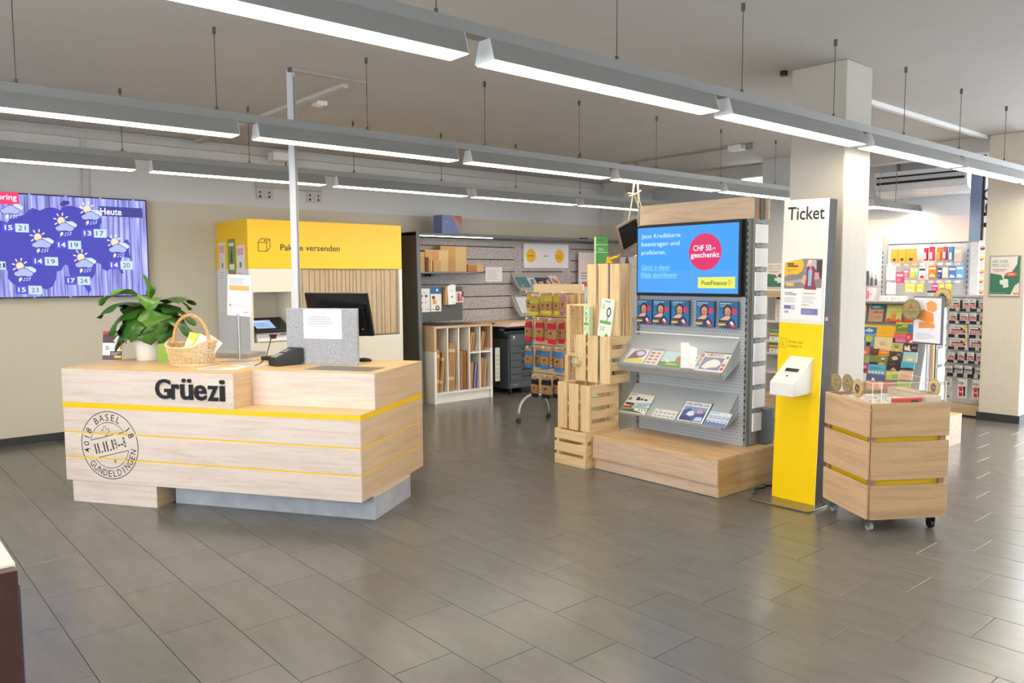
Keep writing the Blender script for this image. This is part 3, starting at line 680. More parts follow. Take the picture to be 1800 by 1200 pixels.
for args in [(0.42, 182, 20, 0.44, 0.22, 75, -0.45), (0.40, 196, 2, 0.42, 0.19, 85, -0.5), (0.36, 168, 0, 0.40, 0.21, 110, -0.5), (0.36, 212, -5, 0.36, 0.19, 95, -0.45), (0.33, 184, -15, 0.42, 0.18, 70, -0.5),
             (0.46, 178, 28, 0.40, 0.17, 75, 0.5, LEAFB), (0.42, 2, 32, 0.38, 0.22, 70, -0.4), (0.40, -12, 12, 0.42, 0.22, 80, -0.45), (0.37, -30, 2, 0.46, 0.22, 75, -0.45),
             (0.42, 22, 30, 0.38, 0.2, 85, -0.4), (0.38, 250, 0, 0.36, 0.22, 125, -0.45), (0.39, 284, 6, 0.34, 0.2, 130, -0.4, LEAFB), (0.36, 268, -10, 0.36, 0.22, 100, -0.45),
             (0.35, 302, -6, 0.34, 0.2, 105, -0.45), (0.43, 272, 38, 0.28, 0.15, 125, 0.5, LEAFB), (0.38, 232, -2, 0.38, 0.2, 105, -0.5), (0.38, 90, 15, 0.38, 0.2, 85, -0.4), (0.41, 125, 22, 0.38, 0.2, 85, -0.4), (0.41, 55, 20, 0.38, 0.2, 85, -0.4)]:
    leaf(*args)
leaf(0.44, 165, 82, 0.27, 0.10, 10, 0.9, LEAFB, 0.03, 0.006); leaf(0.45, 60, 70, 0.16, 0.06, 40, 0.9, LEAFB, 0.03, 0.004)
# green folded card behind the pot
o = thing('green_folder', 'bright green folded card standing between pot and basket', 'folder', cw(1.93, 0.42, ZT), CA - 90 + 18)
MB().prism([(-0.07, 0), (0.075, 0), (0.06, 0.16), (-0.07, 0.13)], 0, 0.004, 'xz').build('front_flap', mat('#8db423', 0.5), o); MB().prism([(-0.07, 0), (0.075, 0), (0.06, 0.15), (-0.07, 0.13)], 0.03, 0.034, 'xz').build('back_flap', mat('#7da31d', 0.5), o)
# ---------------------------------------------------------------- wicker basket
bk = thing('wicker_basket', 'oval wicker basket with arched handle holding leaflets on the counter', 'basket', (2.0, 5.925, ZT), CA - 90 - 10)
WICK = mat('#e6c697', 0.55, var=0.2, scale=60, bump=0.2); WICK2 = mat('#ecd0a2', 0.55, var=0.15, scale=60)
def bsk(t, z):            # outline of the basket wall at angle t and height fraction z
    e = 1.0 + 0.24 * z
    lift = 0.028 * math.cos(t) ** 2 * z + (0.02 * z if math.cos(t) > 0.8 else 0)
    return Vector((0.165 * e * math.cos(t), 0.12 * e * math.sin(t), 0.008 + 0.125 * z + lift))
NS = 30
st_ = MB()
for k in range(NS):
    t_ = 2 * PI * k / NS; st_.tube([bsk(t_, z) for z in (0, 0.33, 0.66, 1.0)], 0.0035, 5)
st_ = st_.build('stakes', WICK2, bk); st_['kind'] = 'stuff'
we = MB()
for r_ in range(11):
    z = 0.05 + 0.90 * r_ / 10; pts = []
    for k in range(NS * 2):
        t_ = 2 * PI * k / (NS * 2); v = bsk(t_, z); nn = Vector((v.x / 0.0272, v.y / 0.0144, 0)).normalized()
        pts.append(v + nn * 0.0062 * math.cos(PI * k / 2 * 1.0 + PI * r_) if k % 2 == 0 else v)
    we.tube(pts, 0.0048, 5, closed=True)
we = we.build('weave', WICK, bk, smooth=True); we['kind'] = 'stuff'
MB().lathe([(0.0, 0.0), (0.165, 0.0), (0.167, 0.008), (0.0, 0.008)], 32, (0, 0, 0), 1, 0.727).build('basket_floor', WICK, bk)
for z, r_ in ((1.0, 0.009), (0.0, 0.007)): MB().tube([bsk(2 * PI * k / 60, z) + Vector((0, 0, 0.004 * math.sin(k * PI / 2))) for k in range(60)], r_, 7, closed=True).build('rim', WICK2, bk, smooth=True)
hp = [Vector((0.168 * math.cos(a), 0.012 * math.cos(a), 0.12 + 0.245 * math.sin(a) ** 0.8)) for a in [PI * i / 28 for i in range(29)]]
MB().tube(hp, 0.012, 10).build('handle', mat('#dca66b', 0.5, var=0.12, scale=40), bk, smooth=True)
for i, (w_, l_, ang, tx, col, its) in enumerate([(0.17, 0.19, 14, 0.02, '#eef0d8', [('r', 0, 0.7, 1, 0.3, '#d3da5a'), ('lines', 0.1, 0.1, 0.7, 0.5, 5, '#c9cfa6')]), (0.16, 0.18, 26, -0.03, '#f4f4ee', [('r', 0.0, 0.0, 0.1, 1, '#c8d04a'), ('lines', 0.2, 0.2, 0.6, 0.5, 4, '#cfcfc4')]), (0.12, 0.19, 34, 0.08, '#e6edf4', [('r', 0.2, 0.2, 0.5, 0.1, '#7fa5d0'), ('lines', 0.1, 0.4, 0.7, 0.5, 4, '#b5bccb')])]):
    o = thing('basket_leaflet', ['yellow-green leaflet leaning out of the wicker basket', 'white leaflet with green spine inside the wicker basket', 'bluish white leaflet behind the others in the wicker basket'][i], 'leaflet',
              Vector((2.0 + 0.012 * i, 5.93 - 0.05 * i, ZT + 0.045)), group='leaflets in the wicker basket', rot=(Matrix.Rotation(math.radians(CA - 90 + 8), 3, 'Z') @ Matrix.Rotation(math.radians(ang), 3, 'Y') @ Matrix.Rotation(math.radians(-18), 3, 'X')).to_euler())
    box1('sheet', mat(col, 0.5, var=0.01), o, -w_ / 2, w_ / 2, 0, 0.004, 0, l_); art('print', o, -w_ / 2, 0, w_, l_, 0, its)
# ================================================================ WEATHER SCREEN ON THE BACK WALL
TX0, TX1, TZ0, TZ1 = 0.79, 2.562, 1.421, 2.416
YT = 8.78
tv = thing('weather_screen', 'large wall screen with blue weather map of Switzerland', 'screen', (TX0, YT, TZ0))
TW_, TH_ = TX1 - TX0, TZ1 - TZ0
MB().box(0, TW_, 0, 0.05, 0, TH_).build('housing', BLK, tv, 0.004)
box1('wall_mount', BLK, tv, 0.4, 1.4, 0.05, 0.1, 0.2, 0.8)
bw = 0.012
pw = bpy.data.materials.new('screen_planks'); pw.use_nodes = True
nt = pw.node_tree; b_ = nt.nodes['Principled BSDF']
tc = nt.nodes.new('ShaderNodeTexCoord'); mp_ = nt.nodes.new('ShaderNodeMapping'); mp_.inputs['Scale'].default_value = (16, 1, 0.7); nt.links.new(tc.outputs['Object'], mp_.inputs['Vector'])
nz = nt.nodes.new('ShaderNodeTexNoise'); nz.inputs['Scale'].default_value = 2.2; nz.inputs['Detail'].default_value = 7; nz.inputs['Distortion'].default_value = 0.15; nt.links.new(mp_.outputs[0], nz.inputs['Vector'])
rp_ = nt.nodes.new('ShaderNodeValToRGB'); e_ = rp_.color_ramp.elements; e_[0].position = 0.36; e_[0].color = lin('#655ea6'); e_[1].position = 0.66; e_[1].color = lin('#bcc6ff')
e3 = rp_.color_ramp.elements.new(0.5); e3.color = lin('#8f92e0')
nt.links.new(nz.outputs['Fac'], rp_.inputs['Fac']); nt.links.new(rp_.outputs[0], b_.inputs['Emission Color']); b_.inputs['Emission Strength'].default_value = 0.62; b_.inputs['Base Color'].default_value = (0.01, 0.01, 0.01, 1); b_.inputs['Roughness'].default_value = 0.3
MB().box(bw, TW_ - bw, -0.0012, -0.0002, bw, TH_ - bw).build('picture', pw, tv)
def tp(zx, zy):            # field of the picture that the photograph shows, from its enlargement
    px = zx / 4.495; X = 1.25 + 1.28 * px / 257 + 0.012 * math.sin(px / 257 * PI) * -1
    y = 300 + zy / 4.495; tpx = 341 + 11 * px / 257; bpx = 525 - 4 * px / 257
    return ((X - TX0) / TW_, (bpx - y) / (bpx - tpx))
CH = [(-400, 480), (-150, 400), (0, 400), (60, 420), (90, 380), (150, 370), (200, 355), (215, 330), (260, 305), (310, 325), (360, 305), (420, 300), (470, 320), (500, 290), (560, 285), (620, 300), (680, 330), (760, 370), (800, 380), (800, 410), (780, 450), (840, 520), (900, 560), (960, 580), (985, 550), (1010, 545), (1025, 580), (1015, 640), (1030, 695), (1000, 690), (960, 680), (945, 700), (950, 740), (880, 760), (830, 795), (790, 780), (780, 740), (740, 730), (735, 780), (725, 820), (690, 860), (680, 900), (690, 940), (670, 970), (650, 945), (640, 920), (600, 900), (560, 880), (520, 830), (510, 750), (480, 745), (460, 790), (420, 800), (415, 850), (400, 880), (390, 910), (340, 940), (290, 930), (200, 920), (100, 910), (60, 880), (40, 850), (45, 800), (0, 740), (-200, 800), (-420, 700)]
its = [('r', 0.03 + 0.058 * k, 0, 0.0035, 1, ['#3d3870', '#575394', '#4a4684'][k % 3]) for k in range(17)] + [('r', 0.05 + 0.058 * k, 0, 0.012, 1, '#8f96e2') for k in range(0, 17, 3)]
its += [('p', [tp(*p) for p in CH], '#3f3fae'), ('p', [tp(*p) for p in [(470, 270), (500, 245), (545, 250), (550, 270), (500, 290), (480, 290)]], '#3b3a86'), ('p', [tp(*p) for p in [(925, 785), (950, 780), (965, 810), (945, 818)]], '#3f3fae')]
u0, v0 = tp(-420, 280); u1, v1 = tp(160, 190)
its += [('p', [tp(-420, 165), tp(152, 188), tp(163, 282), tp(-420, 272)], '#f2336e')]
def tt(s, zx, zy, hpx, wpx, c, bold=0.02):
    a = tp(zx - wpx / 2, zy + hpx / 2); b2 = tp(zx + wpx / 2, zy - hpx / 2)
    return ('t', s, a[0], a[1], b2[0] - a[0], b2[1] - a[1], c, bold)
its += [tt('oring', 68, 232, 50, 145, '#ffffff', 0.015)]
its += [('p', [tp(782, 285), tp(1145, 300), tp(1145, 376), tp(782, 360)], '#3a3a8c'), tt('Heute', 880, 328, 46, 175, '#ffffff', 0.015)]
def elp(zx, zy, rx, ry, c, n=16): return ('p', [tp(zx + rx * math.cos(2 * PI * k / n), zy + ry * math.sin(2 * PI * k / n)) for k in range(n)], c)
def icon(x, y, sun=True):
    r = []
    if sun:
        for k in range(8):
            a = 2 * PI * k / 8 + 0.25; sx, sy = x - 25, y - 40
            d1, d2 = 38, 62
            p, q = (sx + d1 * math.cos(a), sy + d1 * math.sin(a)), (sx + d2 * math.cos(a), sy + d2 * math.sin(a)); nx, ny = -math.sin(a) * 4, math.cos(a) * 4
            r.append(('p', [tp(p[0] - nx, p[1] - ny), tp(q[0] - nx, q[1] - ny), tp(q[0] + nx, q[1] + ny), tp(p[0] + nx, p[1] + ny)], '#ffffff'))
        r.append(elp(x - 25, y - 38, 30, 30, '#ffd9ae'))
    for (cx, cy, rx, ry) in ((50, -12, 34, 22), (72, -4, 26, 18)): r.append(elp(x + cx, y + cy, rx, ry, '#c9dcff'))
    for (cx, cy, rx, ry) in ((0, 10, 46, 32), (-38, 22, 36, 22), (36, 22, 38, 24)): r.append(elp(x + cx, y + cy, rx + 3, ry + 3, '#3a3a80'))
    for (cx, cy, rx, ry) in ((0, 10, 44, 30), (-38, 22, 34, 20), (36, 22, 36, 22)): r.append(elp(x + cx, y + cy, rx, ry, '#aab4f2'))
    r.append(('p', [tp(x - 30, y + 52), tp(x - 12, y + 52), tp(x - 20, y + 66), tp(x - 10, y + 66), tp(x - 40, y + 90), tp(x - 32, y + 72), tp(x - 42, y + 72)], '#fff3d8'))
    for (dx, dy) in ((8, 60), (28, 58), (48, 55), (0, 76), (22, 74), (42, 70)): r.append(elp(x + dx, y + dy, 6, 5, '#cfe2ff', 8))
    return r
for x, y in ((500, 440), (710, 350), (310, 570), (920, 605), (640, 725), (160, 795)): its += icon(x, y)
its += icon(85, 310, False)
for (x, y, a, b2) in ((115, 460, '15', '21'), (728, 498, '13', '17'), (518, 590, '14', '19'), (328, 718, '14', '19'), (935, 747, '14', '20'), (578, 870, '17', '24'), (190, 942, '15', '23')):
    its += [('p', [tp(x - 100, y - 33), tp(x - 2, y - 31), tp(x - 2, y + 34), tp(x - 100, y + 32)], '#4a4ccc'), ('p', [tp(x, y - 32), tp(x + 103, y - 30), tp(x + 103, y + 36), tp(x, y + 34)], '#c3daf8')]
    its += [tt(a, x - 50, y, 36, 58, '#ffffff', 0.015), tt(b2, x + 50, y + 2, 36, 58, '#2c3048', 0.0)]
its += [('p', [tp(-40, 720), tp(28, 722), tp(30, 785), tp(-40, 785)], '#c3daf8'), tt('2', -18, 752, 36, 26, '#2c3048'), tt('1', 15, 752, 36, 16, '#2c3048')]
art('weather_picture', tv, 0, 0, TW_, TH_, -0.0014, its, emit=0.6, step=0.0003)

# ================================================================ YELLOW PARCEL CABINET
YC = 7.983; CX0, CX1, CZ = 3.30, 5.17, 2.212
CREAM = mat('#efe9d8', 0.45, var=0.01)
cb = thing('parcel_cabinet', 'tall cream parcel cabinet with yellow header above a wooden roller shutter', 'cabinet', (CX0, YC, 0))
D_ = WB - YC - 0.02; W_c = CX1 - CX0
box1('side_panel', mat('#e3e4e8', 0.45, var=0.01), cb, 0, 0.018, 0.001, D_, 0.0, 1.7)
box1('side_panel', CREAM, cb, W_c - 0.04, W_c, 0.001, D_, 0.0, 1.699)
box1('header', YEL, cb, 0, W_c, 0, D_, 1.7, CZ, 0.003)
nx0, nx1, nz0, nz1 = 0.04, 0.465, 0.925, 1.456
MB().box(0.018, 0.5, 0.0, 0.02, nz1, 1.699).box(0.018, nx0, 0, 0.02, 0, nz1).box(nx1, 0.53, 0, 0.02, 0, nz1).box(nx0, nx1, 0, 0.02, 0, nz0).box(0.5, 0.53, 0, 0.02, nz1, 1.699).build('front_panel', CREAM, cb)
MB().box(nx0, nx1, 0.4, 0.42, nz0, nz1).box(nx0 - 0.01, nx0, 0.02, 0.42, nz0, nz1).box(nx1, nx1 + 0.01, 0.02, 0.42, nz0, nz1).box(nx0, nx1, 0.02, 0.42, nz1, nz1 + 0.01).box(nx0, nx1, 0.02, 0.42, nz0 - 0.01, nz0).build('niche', CREAM, cb)
box1('socket_strip', mat('#b9b9b4', 0.5), cb, 0.09, 0.2, 0.385, 0.4, 1.12, 1.17, 0.003)
box1('front_panel', CREAM, cb, 0.5305, W_c - 0.041, 0.0, 0.02, 0, 0.93)
box1('back_board', CREAM, cb, 0.53, W_c - 0.04, 0.1, 0.11, 0.93, 1.7)
box1('sill', mat('#6f6252', 0.5), cb, 0.535, W_c - 0.045, 0.012, 0.06, 0.9305, 0.944)
lines_ = [0.543, 0.578, 0.609, 0.692, 0.757, 0.821, 0.883, 0.932, 0.981, 1.026, 1.087, 1.137, 1.187, 1.231, 1.275, 1.334, 1.401, 1.476, 1.536, 1.6, 1.644, 1.721, 1.808, 1.826]
SLAT = wood('#c9b18e', '#b39a77', 'z', 0.5)
for a, b2 in zip(lines_, lines_[1:]):
    box1('slat', SLAT, cb, a + 0.003, b2 - 0.003, 0.03, 0.045, 0.945, 1.698, 0.002)
MB().box(0.53, W_c - 0.045, 0.045, 0.05, 0.945, 1.699).build('shutter_backing', mat('#e0d3bb', 0.6), cb)
box1('guide_rail', mat('#c4c2bb', 0.4, 0.3), cb, W_c - 0.05, W_c - 0.041, 0.02, 0.06, 0.94, 1.699)
# header print: outline box symbol and words (the post hides two letters)
art('box_symbol', cb, 0, 0, 1, 1, 0, [
    ('l', [(0.113, 1.882), (0.205, 1.882), (0.205, 1.972), (0.113, 1.972), (0.113, 1.882)], 0.007, '#2c2410'),
    ('l', [(0.113, 1.972), (0.143, 2.012), (0.24, 2.01), (0.24, 1.915), (0.205, 1.882)], 0.007, '#2c2410'), ('l', [(0.205, 1.972), (0.24, 2.01)], 0.007, '#2c2410'),
    ('l', [(0.175, 1.988), (0.19, 2.0), (0.205, 1.998), (0.195, 1.986), (0.175, 1.988)], 0.006, '#2c2410'),
    ])
art('header_lettering', cb, 0, 0, 1, 1, 0, [('t', 'Pakete versenden', 0.355, 1.893, 0.70, 0.066, '#241c0a', 0.012)])
# notices taped to the cabinet side
def side_note(name, label, y0, y1, z0, z1, its_, col='#eceaee'):
    o = thing(name, label, 'notice', (CX0 - 0.0005, y1, z0), -90)
    w = y1 - y0; box1('sheet', mat(col, 0.55, var=0.01), o, 0, w, -0.002, 0, 0, z1 - z0); art('print', o, 0, 0, w, z1 - z0, -0.002, its_)
side_note('opening_notice', 'white notice strip taped to the cabinet beside the weather screen side', 8.60, 8.765, 1.583, 1.99, [('r', 0.1, 0.72, 0.8, 0.2, '#eaaeb6'), ('r', 0.4, 0.32, 0.25, 0.14, '#77777e'), ('lines', 0.15, 0.05, 0.7, 0.2, 3, '#c0bfc6'), ('lines', 0.2, 0.5, 0.6, 0.15, 3, '#cfcfd5')])
side_note('wine_notice', 'green notice with a bottle picture taped to the cabinet side', 8.31, 8.52, 1.60, 2.02, [('r', 0, 0, 1, 1, '#8d9e45'), ('r', 0.15, 0.82, 0.7, 0.08, '#e8ead2'), ('p', [(0.35, 0.4), (0.65, 0.4), (0.62, 0.65), (0.55, 0.72), (0.55, 0.8), (0.46, 0.8), (0.46, 0.72), (0.38, 0.65)], '#44505c'), ('r', 0.2, 0.22, 0.65, 0.14, '#f2f2ea'), ('e', 0.75, 0.1, 0.2, 0.07, '#d95f8a')], '#8d9e45')
side_note('service_notice', 'white notice strip with pink print taped to the cabinet front edge', 8.07, 8.275, 1.583, 1.945, [('r', 0.1, 0.72, 0.8, 0.2, '#eaaeb6'), ('r', 0.35, 0.36, 0.25, 0.16, '#77777e'), ('lines', 0.15, 0.05, 0.7, 0.2, 3, '#c0bfc6'), ('r', 0.1, 0.02, 0.8, 0.02, '#b9b6c0')])
side_note('red_notice', 'small white notice with red print low on the cabinet side', 8.03, 8.17, 1.38, 1.59, [('r', 0.1, 0.6, 0.8, 0.25, '#e7a6a2'), ('lines', 0.1, 0.1, 0.7, 0.4, 4, '#c0c0cc')])
# self-service scale in the niche
sc_ = thing('parcel_scale', 'white self-service scale with slanted black touch panel in the cabinet niche', 'scale', (CX0 + 0.245, YC + 0.17, 0.926))
MB().prism([(-0.17, 0), (0.15, 0), (0.15, 0.11), (-0.14, 0.11)], -0.165, 0.185, 'yz').build('body', PURE, sc_, 0.01)
MB().box(-0.15, 0.17, -0.165, 0.12, 0.0, 0.012).build('foot_strip', BLK, sc_)
Mq = Matrix.Translation((0, -0.2, 0.1)) @ Matrix.Rotation(math.radians(24), 4, 'X')
MB().box(-0.2, 0.2, 0, 0.31, 0, 0.03, 0, Mq).build('control_panel', BLK, sc_, 0.008)
MF = Mq @ Matrix.Translation((0, 0, 0.03)) @ Matrix(((1, 0, 0, 0), (0, 0, 1, 0), (0, -1, 0, 0), (0, 0, 0, 1)))
art('touch_screen', sc_, -0.17, 0.05, 0.21, 0.19, 0, [('r', 0, 0, 1, 1, '#a9c6ee'), ('r', 0.05, 0.8, 0.7, 0.12, '#dfeafb'), ('lines', 0.15, 0.25, 0.6, 0.45, 4, '#7f9fd2')], MF, emit=0.5)
art('scanner_window', sc_, -0.04, 0.035, 0.09, 0.045, -0.1655, [('p', [(0, 1), (1, 1), (0.8, 0), (0.2, 0)], '#5a1216')], Matrix.Identity(4))
art('print_slot', sc_, 0.08, 0.075, 0.08, 0.008, -0.165, [('r', 0, 0, 1, 1, '#3a3a38')], Matrix.Identity(4))

# ================================================================ FELT SLATWALL UNIT
FEL = felt('#948a87', '#d8cdc9', 75); DFEL = felt('#4f4b45', '#67625a', 110); UG = mat('#6d7072', 0.5, var=0.03)
un = thing('felt_shop_wall', 'long grey felt wall unit with black slots under a grey canopy', 'wall unit', (5.66, 8.8, 0))
MB().prism([(8.28 - 8.8, 0.0), (8.33 - 8.8, 2.175), (0.07, 2.175), (0.07, 0)], -0.05, -0.008, 'yz').build('end_panel', DFEL, un)
MB().prism([(8.27 - 8.8, 0.0), (8.32 - 8.8, 2.18), (8.33 - 8.8, 2.18), (8.28 - 8.8, 0)], -0.052, 0.0, 'yz').build('edge_profile', UG, un)
def slot_panel(x0, x1, s0, s1, zs, z0=0.98, z1=2.1):
    mb = MB(); prev = z0
    for z in sorted(zs):
        mb.box(x0, x1, 0, 0.03, prev, z - 0.007); mb.box(x0, s0, 0, 0.03, z - 0.007, z + 0.007); mb.box(s1, x1, 0, 0.03, z - 0.007, z + 0.007); prev = z + 0.007
    mb.box(x0, x1, 0, 0.03, prev, z1)
    mb.build('felt_panel', FEL, un)
zs_ = [1.152, 1.327, 1.501, 1.677, 1.851, 2.029]
slot_panel(0.0, 2.06, 0.06, 2.0, zs_); slot_panel(2.063, 3.06, 2.13, 2.98, zs_); slot_panel(3.063, 3.88, 3.15, 3.88, zs_)
MB().box(0, 3.88, 0.031, 0.06, 0.98, 2.1).build('back_board', BLK, un)
MB().box(-0.05, 3.8, -0.47, 0.06, 2.13, 2.165).build('canopy', UG, un, 0.003)
MB().box(0.02, 1.2, -0.46, -0.44, 2.122, 2.1295).build('light_strip', mat('#fff6e6', 0.5, emit=7.0), un)
MB().box(3.84, 3.88, -0.9, 0.0, 0.98, 2.1).build('return_panel', FEL, un)
MB().prism([(0.0, -0.47), (0.86, -0.47), (1.3, -0.16), (1.3, -0.001), (0, -0.001)], 1.65, 1.67, 'xy').build('shelf', UG, un)
box1('shelf_bracket', UG, un, 0.4, 0.46, -0.15, -0.001, 1.61, 1.6495)
MB().box(0.0, 0.76, -0.35, -0.33, 1.03, 1.47).build('dark_panel', mat('#5b5a57', 0.6, var=0.08, scale=8), un)
MB().box(0, 0.76, -0.354, -0.33, 1.4705, 1.476).build('panel_edge', UG, un)
WT = wood('#d9b98f', '#c7a176', 'x', 0.45)
box1('worktop', WT, un, 1.06, 3.84, -0.3, 0.03, 0.965, 0.979, 0.002)
MB().box(0.5, 3.84, -0.006, 0.03, 0.05, 0.96).build('lower_back', BLK, un)
for x in (1.9, 3.8): box1('support', mat('#5b5a57', 0.5), un, x, x + 0.04, -0.25, -0.01, 0, 0.9645)
# box on top of the canopy
o = thing('gift_carton', 'blue and orange printed carton standing on the grey canopy', 'carton', (6.08, 8.42, 2.1655), 8)
MB().box(0, 0.36, 0, 0.16, 0, 0.245).build('carton', mat('#6d7aa8', 0.5, var=0.06, scale=8), o, 0.002)
art('print', o, 0, 0, 0.36, 0.245, 0, [('r', 0, 0, 1, 1, '#7a86b4'), ('p', [(0.45, 1), (1, 1), (1, 0.0), (0.8, 0.2), (0.7, 0.55)], '#b08f8c'), ('p', [(0.55, 1), (1, 1), (1, 0.5), (0.85, 0.7)], '#c46a50'), ('l', [(0.5, 0.2), (0.5, 0.55)], 0.004, '#4b527a'), ('lines', 0.15, 0.6, 0.2, 0.1, 2, '#b9c0de'), ('e', 0.22, 0.2, 0.02, 0.03, '#3a3f58')])
box1('small_spot', BLK, un, 3.0, 3.12, -0.4, -0.34, 2.1655, 2.185)
# cartons on the felt wall shelf
def carton(label, x0, x1, y0, d, z0, h, flap=True, rz=0, col=CARD_):
    o = thing('cardboard_box', label, 'box', (x0, y0, z0), rz, 'cartons on the felt wall shelf')
    w = x1 - x0
    box1('carton', col, o, 0, w, 0, d, 0, h, 0.002)
    if flap: MB().box(w * 0.55, w * 0.97, -0.003, 0, 0.004, h - 0.012).box(w * 0.0, w, -0.002, 0, h - 0.01, h).build('flap', mat('#cfaf7c', 0.8, var=0.05), o)
    else: MB().box(0, w, d * 0.45, d * 0.55, h, h + 0.001).build('tape', mat('#cdb891', 0.4), o)
    return o
ZS_ = 1.6705
carton('tall flat cardboard box against the felt end panel', 5.675, 5.80, 8.42, 0.2, ZS_, 0.255, False, 0, mat('#c9a676', 0.8, var=0.06, scale=12))
carton('narrow low cardboard box with a white label on the shelf', 5.825, 5.88, 8.37, 0.12, ZS_, 0.19, True, 0, mat('#b48a58', 0.8, var=0.06, scale=12))
carton('small square cardboard box before the bigger brown boxes', 5.89, 6.09, 8.355, 0.13, ZS_, 0.145, True, 0, mat('#c79a62', 0.8, var=0.06, scale=12))
carton('large cardboard box with a pale flap on the shelf', 5.86, 6.24, 8.50, 0.12, ZS_, 0.285, True, 0, mat('#bd8f58', 0.8, var=0.06, scale=12))
carton('tallest cardboard box behind the others on the shelf', 6.2, 6.64, 8.63, 0.13, ZS_, 0.345, True, 0, mat('#c2955d', 0.8, var=0.06, scale=12))
carton('low wide orange-brown cardboard box at the shelf end', 6.65, 6.93, 8.62, 0.14, ZS_, 0.105, True, 0, mat('#b5793f', 0.8, var=0.06))
# leaflets and goods on the dark panel
def hang(name, label, cat, x0, x1, z0, z1, its_, col='#efedec', y=8.4495, t=0.006, group=None, rz=0):
    o = thing(name, label, cat, ((x0 + x1) / 2, y - t, z0), rz, group)
    box1('board' if t > 0.005 else 'sheet', mat(col, 0.5, var=0.01), o, -(x1 - x0) / 2, (x1 - x0) / 2, 0, t, 0, z1 - z0)
    art('print', o, -(x1 - x0) / 2, 0, x1 - x0, z1 - z0, 0, its_); return o
hang('price_sheet', 'white sheet with four small parcel pictures on the dark panel', 'sheet', 5.70, 5.888, 1.155, 1.458, [('p', [(0.15, 0.68), (0.3, 0.6), (0.45, 0.68), (0.3, 0.76)], '#77716d'), ('p', [(0.55, 0.68), (0.7, 0.6), (0.85, 0.68), (0.7, 0.76)], '#6b6663'), ('p', [(0.2, 0.4), (0.35, 0.36), (0.45, 0.42), (0.3, 0.46)], '#b08d8a'), ('p', [(0.55, 0.36), (0.8, 0.44), (0.82, 0.47), (0.57, 0.39)], '#4c4848'), ('r', 0.13, 0.06, 0.22, 0.12, '#3a3738'), ('e', 0.24, 0.12, 0.07, 0.04, '#e8e6e4'), ('r', 0.65, 0.09, 0.28, 0.06, '#f0b27c'), ('lines', 0.15, 0.82, 0.6, 0.06, 1, '#b9b5b5')])
hang('travel_booklet', 'booklet with blue top and cartoon figure on the dark panel', 'booklet', 5.90, 6.07, 1.158, 1.476, [('r', 0, 0.72, 1, 0.28, '#1f6296'), ('p', [(0.5, 0.9), (0.65, 0.94), (0.75, 0.85), (0.55, 0.82)], '#e8f0f4'), ('r', 0, 0, 1, 0.72, '#f0ece2'), ('e', 0.3, 0.52, 0.17, 0.09, '#e0a377'), ('e', 0.26, 0.58, 0.14, 0.06, '#4a2c20'), ('p', [(0.2, 0.3), (0.5, 0.3), (0.55, 0.45), (0.2, 0.44)], '#d49a63'), ('e', 0.62, 0.14, 0.2, 0.11, '#5a5a45'), ('e', 0.62, 0.14, 0.12, 0.06, '#c7c49a'), ('r', 0, 0.08, 1, 0.02, '#3a3a38')])
o = thing('sticker_pack', 'white hanging pack with a brown edge on the dark panel', 'pack', (6.18, 8.396, 1.243)); MB().box(-0.08, 0.08, 0, 0.05, 0, 0.23).build('pack', CARD_, o); MB().prism([(-0.03, 0), (0.085, 0.01), (0.085, 0.26), (0.0, 0.265), (-0.05, 0.24)], -0.006, -0.001, 'xz').build('card_front', PURE, o); art('print', o, -0.03, 0, 0.11, 0.24, -0.006, [('p', [(0.3, 0.45), (0.6, 0.5), (0.7, 0.4), (0.45, 0.35)], '#6f9a7a'), ('lines', 0.2, 0.7, 0.6, 0.1, 2, '#c3c0c0'), ('e', 0.7, 0.1, 0.08, 0.03, '#8a8585')]); MB().cyl((0, 0.05, 0.25), (0, -0.03, 0.25), 0.004, 6).build('hook', STEEL, o)
hang('photo_leaflet', 'leaflet with yellow spot and pink photo beside the hanging pack', 'leaflet', 6.245, 6.435, 1.268, 1.412, [('r', 0, 0, 1, 1, '#e6c9c4'), ('p', ell(0.15, 0.7, 0.25, 0.28), '#f6c21f'), ('p', [(0.45, 0.1), (0.7, 0.1), (0.65, 0.8), (0.5, 0.85)], '#a8365a'), ('p', [(0.7, 0.1), (0.9, 0.1), (0.9, 0.75), (0.75, 0.75)], '#c66a86'), ('r', 0.85, 0.5, 0.15, 0.5, '#4a4042'), ('r', 0, 0, 1, 0.07, '#f2f0f0')], '#e6c9c4')
hang('felt_notice', 'white notice sheet pinned to the grey felt wall', 'notice', 7.10, 7.41, 1.535, 1.745, [('lines', 0.12, 0.15, 0.75, 0.7, 6, '#d3c5c5')], '#efe6e6', 8.798, 0.003)
hang('ellipse_sign', 'wide white sign board with two yellow discs on the felt wall', 'sign', 7.81, 8.73, 1.733, 2.095, [('e', 0.15, 0.5, 0.108, 0.28, '#f6c01c'), ('e', 0.79, 0.5, 0.108, 0.28, '#f6c01c'), ('r', 0.085, 0.48, 0.13, 0.035, '#a9851c'), ('lines', 0.71, 0.38, 0.16, 0.2, 3, '#c99d18'), ('p', [(0.455, 0.5), (0.475, 0.56), (0.48, 0.5)], '#c0304a'), ('r', 0.42, 0.47, 0.12, 0.03, '#a9a4a6')], '#f1ecec', 8.795, 0.03)
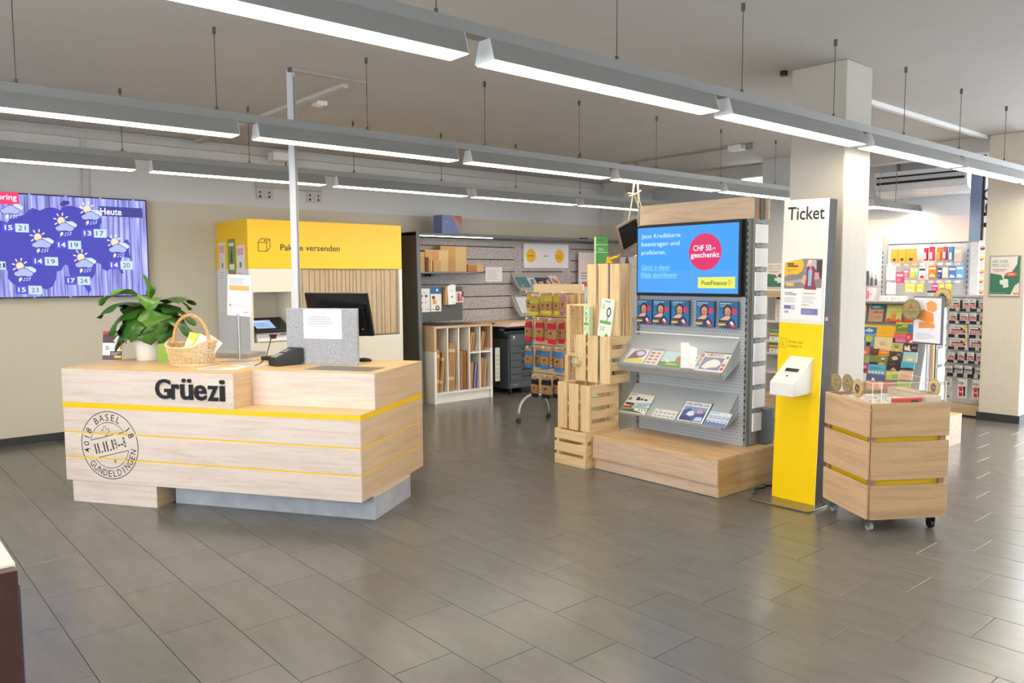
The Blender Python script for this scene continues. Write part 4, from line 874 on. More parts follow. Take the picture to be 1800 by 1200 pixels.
# sloping leaflet shelves further along
def slope_shelf(name, label, x0, x1, z0, dep, hgt):
    o = thing(name, label, 'shelf', (x0, 8.795, z0)); w = x1 - x0
    MB().prism([(0, hgt), (-0.012, hgt), (-dep, 0.02), (-dep - 0.012, 0.05), (-dep - 0.022, 0.05), (-dep - 0.01, 0), (-dep, 0)], 0, w, 'yz').build('sloping_plate', mat('#b9b0aa', 0.5), o)
    for x in (-0.004, w): MB().prism([(0, hgt), (-dep, 0.0), (0, hgt - 0.12)], x, x + 0.004, 'yz').build('bracket', mat('#9a9794', 0.5), o)
    return o
slope_shelf('leaflet_shelf', 'sloping metal leaflet shelf under the sign with yellow discs', 7.57, 8.47, 1.40, 0.2, 0.26)
slope_shelf('lower_leaflet_shelf', 'lower sloping shelf holding one white open brochure', 7.57, 8.4, 1.03, 0.2, 0.3)
tl_ = math.degrees(math.atan2(0.2, 0.24))
for i, (x0, x1, h, col, its_, lab) in enumerate([(7.74, 7.94, 0.22, '#5e8790', [('p', [(0.1, 0.15), (0.5, 0.25), (0.4, 0.35), (0.1, 0.3)], '#b9a26a')], 'teal leaflet on the sloping shelf under the disc sign'),
     (7.95, 8.1, 0.21, '#d9dbe0', [('p', [(0.1, 0.2), (0.6, 0.4), (0.9, 0.9), (0.3, 0.8)], '#7f98b4'), ('r', 0.5, 0.3, 0.4, 0.2, '#c06a70')], 'pale blue photo leaflet beside the teal one on the sloping shelf'), (8.11, 8.26, 0.21, '#4a4448', [('p', [(0.1, 0.1), (0.8, 0.2), (0.9, 0.7), (0.2, 0.6)], '#c9a9a6')], 'dark photo leaflet in the middle of the sloping shelf'),
     (8.27, 8.4, 0.21, '#5a4a50', [('p', [(0.1, 0.3), (0.9, 0.2), (0.8, 0.9), (0.3, 0.7)], '#d0b5b0')], 'brownish photo leaflet next to the pale pink one on the sloping shelf'), (8.41, 8.58, 0.25, '#f3e6e0', [('e', 0.35, 0.6, 0.18, 0.2, '#e58a6a'), ('e', 0.65, 0.5, 0.18, 0.2, '#d98a7a')], 'pale leaflet with orange patches at the end of the sloping shelf')]):
    sheet('shop_leaflet', lab, 'leaflet', ((x0 + x1) / 2 - 0.14, 8.582, 1.428), 0, x1 - x0, h, its_, col, 0.003, 'leaflets on the sloping shelf', tl_)
sheet('open_brochure', 'white open brochure lying on the lower sloping shelf', 'brochure', (7.76, 8.58, 1.06), 0, 0.3, 0.3, [('r', 0.55, 0.5, 0.4, 0.3, '#bcd3c6'), ('lines', 0.1, 0.1, 0.4, 0.7, 6, '#cfd3da'), ('r', 0.5, 0, 0.01, 1, '#d4d6dc')], '#eceef2', 0.004, None, math.degrees(math.atan2(0.2, 0.3)))
hang('pink_poster', 'tall pale pink poster standing behind the sock rack', 'poster', 8.92, 9.45, 0.985, 1.98, [('r', 0, 0.6, 1, 0.4, '#f3dcd3'), ('lines', 0.08, 0.58, 0.34, 0.13, 3, '#b39aa2'), ('r', 0.12, 0.46, 0.5, 0.08, '#e8687f'), ('e', 0.4, 0.18, 0.09, 0.06, '#2f2a2c'), ('r', 0.1, 0.02, 0.6, 0.12, '#b9bdd0')], '#efe4e4', 8.74, 0.02)
o = thing('scissors_poster', 'white poster with a black scissors picture beyond the crates', 'poster', (9.48, 8.35, 0.95), -90); box1('board', PURE, o, 0, 0.45, -0.02, 0, 0, 0.95)
art('print', o, 0, 0, 0.45, 0.95, -0.02, [('l', [(0.1, 0.62), (0.42, 0.55)], 0.016, '#1c1c1e'), ('l', [(0.1, 0.56), (0.42, 0.63)], 0.016, '#1c1c1e'), ('e', 0.48, 0.54, 0.05, 0.02, '#1c1c1e'), ('e', 0.48, 0.64, 0.05, 0.02, '#1c1c1e'), ('r', 0.2, 0.83, 0.6, 0.01, '#b9bdc6'), ('r', 0.2, 0.45, 0.3, 0.006, '#c6cad2')])

# ================================================================ LOW CUBBY SHELF
cu = thing('cubby_shelf', 'low white pigeonhole shelf with beech top full of folded cartons', 'shelf', (5.72, 8.12, 0))
Wc, Dc, Hc_ = 0.945, 0.40, 0.985
OK2 = wood('#d7ba94', '#c49f77', 'z', 0.45); OKT = wood('#cfae86', '#b9926a', 'x', 0.4)
CW = mat('#ece8de', 0.45, var=0.01)
for x in (0, Wc - 0.036):
    box1('side_panel', CW, cu, x, x + 0.036, 0, Dc, 0, 0.665); box1('side_panel', OK2, cu, x, x + 0.036, 0, Dc, 0.6655, Hc_ - 0.03)
box1('worktop', OKT, cu, 0, Wc, 0, Dc + 0.25, Hc_ - 0.03, Hc_, 0.002)
box1('desk_pad', mat('#55514c', 0.5), cu, 0.06, 0.8, 0.06, Dc + 0.1, Hc_, Hc_ + 0.002)
box1('bottom_shelf', CW, cu, 0.036, Wc - 0.036, 0, Dc, 0.115, 0.14); box1('kick_board', CW, cu, 0.036, Wc - 0.036, 0.03, 0.045, 0, 0.1145)
box1('back_panel', mat('#cfcac0', 0.6), cu, 0.036, Wc - 0.036, Dc - 0.012, Dc - 0.001, 0.14, Hc_ - 0.0305)
xs = [0.036 + (Wc - 0.072) * k / 5 for k in range(6)]
for x in xs[1:-1]: box1('divider', CW, cu, x - 0.009, x + 0.009, 0.002, Dc - 0.013, 0.1405, Hc_ - 0.0305)
MB().box(xs[3] + 0.0095, xs[4] - 0.0095, 0.001, Dc - 0.013, 0.61, 0.63).box(xs[4] + 0.0095, xs[5] - 0.0005, 0.001, Dc - 0.013, 0.61, 0.63).build('short_shelf', CW, cu)
def flatbox(label, x, z, th, d, h, lean, col='#b98e5f', strap=False, y=0.03, cat='folded carton'):
    """flat-folded carton standing in a pigeonhole, leaned sideways"""
    o = thing('folded_carton', label, cat, (5.72 + x, 8.12 + y, z + th * math.sin(math.radians(lean))), group='folded cartons in the cubby shelf', rot=(0, math.radians(lean), 0))
    m = mat(col, 0.8, var=0.07, scale=14); MB().box(0, th * 0.48, 0, d, 0, h).build('panel', m, o, 0.001); MB().box(th * 0.52, th, 0.003, d, 0, h - 0.006).build('panel', m, o, 0.001)
    if strap:
        for zz in (h * 0.26, h * 0.84): box1('strap', mat('#cbb79a', 0.4), o, -0.001, th + 0.001, -0.001, d, zz - 0.02, zz + 0.02)
z0 = 0.1415
flatbox('pale strapped flat carton by the cubby side panel', xs[0] + 0.004, z0, 0.05, 0.3, 0.55, 1.5, '#b18553', True)
flatbox('dark-edged flat carton leaning in the first pigeonhole', xs[0] + 0.057, z0, 0.03, 0.3, 0.5, 6, '#a67b4b', True)
flatbox('thin flat carton leaning outermost in the first pigeonhole', xs[0] + 0.088, z0, 0.022, 0.3, 0.47, 6, '#c39a68')
flatbox('thick strapped carton bundle filling the second pigeonhole', xs[1] + 0.012, z0, 0.085, 0.3, 0.62, 3.5, '#b0844f', True)
flatbox('slim carton beside the thick strapped bundle', xs[1] + 0.1, z0, 0.02, 0.3, 0.60, 3.5, '#c09a76')
for i in range(6): flatbox(['first', 'second', 'third', 'fourth', 'fifth', 'sixth'][i] + ' upright thin brown sheet in the third pigeonhole, counted from the bundle', xs[2] + 0.012 + 0.0255 * i, z0, 0.016, 0.3, 0.515 - 0.004 * (i % 3), 0.4, ['#c79a6a', '#b9855a', '#cfa87c', '#9a6a42', '#b98558', '#8d5f3a'][i])
flatbox('brown envelope leaning in the fourth upper compartment', xs[3] + 0.014, 0.6315, 0.03, 0.25, 0.255, 11, '#bb925f'); flatbox('second brown envelope leaning in the fourth upper compartment', xs[3] + 0.05, 0.6315, 0.03, 0.25, 0.25, 11, '#b08451')
flatbox('brown envelope leaning in the last upper compartment', xs[4] + 0.014, 0.6315, 0.03, 0.25, 0.26, 12, '#b88e5a'); flatbox('second brown envelope leaning in the last upper compartment', xs[4] + 0.05, 0.6315, 0.025, 0.25, 0.25, 12, '#a97c4b')
flatbox('brown mailer in the fourth lower compartment', xs[3] + 0.014, z0, 0.05, 0.28, 0.35, 5, '#b88a58')
flatbox('first blue-edged mailer in the fourth lower compartment', xs[3] + 0.072, z0, 0.016, 0.28, 0.34, 6, '#4a4a86', cat='mailer'); flatbox('second blue-edged mailer beside the first one', xs[3] + 0.094, z0, 0.014, 0.28, 0.33, 6, '#c7c2cf', cat='mailer'); flatbox('third blue-edged mailer near the divider', xs[3] + 0.113, z0, 0.014, 0.28, 0.335, 5, '#45478a', cat='mailer')
for i in range(3): flatbox(['first', 'second', 'third'][i] + ' brown mailer in the last lower compartment', xs[4] + 0.014 + 0.034 * i, z0, 0.028, 0.28, 0.4 - 0.01 * i, 5, ['#b98e5f', '#a87f52', '#c09565'][i])

# ================================================================ COPIER
cp = thing('photocopier', 'dark grey photocopier with five drawers standing on casters', 'copier', (6.93, 8.10, 0))
CPM = mat('#474b50', 0.45, var=0.03); CPD = mat('#2b2d30', 0.4)
box1('body', CPM, cp, 0, 0.62, 0.012, 0.55, 0.08, 0.76, 0.006)
for i in range(5):
    zz = 0.18 + 0.096 * i
    d = box1('drawer', CPM, cp, 0.025, 0.60, -0.004, 0.011, zz + 0.003, zz + 0.093, 0.003)
    MB().box(0.23, 0.42, -0.006, -0.0045, zz + 0.045, zz + 0.075).build('handle', mat('#141518', 0.5), d)
box1('base_panel', CPM, cp, 0.01, 0.61, -0.006, 0.011, 0.085, 0.178, 0.004)
art('base_badge', cp, 0.07, 0.12, 0.1, 0.022, -0.006, [('r', 0, 0.2, 1, 0.6, '#8d9398')])
box1('front_door', CPM, cp, 0.02, 0.30, -0.004, 0.011, 0.665, 0.83, 0.004); box1('front_door', CPM, cp, 0.305, 0.6, -0.004, 0.011, 0.665, 0.83, 0.004)
art('emblem', cp, 0.06, 0.745, 0.07, 0.06, -0.004, [('e', 0.5, 0.68, 0.25, 0.26, '#e8eaec'), ('r', 0.1, 0.05, 0.8, 0.16, '#8b9095')])
MB().box(0, 0.62, 0.1, 0.55, 0.7605, 0.86).box(0, 0.1, 0.012, 0.1, 0.7605, 0.83).build('output_bay', CPD, cp)
MB().prism([(-0.01, 0.83), (0.5, 0.86), (0.5, 0.9), (0.15, 0.9), (-0.01, 0.85)], 0.56, 0.62, 'yz').build('scanner_support', CPD, cp)
MB().box(0, 0.62, 0.05, 0.55, 0.90, 0.935).build('scanner_unit', CPD, cp, 0.005); box1('scanner_support', CPD, cp, 0.0, 0.1, 0.2, 0.55, 0.8605, 0.9)
for x in (0.06, 0.55): MB().cyl((x, 0.07, 0.035), (x + 0.03, 0.07, 0.035), 0.034, 12).box(x - 0.005, x + 0.035, 0.05, 0.09, 0.06, 0.08).build('caster', BLK, cp)
o = thing('cardboard_sheet', 'pale folded cardboard lid resting on top of the photocopier', 'cardboard', (6.9, 8.02, 0.9365)); MB().prism([(-0.1, 0.0), (0.0, 0.05), (0.62, 0.055), (0.6, 0.01), (0.08, 0.0)], -0.02, 0.3, 'xz').build('lid_face', mat('#dcc0a8', 0.7), o); art('print', o, 0.2, 0.01, 0.36, 0.04, -0.02, [('r', 0.2, 0.4, 0.2, 0.4, '#3a3435'), ('r', 0.5, 0.3, 0.4, 0.4, '#efe9e4')])
o = thing('counting_tag', 'long pale label tag hanging beside the photocopier', 'tag', (6.72, 8.115, 0.21)); box1('strip', mat('#c9cbb8', 0.6), o, -0.03, 0.05, -0.02, -0.016, 0, 0.45)
art('print', o, -0.03, 0, 0.08, 0.45, -0.02, [('r', 0.25, 0.1 + 0.13 * k, 0.5, 0.025, '#8f917f') for k in range(6)])
MB().box(-0.01, 0.03, -0.016, -0.0, 0.43, 0.46).build('clip', BLK, o)
# ================================================================ MAIN DISPLAY GONDOLA
# local frame: x along the front to the right (room -Y), y into the display (room +X); origin at the front corner of the podium side
PEG = pegmat('#b4b7ba', dark='#6d7074'); FRM = mat('#7d7e7b', 0.45, var=0.02); OAKD = wood('#d2b69b', '#b99a7e', 'x', 0.5); OAKP = wood('#d8b68a', '#bf9566', 'x', 0.45)
OAKS = wood('#c9a978', '#b08c5c', 'y', 0.45)  # same oak as OAKD and OAKP: front tinted as daylit, side as shaded
XG, YG = 4.754, 4.482
dg = thing('shop_display', 'perforated grey shop display on an oak podium with oak header', 'display', (XG, YG, 0), -90)
PW, PD, PH = 1.222, 0.92, 0.288
box1('podium_front', OAKD, dg, 0, PW, 0, 0.018, 0.098, PH - 0.019); box1('podium_side', OAKS, dg, PW - 0.018, PW, 0.0185, PD, 0.003, PH - 0.019); box1('podium_side', OAKS, dg, 0, 0.018, 0.0185, PD, 0.003, PH - 0.019)
box1('podium_top', OAKP, dg, -0.001, PW + 0.001, -0.001, PD, PH - 0.0185, PH, 0.001)
box1('podium_kick', OAKD, dg, 0.0185, PW - 0.0185, 0.022, 0.04, 0.004, 0.0975)
box1('podium_feet', BLK, dg, 0.04, PW - 0.04, 0.05, PD - 0.03, 0.0, 0.0035)
ub = 5.288 - XG         # depth of the board face
bx0, bx1 = YG - 4.435, YG - 3.40
box1('peg_panel', PEG, dg, bx0, bx1, ub, ub + 0.012, PH, 1.44)
box1('inner_core', DKGREY, dg, bx0 + 0.001, bx1, ub + 0.02, ub + 0.2, PH, 2.19)
box1('peg_panel', PEG, dg, bx0, bx1, ub + 0.21, ub + 0.222, PH, 2.0)
box1('header', wood('#d3b799', '#b99a7a', 'x', 0.5), dg, bx0, bx1 + 0.055, ub - 0.012, ub + 0.012, 2.03, 2.195, 0.002)
box1('header', OAKD, dg, bx0, bx1 + 0.055, ub + 0.205, ub + 0.225, 2.03, 2.195, 0.002)
for xx in (bx0 - 0.03, bx1):
    p_ = MB().box(xx + 0.002, xx + 0.03, ub - 0.008, ub + 0.075, PH, 2.19).build('upright', FRM, dg, 0.003)
    s_ = MB()
    k = 0
    while PH + 0.05 + k * 0.05 < 2.02: s_.box(xx + 0.008, xx + 0.018, ub - 0.0092, ub - 0.0079, PH + 0.04 + k * 0.05, PH + 0.066 + k * 0.05); k += 1
    s_ = s_.build('slot_row', mat('#131416', 0.6), p_); s_['kind'] = 'stuff'
    MB().box(xx + 0.002, xx + 0.028, ub + 0.15, ub + 0.225, PH, 2.19).build('upright', FRM, dg, 0.003)
    MB().box(xx + 0.004, xx + 0.02, ub + 0.09, ub + 0.135, PH, 2.19).build('wood_insert', wood('#c09160', '#a5774a', 'z', 0.5), dg)
# white card pockets down the side
xs_ = bx1 + 0.032
MB().box(xs_, xs_ + 0.006, ub + 0.035, ub + 0.12, 0.3, 2.03).build('pocket_backing', mat('#8f908e', 0.5), dg)
for k in range(9):
    z0 = 0.40 + k * 0.181
    MB().prism([(ub + 0.05, z0), (ub + 0.21, z0), (ub + 0.21, z0 + 0.142), (ub + 0.05, z0 + 0.142)], xs_ + 0.008, xs_ + 0.022, 'yz').build('card_pocket', PURE, dg, 0.002)
    MB().box(xs_ + 0.002, xs_ + 0.012, ub + 0.07, ub + 0.17, z0 + 0.15, z0 + 0.172).build('pocket_clip', GREY, dg)
box1('cable_box', DKGREY, dg, PW - 0.35, PW - 0.05, PD - 0.22, PD - 0.1, PH, PH + 0.28, 0.004)
# advertising screen
sv = thing('advert_screen', 'flat screen with blue advert mounted on the shop display', 'screen', (5.268, 4.432, 1.440), -90)
SW, SH = 1.018, 0.588
MB().box(0, SW, -0.035, 0.008, 0, SH).build('housing', mat('#1c1e22', 0.3), sv, 0.004)
def sp(zx, zy):       # position in the picture, read from its enlargement
    u = (zx - 228) / (1055 - 228); top = 285 - 55 * u; bot = 800 + 13 * u
    return (u, (bot - zy) / (bot - top))
def st(s, zx, zy, w_, h_, c, bold=0.0):
    a = sp(zx, zy + h_); b2 = sp(zx + w_, zy + h_); c2 = sp(zx, zy)
    return ('t', s, a[0], a[1], b2[0] - a[0], c2[1] - a[1], c, bold)
its = [('r', 0, 0, 1, 1, '#2f93ea'), ('r', 0, 0, 1, 0.35, '#4196ee')]
its += [st('Jetzt Kreditkarte', 262, 333, 338, 44, '#cdeefd'), st('beantragen und', 262, 395, 330, 46, '#cdeefd'), st('profitieren.', 262, 462, 215, 46, '#cdeefd')]
its += [st('Gleich in dieser', 262, 578, 255, 38, '#8fe0fb'), st('Filiale abschliessen', 262, 640, 312, 36, '#8fe0fb'), ('l', [sp(262, 622), sp(518, 622)], 0.003, '#8fe0fb'), ('l', [sp(262, 683), sp(570, 683)], 0.003, '#8fe0fb')]
its += [('e', sp(800, 470)[0], sp(800, 470)[1], 0.158, 0.272, '#c3549f'), ('e', sp(800, 470)[0], sp(800, 470)[1], 0.155, 0.267, '#cf1c5f')]
for s, cx, cz, w_, h_ in (('CHF 50.–', 795, 436, 175, 46), ('geschenkt', 800, 499, 225, 54)):
    u, v = sp(cx, cz); its.append(('t', s, u - w_ / 827 / 2, v - h_ / 515 / 2, w_ / 827, h_ / 545, '#f6f2f8', 0.015))
its += [('p', [sp(748, 678), sp(1034, 674), sp(1034, 768), sp(748, 766)], '#dbe35a'), st('PostFinance', 778, 705, 192, 36, '#26262c', 0.012)]
for (a, b2, c, d) in ((985, 698, 1000, 742), (972, 712, 1010, 726)): its.append(('p', [sp(a, b2), sp(c, b2), sp(c, d), sp(a, d)], '#e06a50'))
its += [('p', [sp(990, 703), sp(996, 703), sp(996, 738), sp(990, 738)], '#dbe35a'), ('p', [sp(976, 716), sp(1006, 716), sp(1006, 722), sp(976, 722)], '#dbe35a')]
art('advert', sv, 0.014, 0.024, SW - 0.032, SH - 0.048, -0.0352, its, emit=0.62)
# five booklets under the screen
for i, (y0, y1) in enumerate(((4.424, 4.264), (4.251, 4.079), (4.056, 3.886), (3.814, 3.645), (3.601, 3.432))):
    o = thing('card_booklet', '%s credit card booklet in the row under the advert screen, from the crates side' % ORD[i], 'booklet', (5.235, y0, 1.19 + 0.008), -90, 'blue booklets under the advert screen', rot=None)
    w = y0 - y1; h = 0.208
    box1('booklet', mat('#1f5c8d', 0.35, var=0.02), o, 0, w, 0, 0.02, 0, h, 0.001); MB().box(0.02, w - 0.02, 0.0205, 0.048, 0.02, h - 0.04).build('holder', SILVER, o)
    art('cover_print', o, 0, 0, w, h, 0, [('r', 0, 0, 1, 1, '#2472a8'), ('r', 0, 0.7, 1, 0.3, '#2a6496'), ('r', 0.06, 0.9, 0.6, 0.025, '#cfe3f0'), ('r', 0.06, 0.84, 0.5, 0.02, '#a9c9de'), ('r', 0.06, 0.79, 0.4, 0.015, '#a9c9de'),
        ('p', ell(0.47, 0.62, 0.24, 0.25), '#33221d'), ('p', [(0.2, 0), (0.24, 0.3), (0.4, 0.46), (0.62, 0.44), (0.85, 0.28), (0.95, 0)], '#2e3f7c'), ('e', 0.47, 0.6, 0.165, 0.185, '#c58a72'), ('e', 0.47, 0.68, 0.15, 0.08, '#cf9a80'), ('r', 0.38, 0.6, 0.07, 0.02, '#3a2420'), ('r', 0.5, 0.6, 0.07, 0.02, '#3a2420'), ('e', 0.47, 0.49, 0.06, 0.022, '#9a4a48'),
        ('p', [(0.02, 0.28), (0.35, 0.44), (0.6, 0.45), (0.62, 0.38), (0.45, 0.27), (0.15, 0.25)], '#e2b49c'), ('p', ell(0.83, 0.63, 0.14, 0.11), '#d13a63'), ('r', 0, 0.14, 0.52, 0.16, '#3a3a42'), ('r', 0.02, 0.2, 0.4, 0.015, '#9a9aa2'), ('r', 0.0, 0.1, 0.38, 0.07, '#f2c42e'), ('p', [(0.55, 0.2), (0.72, 0.28), (0.95, 0.05), (0.7, 0.02)], '#b5564e'), ('p', [(0.6, 0.22), (0.7, 0.27), (0.82, 0.14), (0.72, 0.12)], '#eceae6')])
# two sloping shelves
def slope(name, label, z1, yb, z0, lip, dz):
    o = thing(name, label, 'shelf', (5.288, 4.467, 0), -90); w = 1.025; yf = -(5.288 - yb)
    MB().prism([(0, z1), (yf, z0), (yf, z0 - 0.005), (0, z1 - 0.005)], 0, w, 'yz').build('sloping_plate', mat('#b3b6b8', 0.38, 0.15, var=0.02), o)
    MB().prism([(yf, z0), (yf - 0.004, z0 + lip), (yf - 0.008, z0 + lip), (yf - 0.006, z0 - 0.004), (yf + 0.03, z0 - dz), (yf + 0.035, z0 - dz + 0.002)], 0, w, 'yz').build('front_lip', mat('#a8abae', 0.4, 0.2), o)
    for x in (0, w - 0.003): MB().prism([(0, z1), (yf, z0), (yf + 0.03, z0 - dz), (0, z1 - 0.17)], x, x + 0.003, 'yz').build('bracket', mat('#b9bcbe', 0.4, 0.15), o)
    return o
s1 = slope('upper_sloping_shelf', 'upper sloping grey shelf with clear cover and booklets', 1.105, 5.04, 0.862, 0.012, 0.055)
s2 = slope('lower_sloping_shelf', 'lower sloping grey shelf holding four stamp cards', 0.685, 5.06, 0.446, 0.012, 0.012)
yf1 = -(5.288 - 5.04)
MB().prism([(0.0, 1.125), (-0.01, 1.13), (-0.01, 1.12), (0, 1.115)], 0, 1.025, 'yz').build('cover_rail', PURE, s1)
MB().prism([(0.0, 1.12), (yf1 - 0.03, 0.885), (yf1 - 0.03, 0.883), (0, 1.118)], 0.01, 1.0, 'yz', 0, Matrix.Translation((0, 0, 0.012))).build('clear_cover', glassmat(0.04), s1)
MB().prism([(0.0, 1.13), (yf1 - 0.12, 0.89), (yf1 - 0.04, 0.87), (0, 1.1)], -0.002, 0.0, 'yz').build('cover_end', glassmat(0.08), s1)
def on_slope(o_name, label, cat, sx, p1, p0, z1, z0, x0, x1, s0, s1_, items, col, t=0.004, frame=None, group=None):
    """flat item on a sloping shelf: x measured from room Y=4.435, s down the slope"""
    d = Vector((p0 - p1, 0, z0 - z1)); L_ = d.length; d /= L_
    lift = Vector((-d.z * -1 * -1, 0, d.x * -1 * -1))
    nrm = Vector((d.z, 0, -d.x)); nrm = nrm if nrm.z > 0 else -nrm
    org = Vector((p1, 0, z1)) + d * s1_ + nrm * 0.003; org.y = 4.435 - x0
    ex = Vector((0, -1, 0)); ez = -d; ey = ex.cross(ez) * -1
    ey = -nrm
    R_ = Matrix(((ex.x, ey.x, ez.x), (ex.y, ey.y, ez.y), (ex.z, ey.z, ez.z)))
    o = thing(o_name, label, cat, tuple(org), group=group, rot=R_.to_euler()); w = x1 - x0; h = s1_ - s0
    box1('card', mat(col, 0.35, var=0.01), o, 0, w, -t, 0, 0, h)
    art('print', o, 0, 0, w, h, -t, items); return o
A1 = (5.288, 5.04, 1.105, 0.862); A2 = (5.288, 5.06, 0.685, 0.446)
on_slope('puffin_booklet', 'booklet with purple animal picture on the upper sloping shelf', 'booklet', 0, *A1, 0.02, 0.225, 0.172, 0.325, [('r', 0, 0, 1, 1, '#e3e3da'), ('e', 0.6, 0.66, 0.3, 0.3, '#8176b4'), ('p', [(0.05, 0.2), (0.3, 0.9), (0.5, 0.6), (0.6, 0.3)], '#6e5478'), ('e', 0.62, 0.7, 0.2, 0.16, '#ded4dc'), ('p', [(0, 0.05), (1, 0.05), (0.9, 0.28), (0.5, 0.35), (0.1, 0.25)], '#d8cf3a'), ('p', [(0.3, 0.75), (0.42, 0.9), (0.4, 0.55)], '#b5603a')], '#e3e3da', group='booklets on the upper sloping shelf')
on_slope('stamp_sheet', 'pinkish stamp sheet in rows beside the purple animal booklet', 'sheet', 0, *A1, 0.24, 0.375, 0.157, 0.325, [('r', 0, 0, 1, 1, '#ecd9cf'), ('r', 0, 0.9, 1, 0.1, '#9a90b8')] + [('r', 0.12 + 0.42 * (k % 2), 0.08 + 0.2 * (k // 2), 0.28, 0.1, ['#8d7466', '#b3866e'][k % 2]) for k in range(8)], '#ecd9cf', group='booklets on the upper sloping shelf')
on_slope('landscape_booklet', 'booklet with green and orange landscape on the upper sloping shelf', 'booklet', 0, *A1, 0.385, 0.595, 0.173, 0.325, [('r', 0, 0, 1, 1, '#bcd8d8'), ('p', [(0, 0), (1, 0), (1, 0.5), (0.6, 0.35), (0.3, 0.25), (0, 0.3)], '#6f8f52'), ('e', 0.82, 0.55, 0.16, 0.24, '#c07a3e'), ('e', 0.3, 0.35, 0.1, 0.1, '#e8e4dc'), ('l', [(0, 0.2), (0.3, 0.3)], 0.006, '#3a3a30'), ('p', [(0.3, 0.1), (0.9, 0.1), (0.8, 0.2), (0.4, 0.22)], '#c2cf4a')], '#bcd8d8', group='booklets on the upper sloping shelf')
on_slope('round_sticker_sheet', 'sheet of coloured round stickers partly behind the white price strip', 'sheet', 0, *A1, 0.61, 0.735, 0.19, 0.325, [('r', 0, 0, 1, 1, '#efe7d8')] + [('e', 0.2 + 0.3 * (k % 3), 0.15 + 0.23 * (k // 3), 0.1, 0.08, ['#d9a23a', '#7a9ac0', '#c86a5a', '#86b06a'][k % 4]) for k in range(12)], '#efe7d8', group='booklets on the upper sloping shelf')
on_slope('map_booklet', 'wide booklet with pale map on purple ground on the upper sloping shelf', 'booklet', 0, *A1, 0.745, 1.0, 0.145, 0.335, [('r', 0, 0, 1, 1, '#e6e2dc'), ('r', 0.12, 0.08, 0.72, 0.66, '#8e86b0'), ('p', [(0.18, 0.2), (0.3, 0.5), (0.5, 0.66), (0.68, 0.6), (0.8, 0.45), (0.72, 0.25), (0.5, 0.2), (0.35, 0.12)], '#ece8da')] + [('r', 0.16 + 0.12 * k, 0.8, 0.1, 0.12, ['#d9c24a', '#cf6a4a', '#d8a04a', '#cfa0a8', '#d8c860'][k]) for k in range(5)] + [('r', 0.87, 0.1 + 0.2 * k, 0.1, 0.14, ['#c8503a', '#c86a3a', '#e0d8c0', '#6fae72'][k]) for k in range(4)] + [('r', 0.0, 0.2 + 0.25 * k, 0.09, 0.18, ['#9ab8d4', '#b5c8a0', '#d8705a'][k]) for k in range(3)] + [('r', 0, 0.95, 1, 0.05, '#5a5c60')], '#e6e2dc', group='booklets on the upper sloping shelf')
on_slope('steam_train_card', 'landscape stamp card with train and green field on the lower sloping shelf', 'card', 0, *A2, -0.018, 0.25, 0.123, 0.322, [('r', 0, 0, 1, 1, '#e7e4d4'), ('p', [(0, 0.32), (0.5, 0.42), (1, 0.38), (1, 0.2), (0, 0.15)], '#a5bfae'), ('p', [(0.35, 0.5), (0.7, 0.35), (1, 0.48), (1, 0.62), (0.6, 0.55)], '#9fb9cf'), ('p', [(0, 0.14), (0.45, 0.22), (0.65, 0.12), (1, 0.02), (0, 0)], '#4a6a34'), ('p', [(0, 0.3), (0.36, 0.36), (0.36, 0.24), (0, 0.18)], '#c23a34'), ('r', 0.04, 0.38, 0.34, 0.12, '#4a3a34'), ('p', [(0.35, 0.66), (0.5, 0.66), (0.5, 0.78), (0.42, 0.84), (0.38, 0.84), (0.36, 0.78)], '#3a3c3e'), ('r', 0.52, 0.68, 0.1, 0.1, '#55504a'), ('r', 0.66, 0.68, 0.14, 0.08, '#3e4044'), ('p', [(0.03, 0.62), (0.2, 0.64), (0.15, 0.8), (0.05, 0.74)], '#a5843e'), ('r', 0.05, 0.9, 0.25, 0.04, '#8a8a92'), ('r', 0.5, 0.13, 0.5, 0.12, '#efece4'), ('r', 0.66, 0.17, 0.06, 0.05, '#2e2e30'), ('r', 0.78, 0.17, 0.06, 0.05, '#2e2e30'), ('r', 0.9, 0.17, 0.06, 0.05, '#2e2e30'), ('p', [(0, 0.0), (1, 0.0), (1, 0.03), (0, 0.03)], '#e6e8dc')], '#2b2b2b', group='stamp cards on the lower sloping shelf')
on_slope('stamp_strip', 'pale strip with two rows of small grey stamps on the lower sloping shelf', 'strip', 0, *A2, 0.32, 0.55, 0.24, 0.322, [('r', 0, 0, 1, 1, '#dddcd6'), ('r', 0.15, 0.86, 0.15, 0.06, '#9a9a98')] + [('r', 0.06 + 0.185 * (k % 5), 0.14 + 0.36 * (k // 5), 0.13, 0.16, '#a3a5a0') for k in range(10)], '#dddcd6', group='stamp cards on the lower sloping shelf')
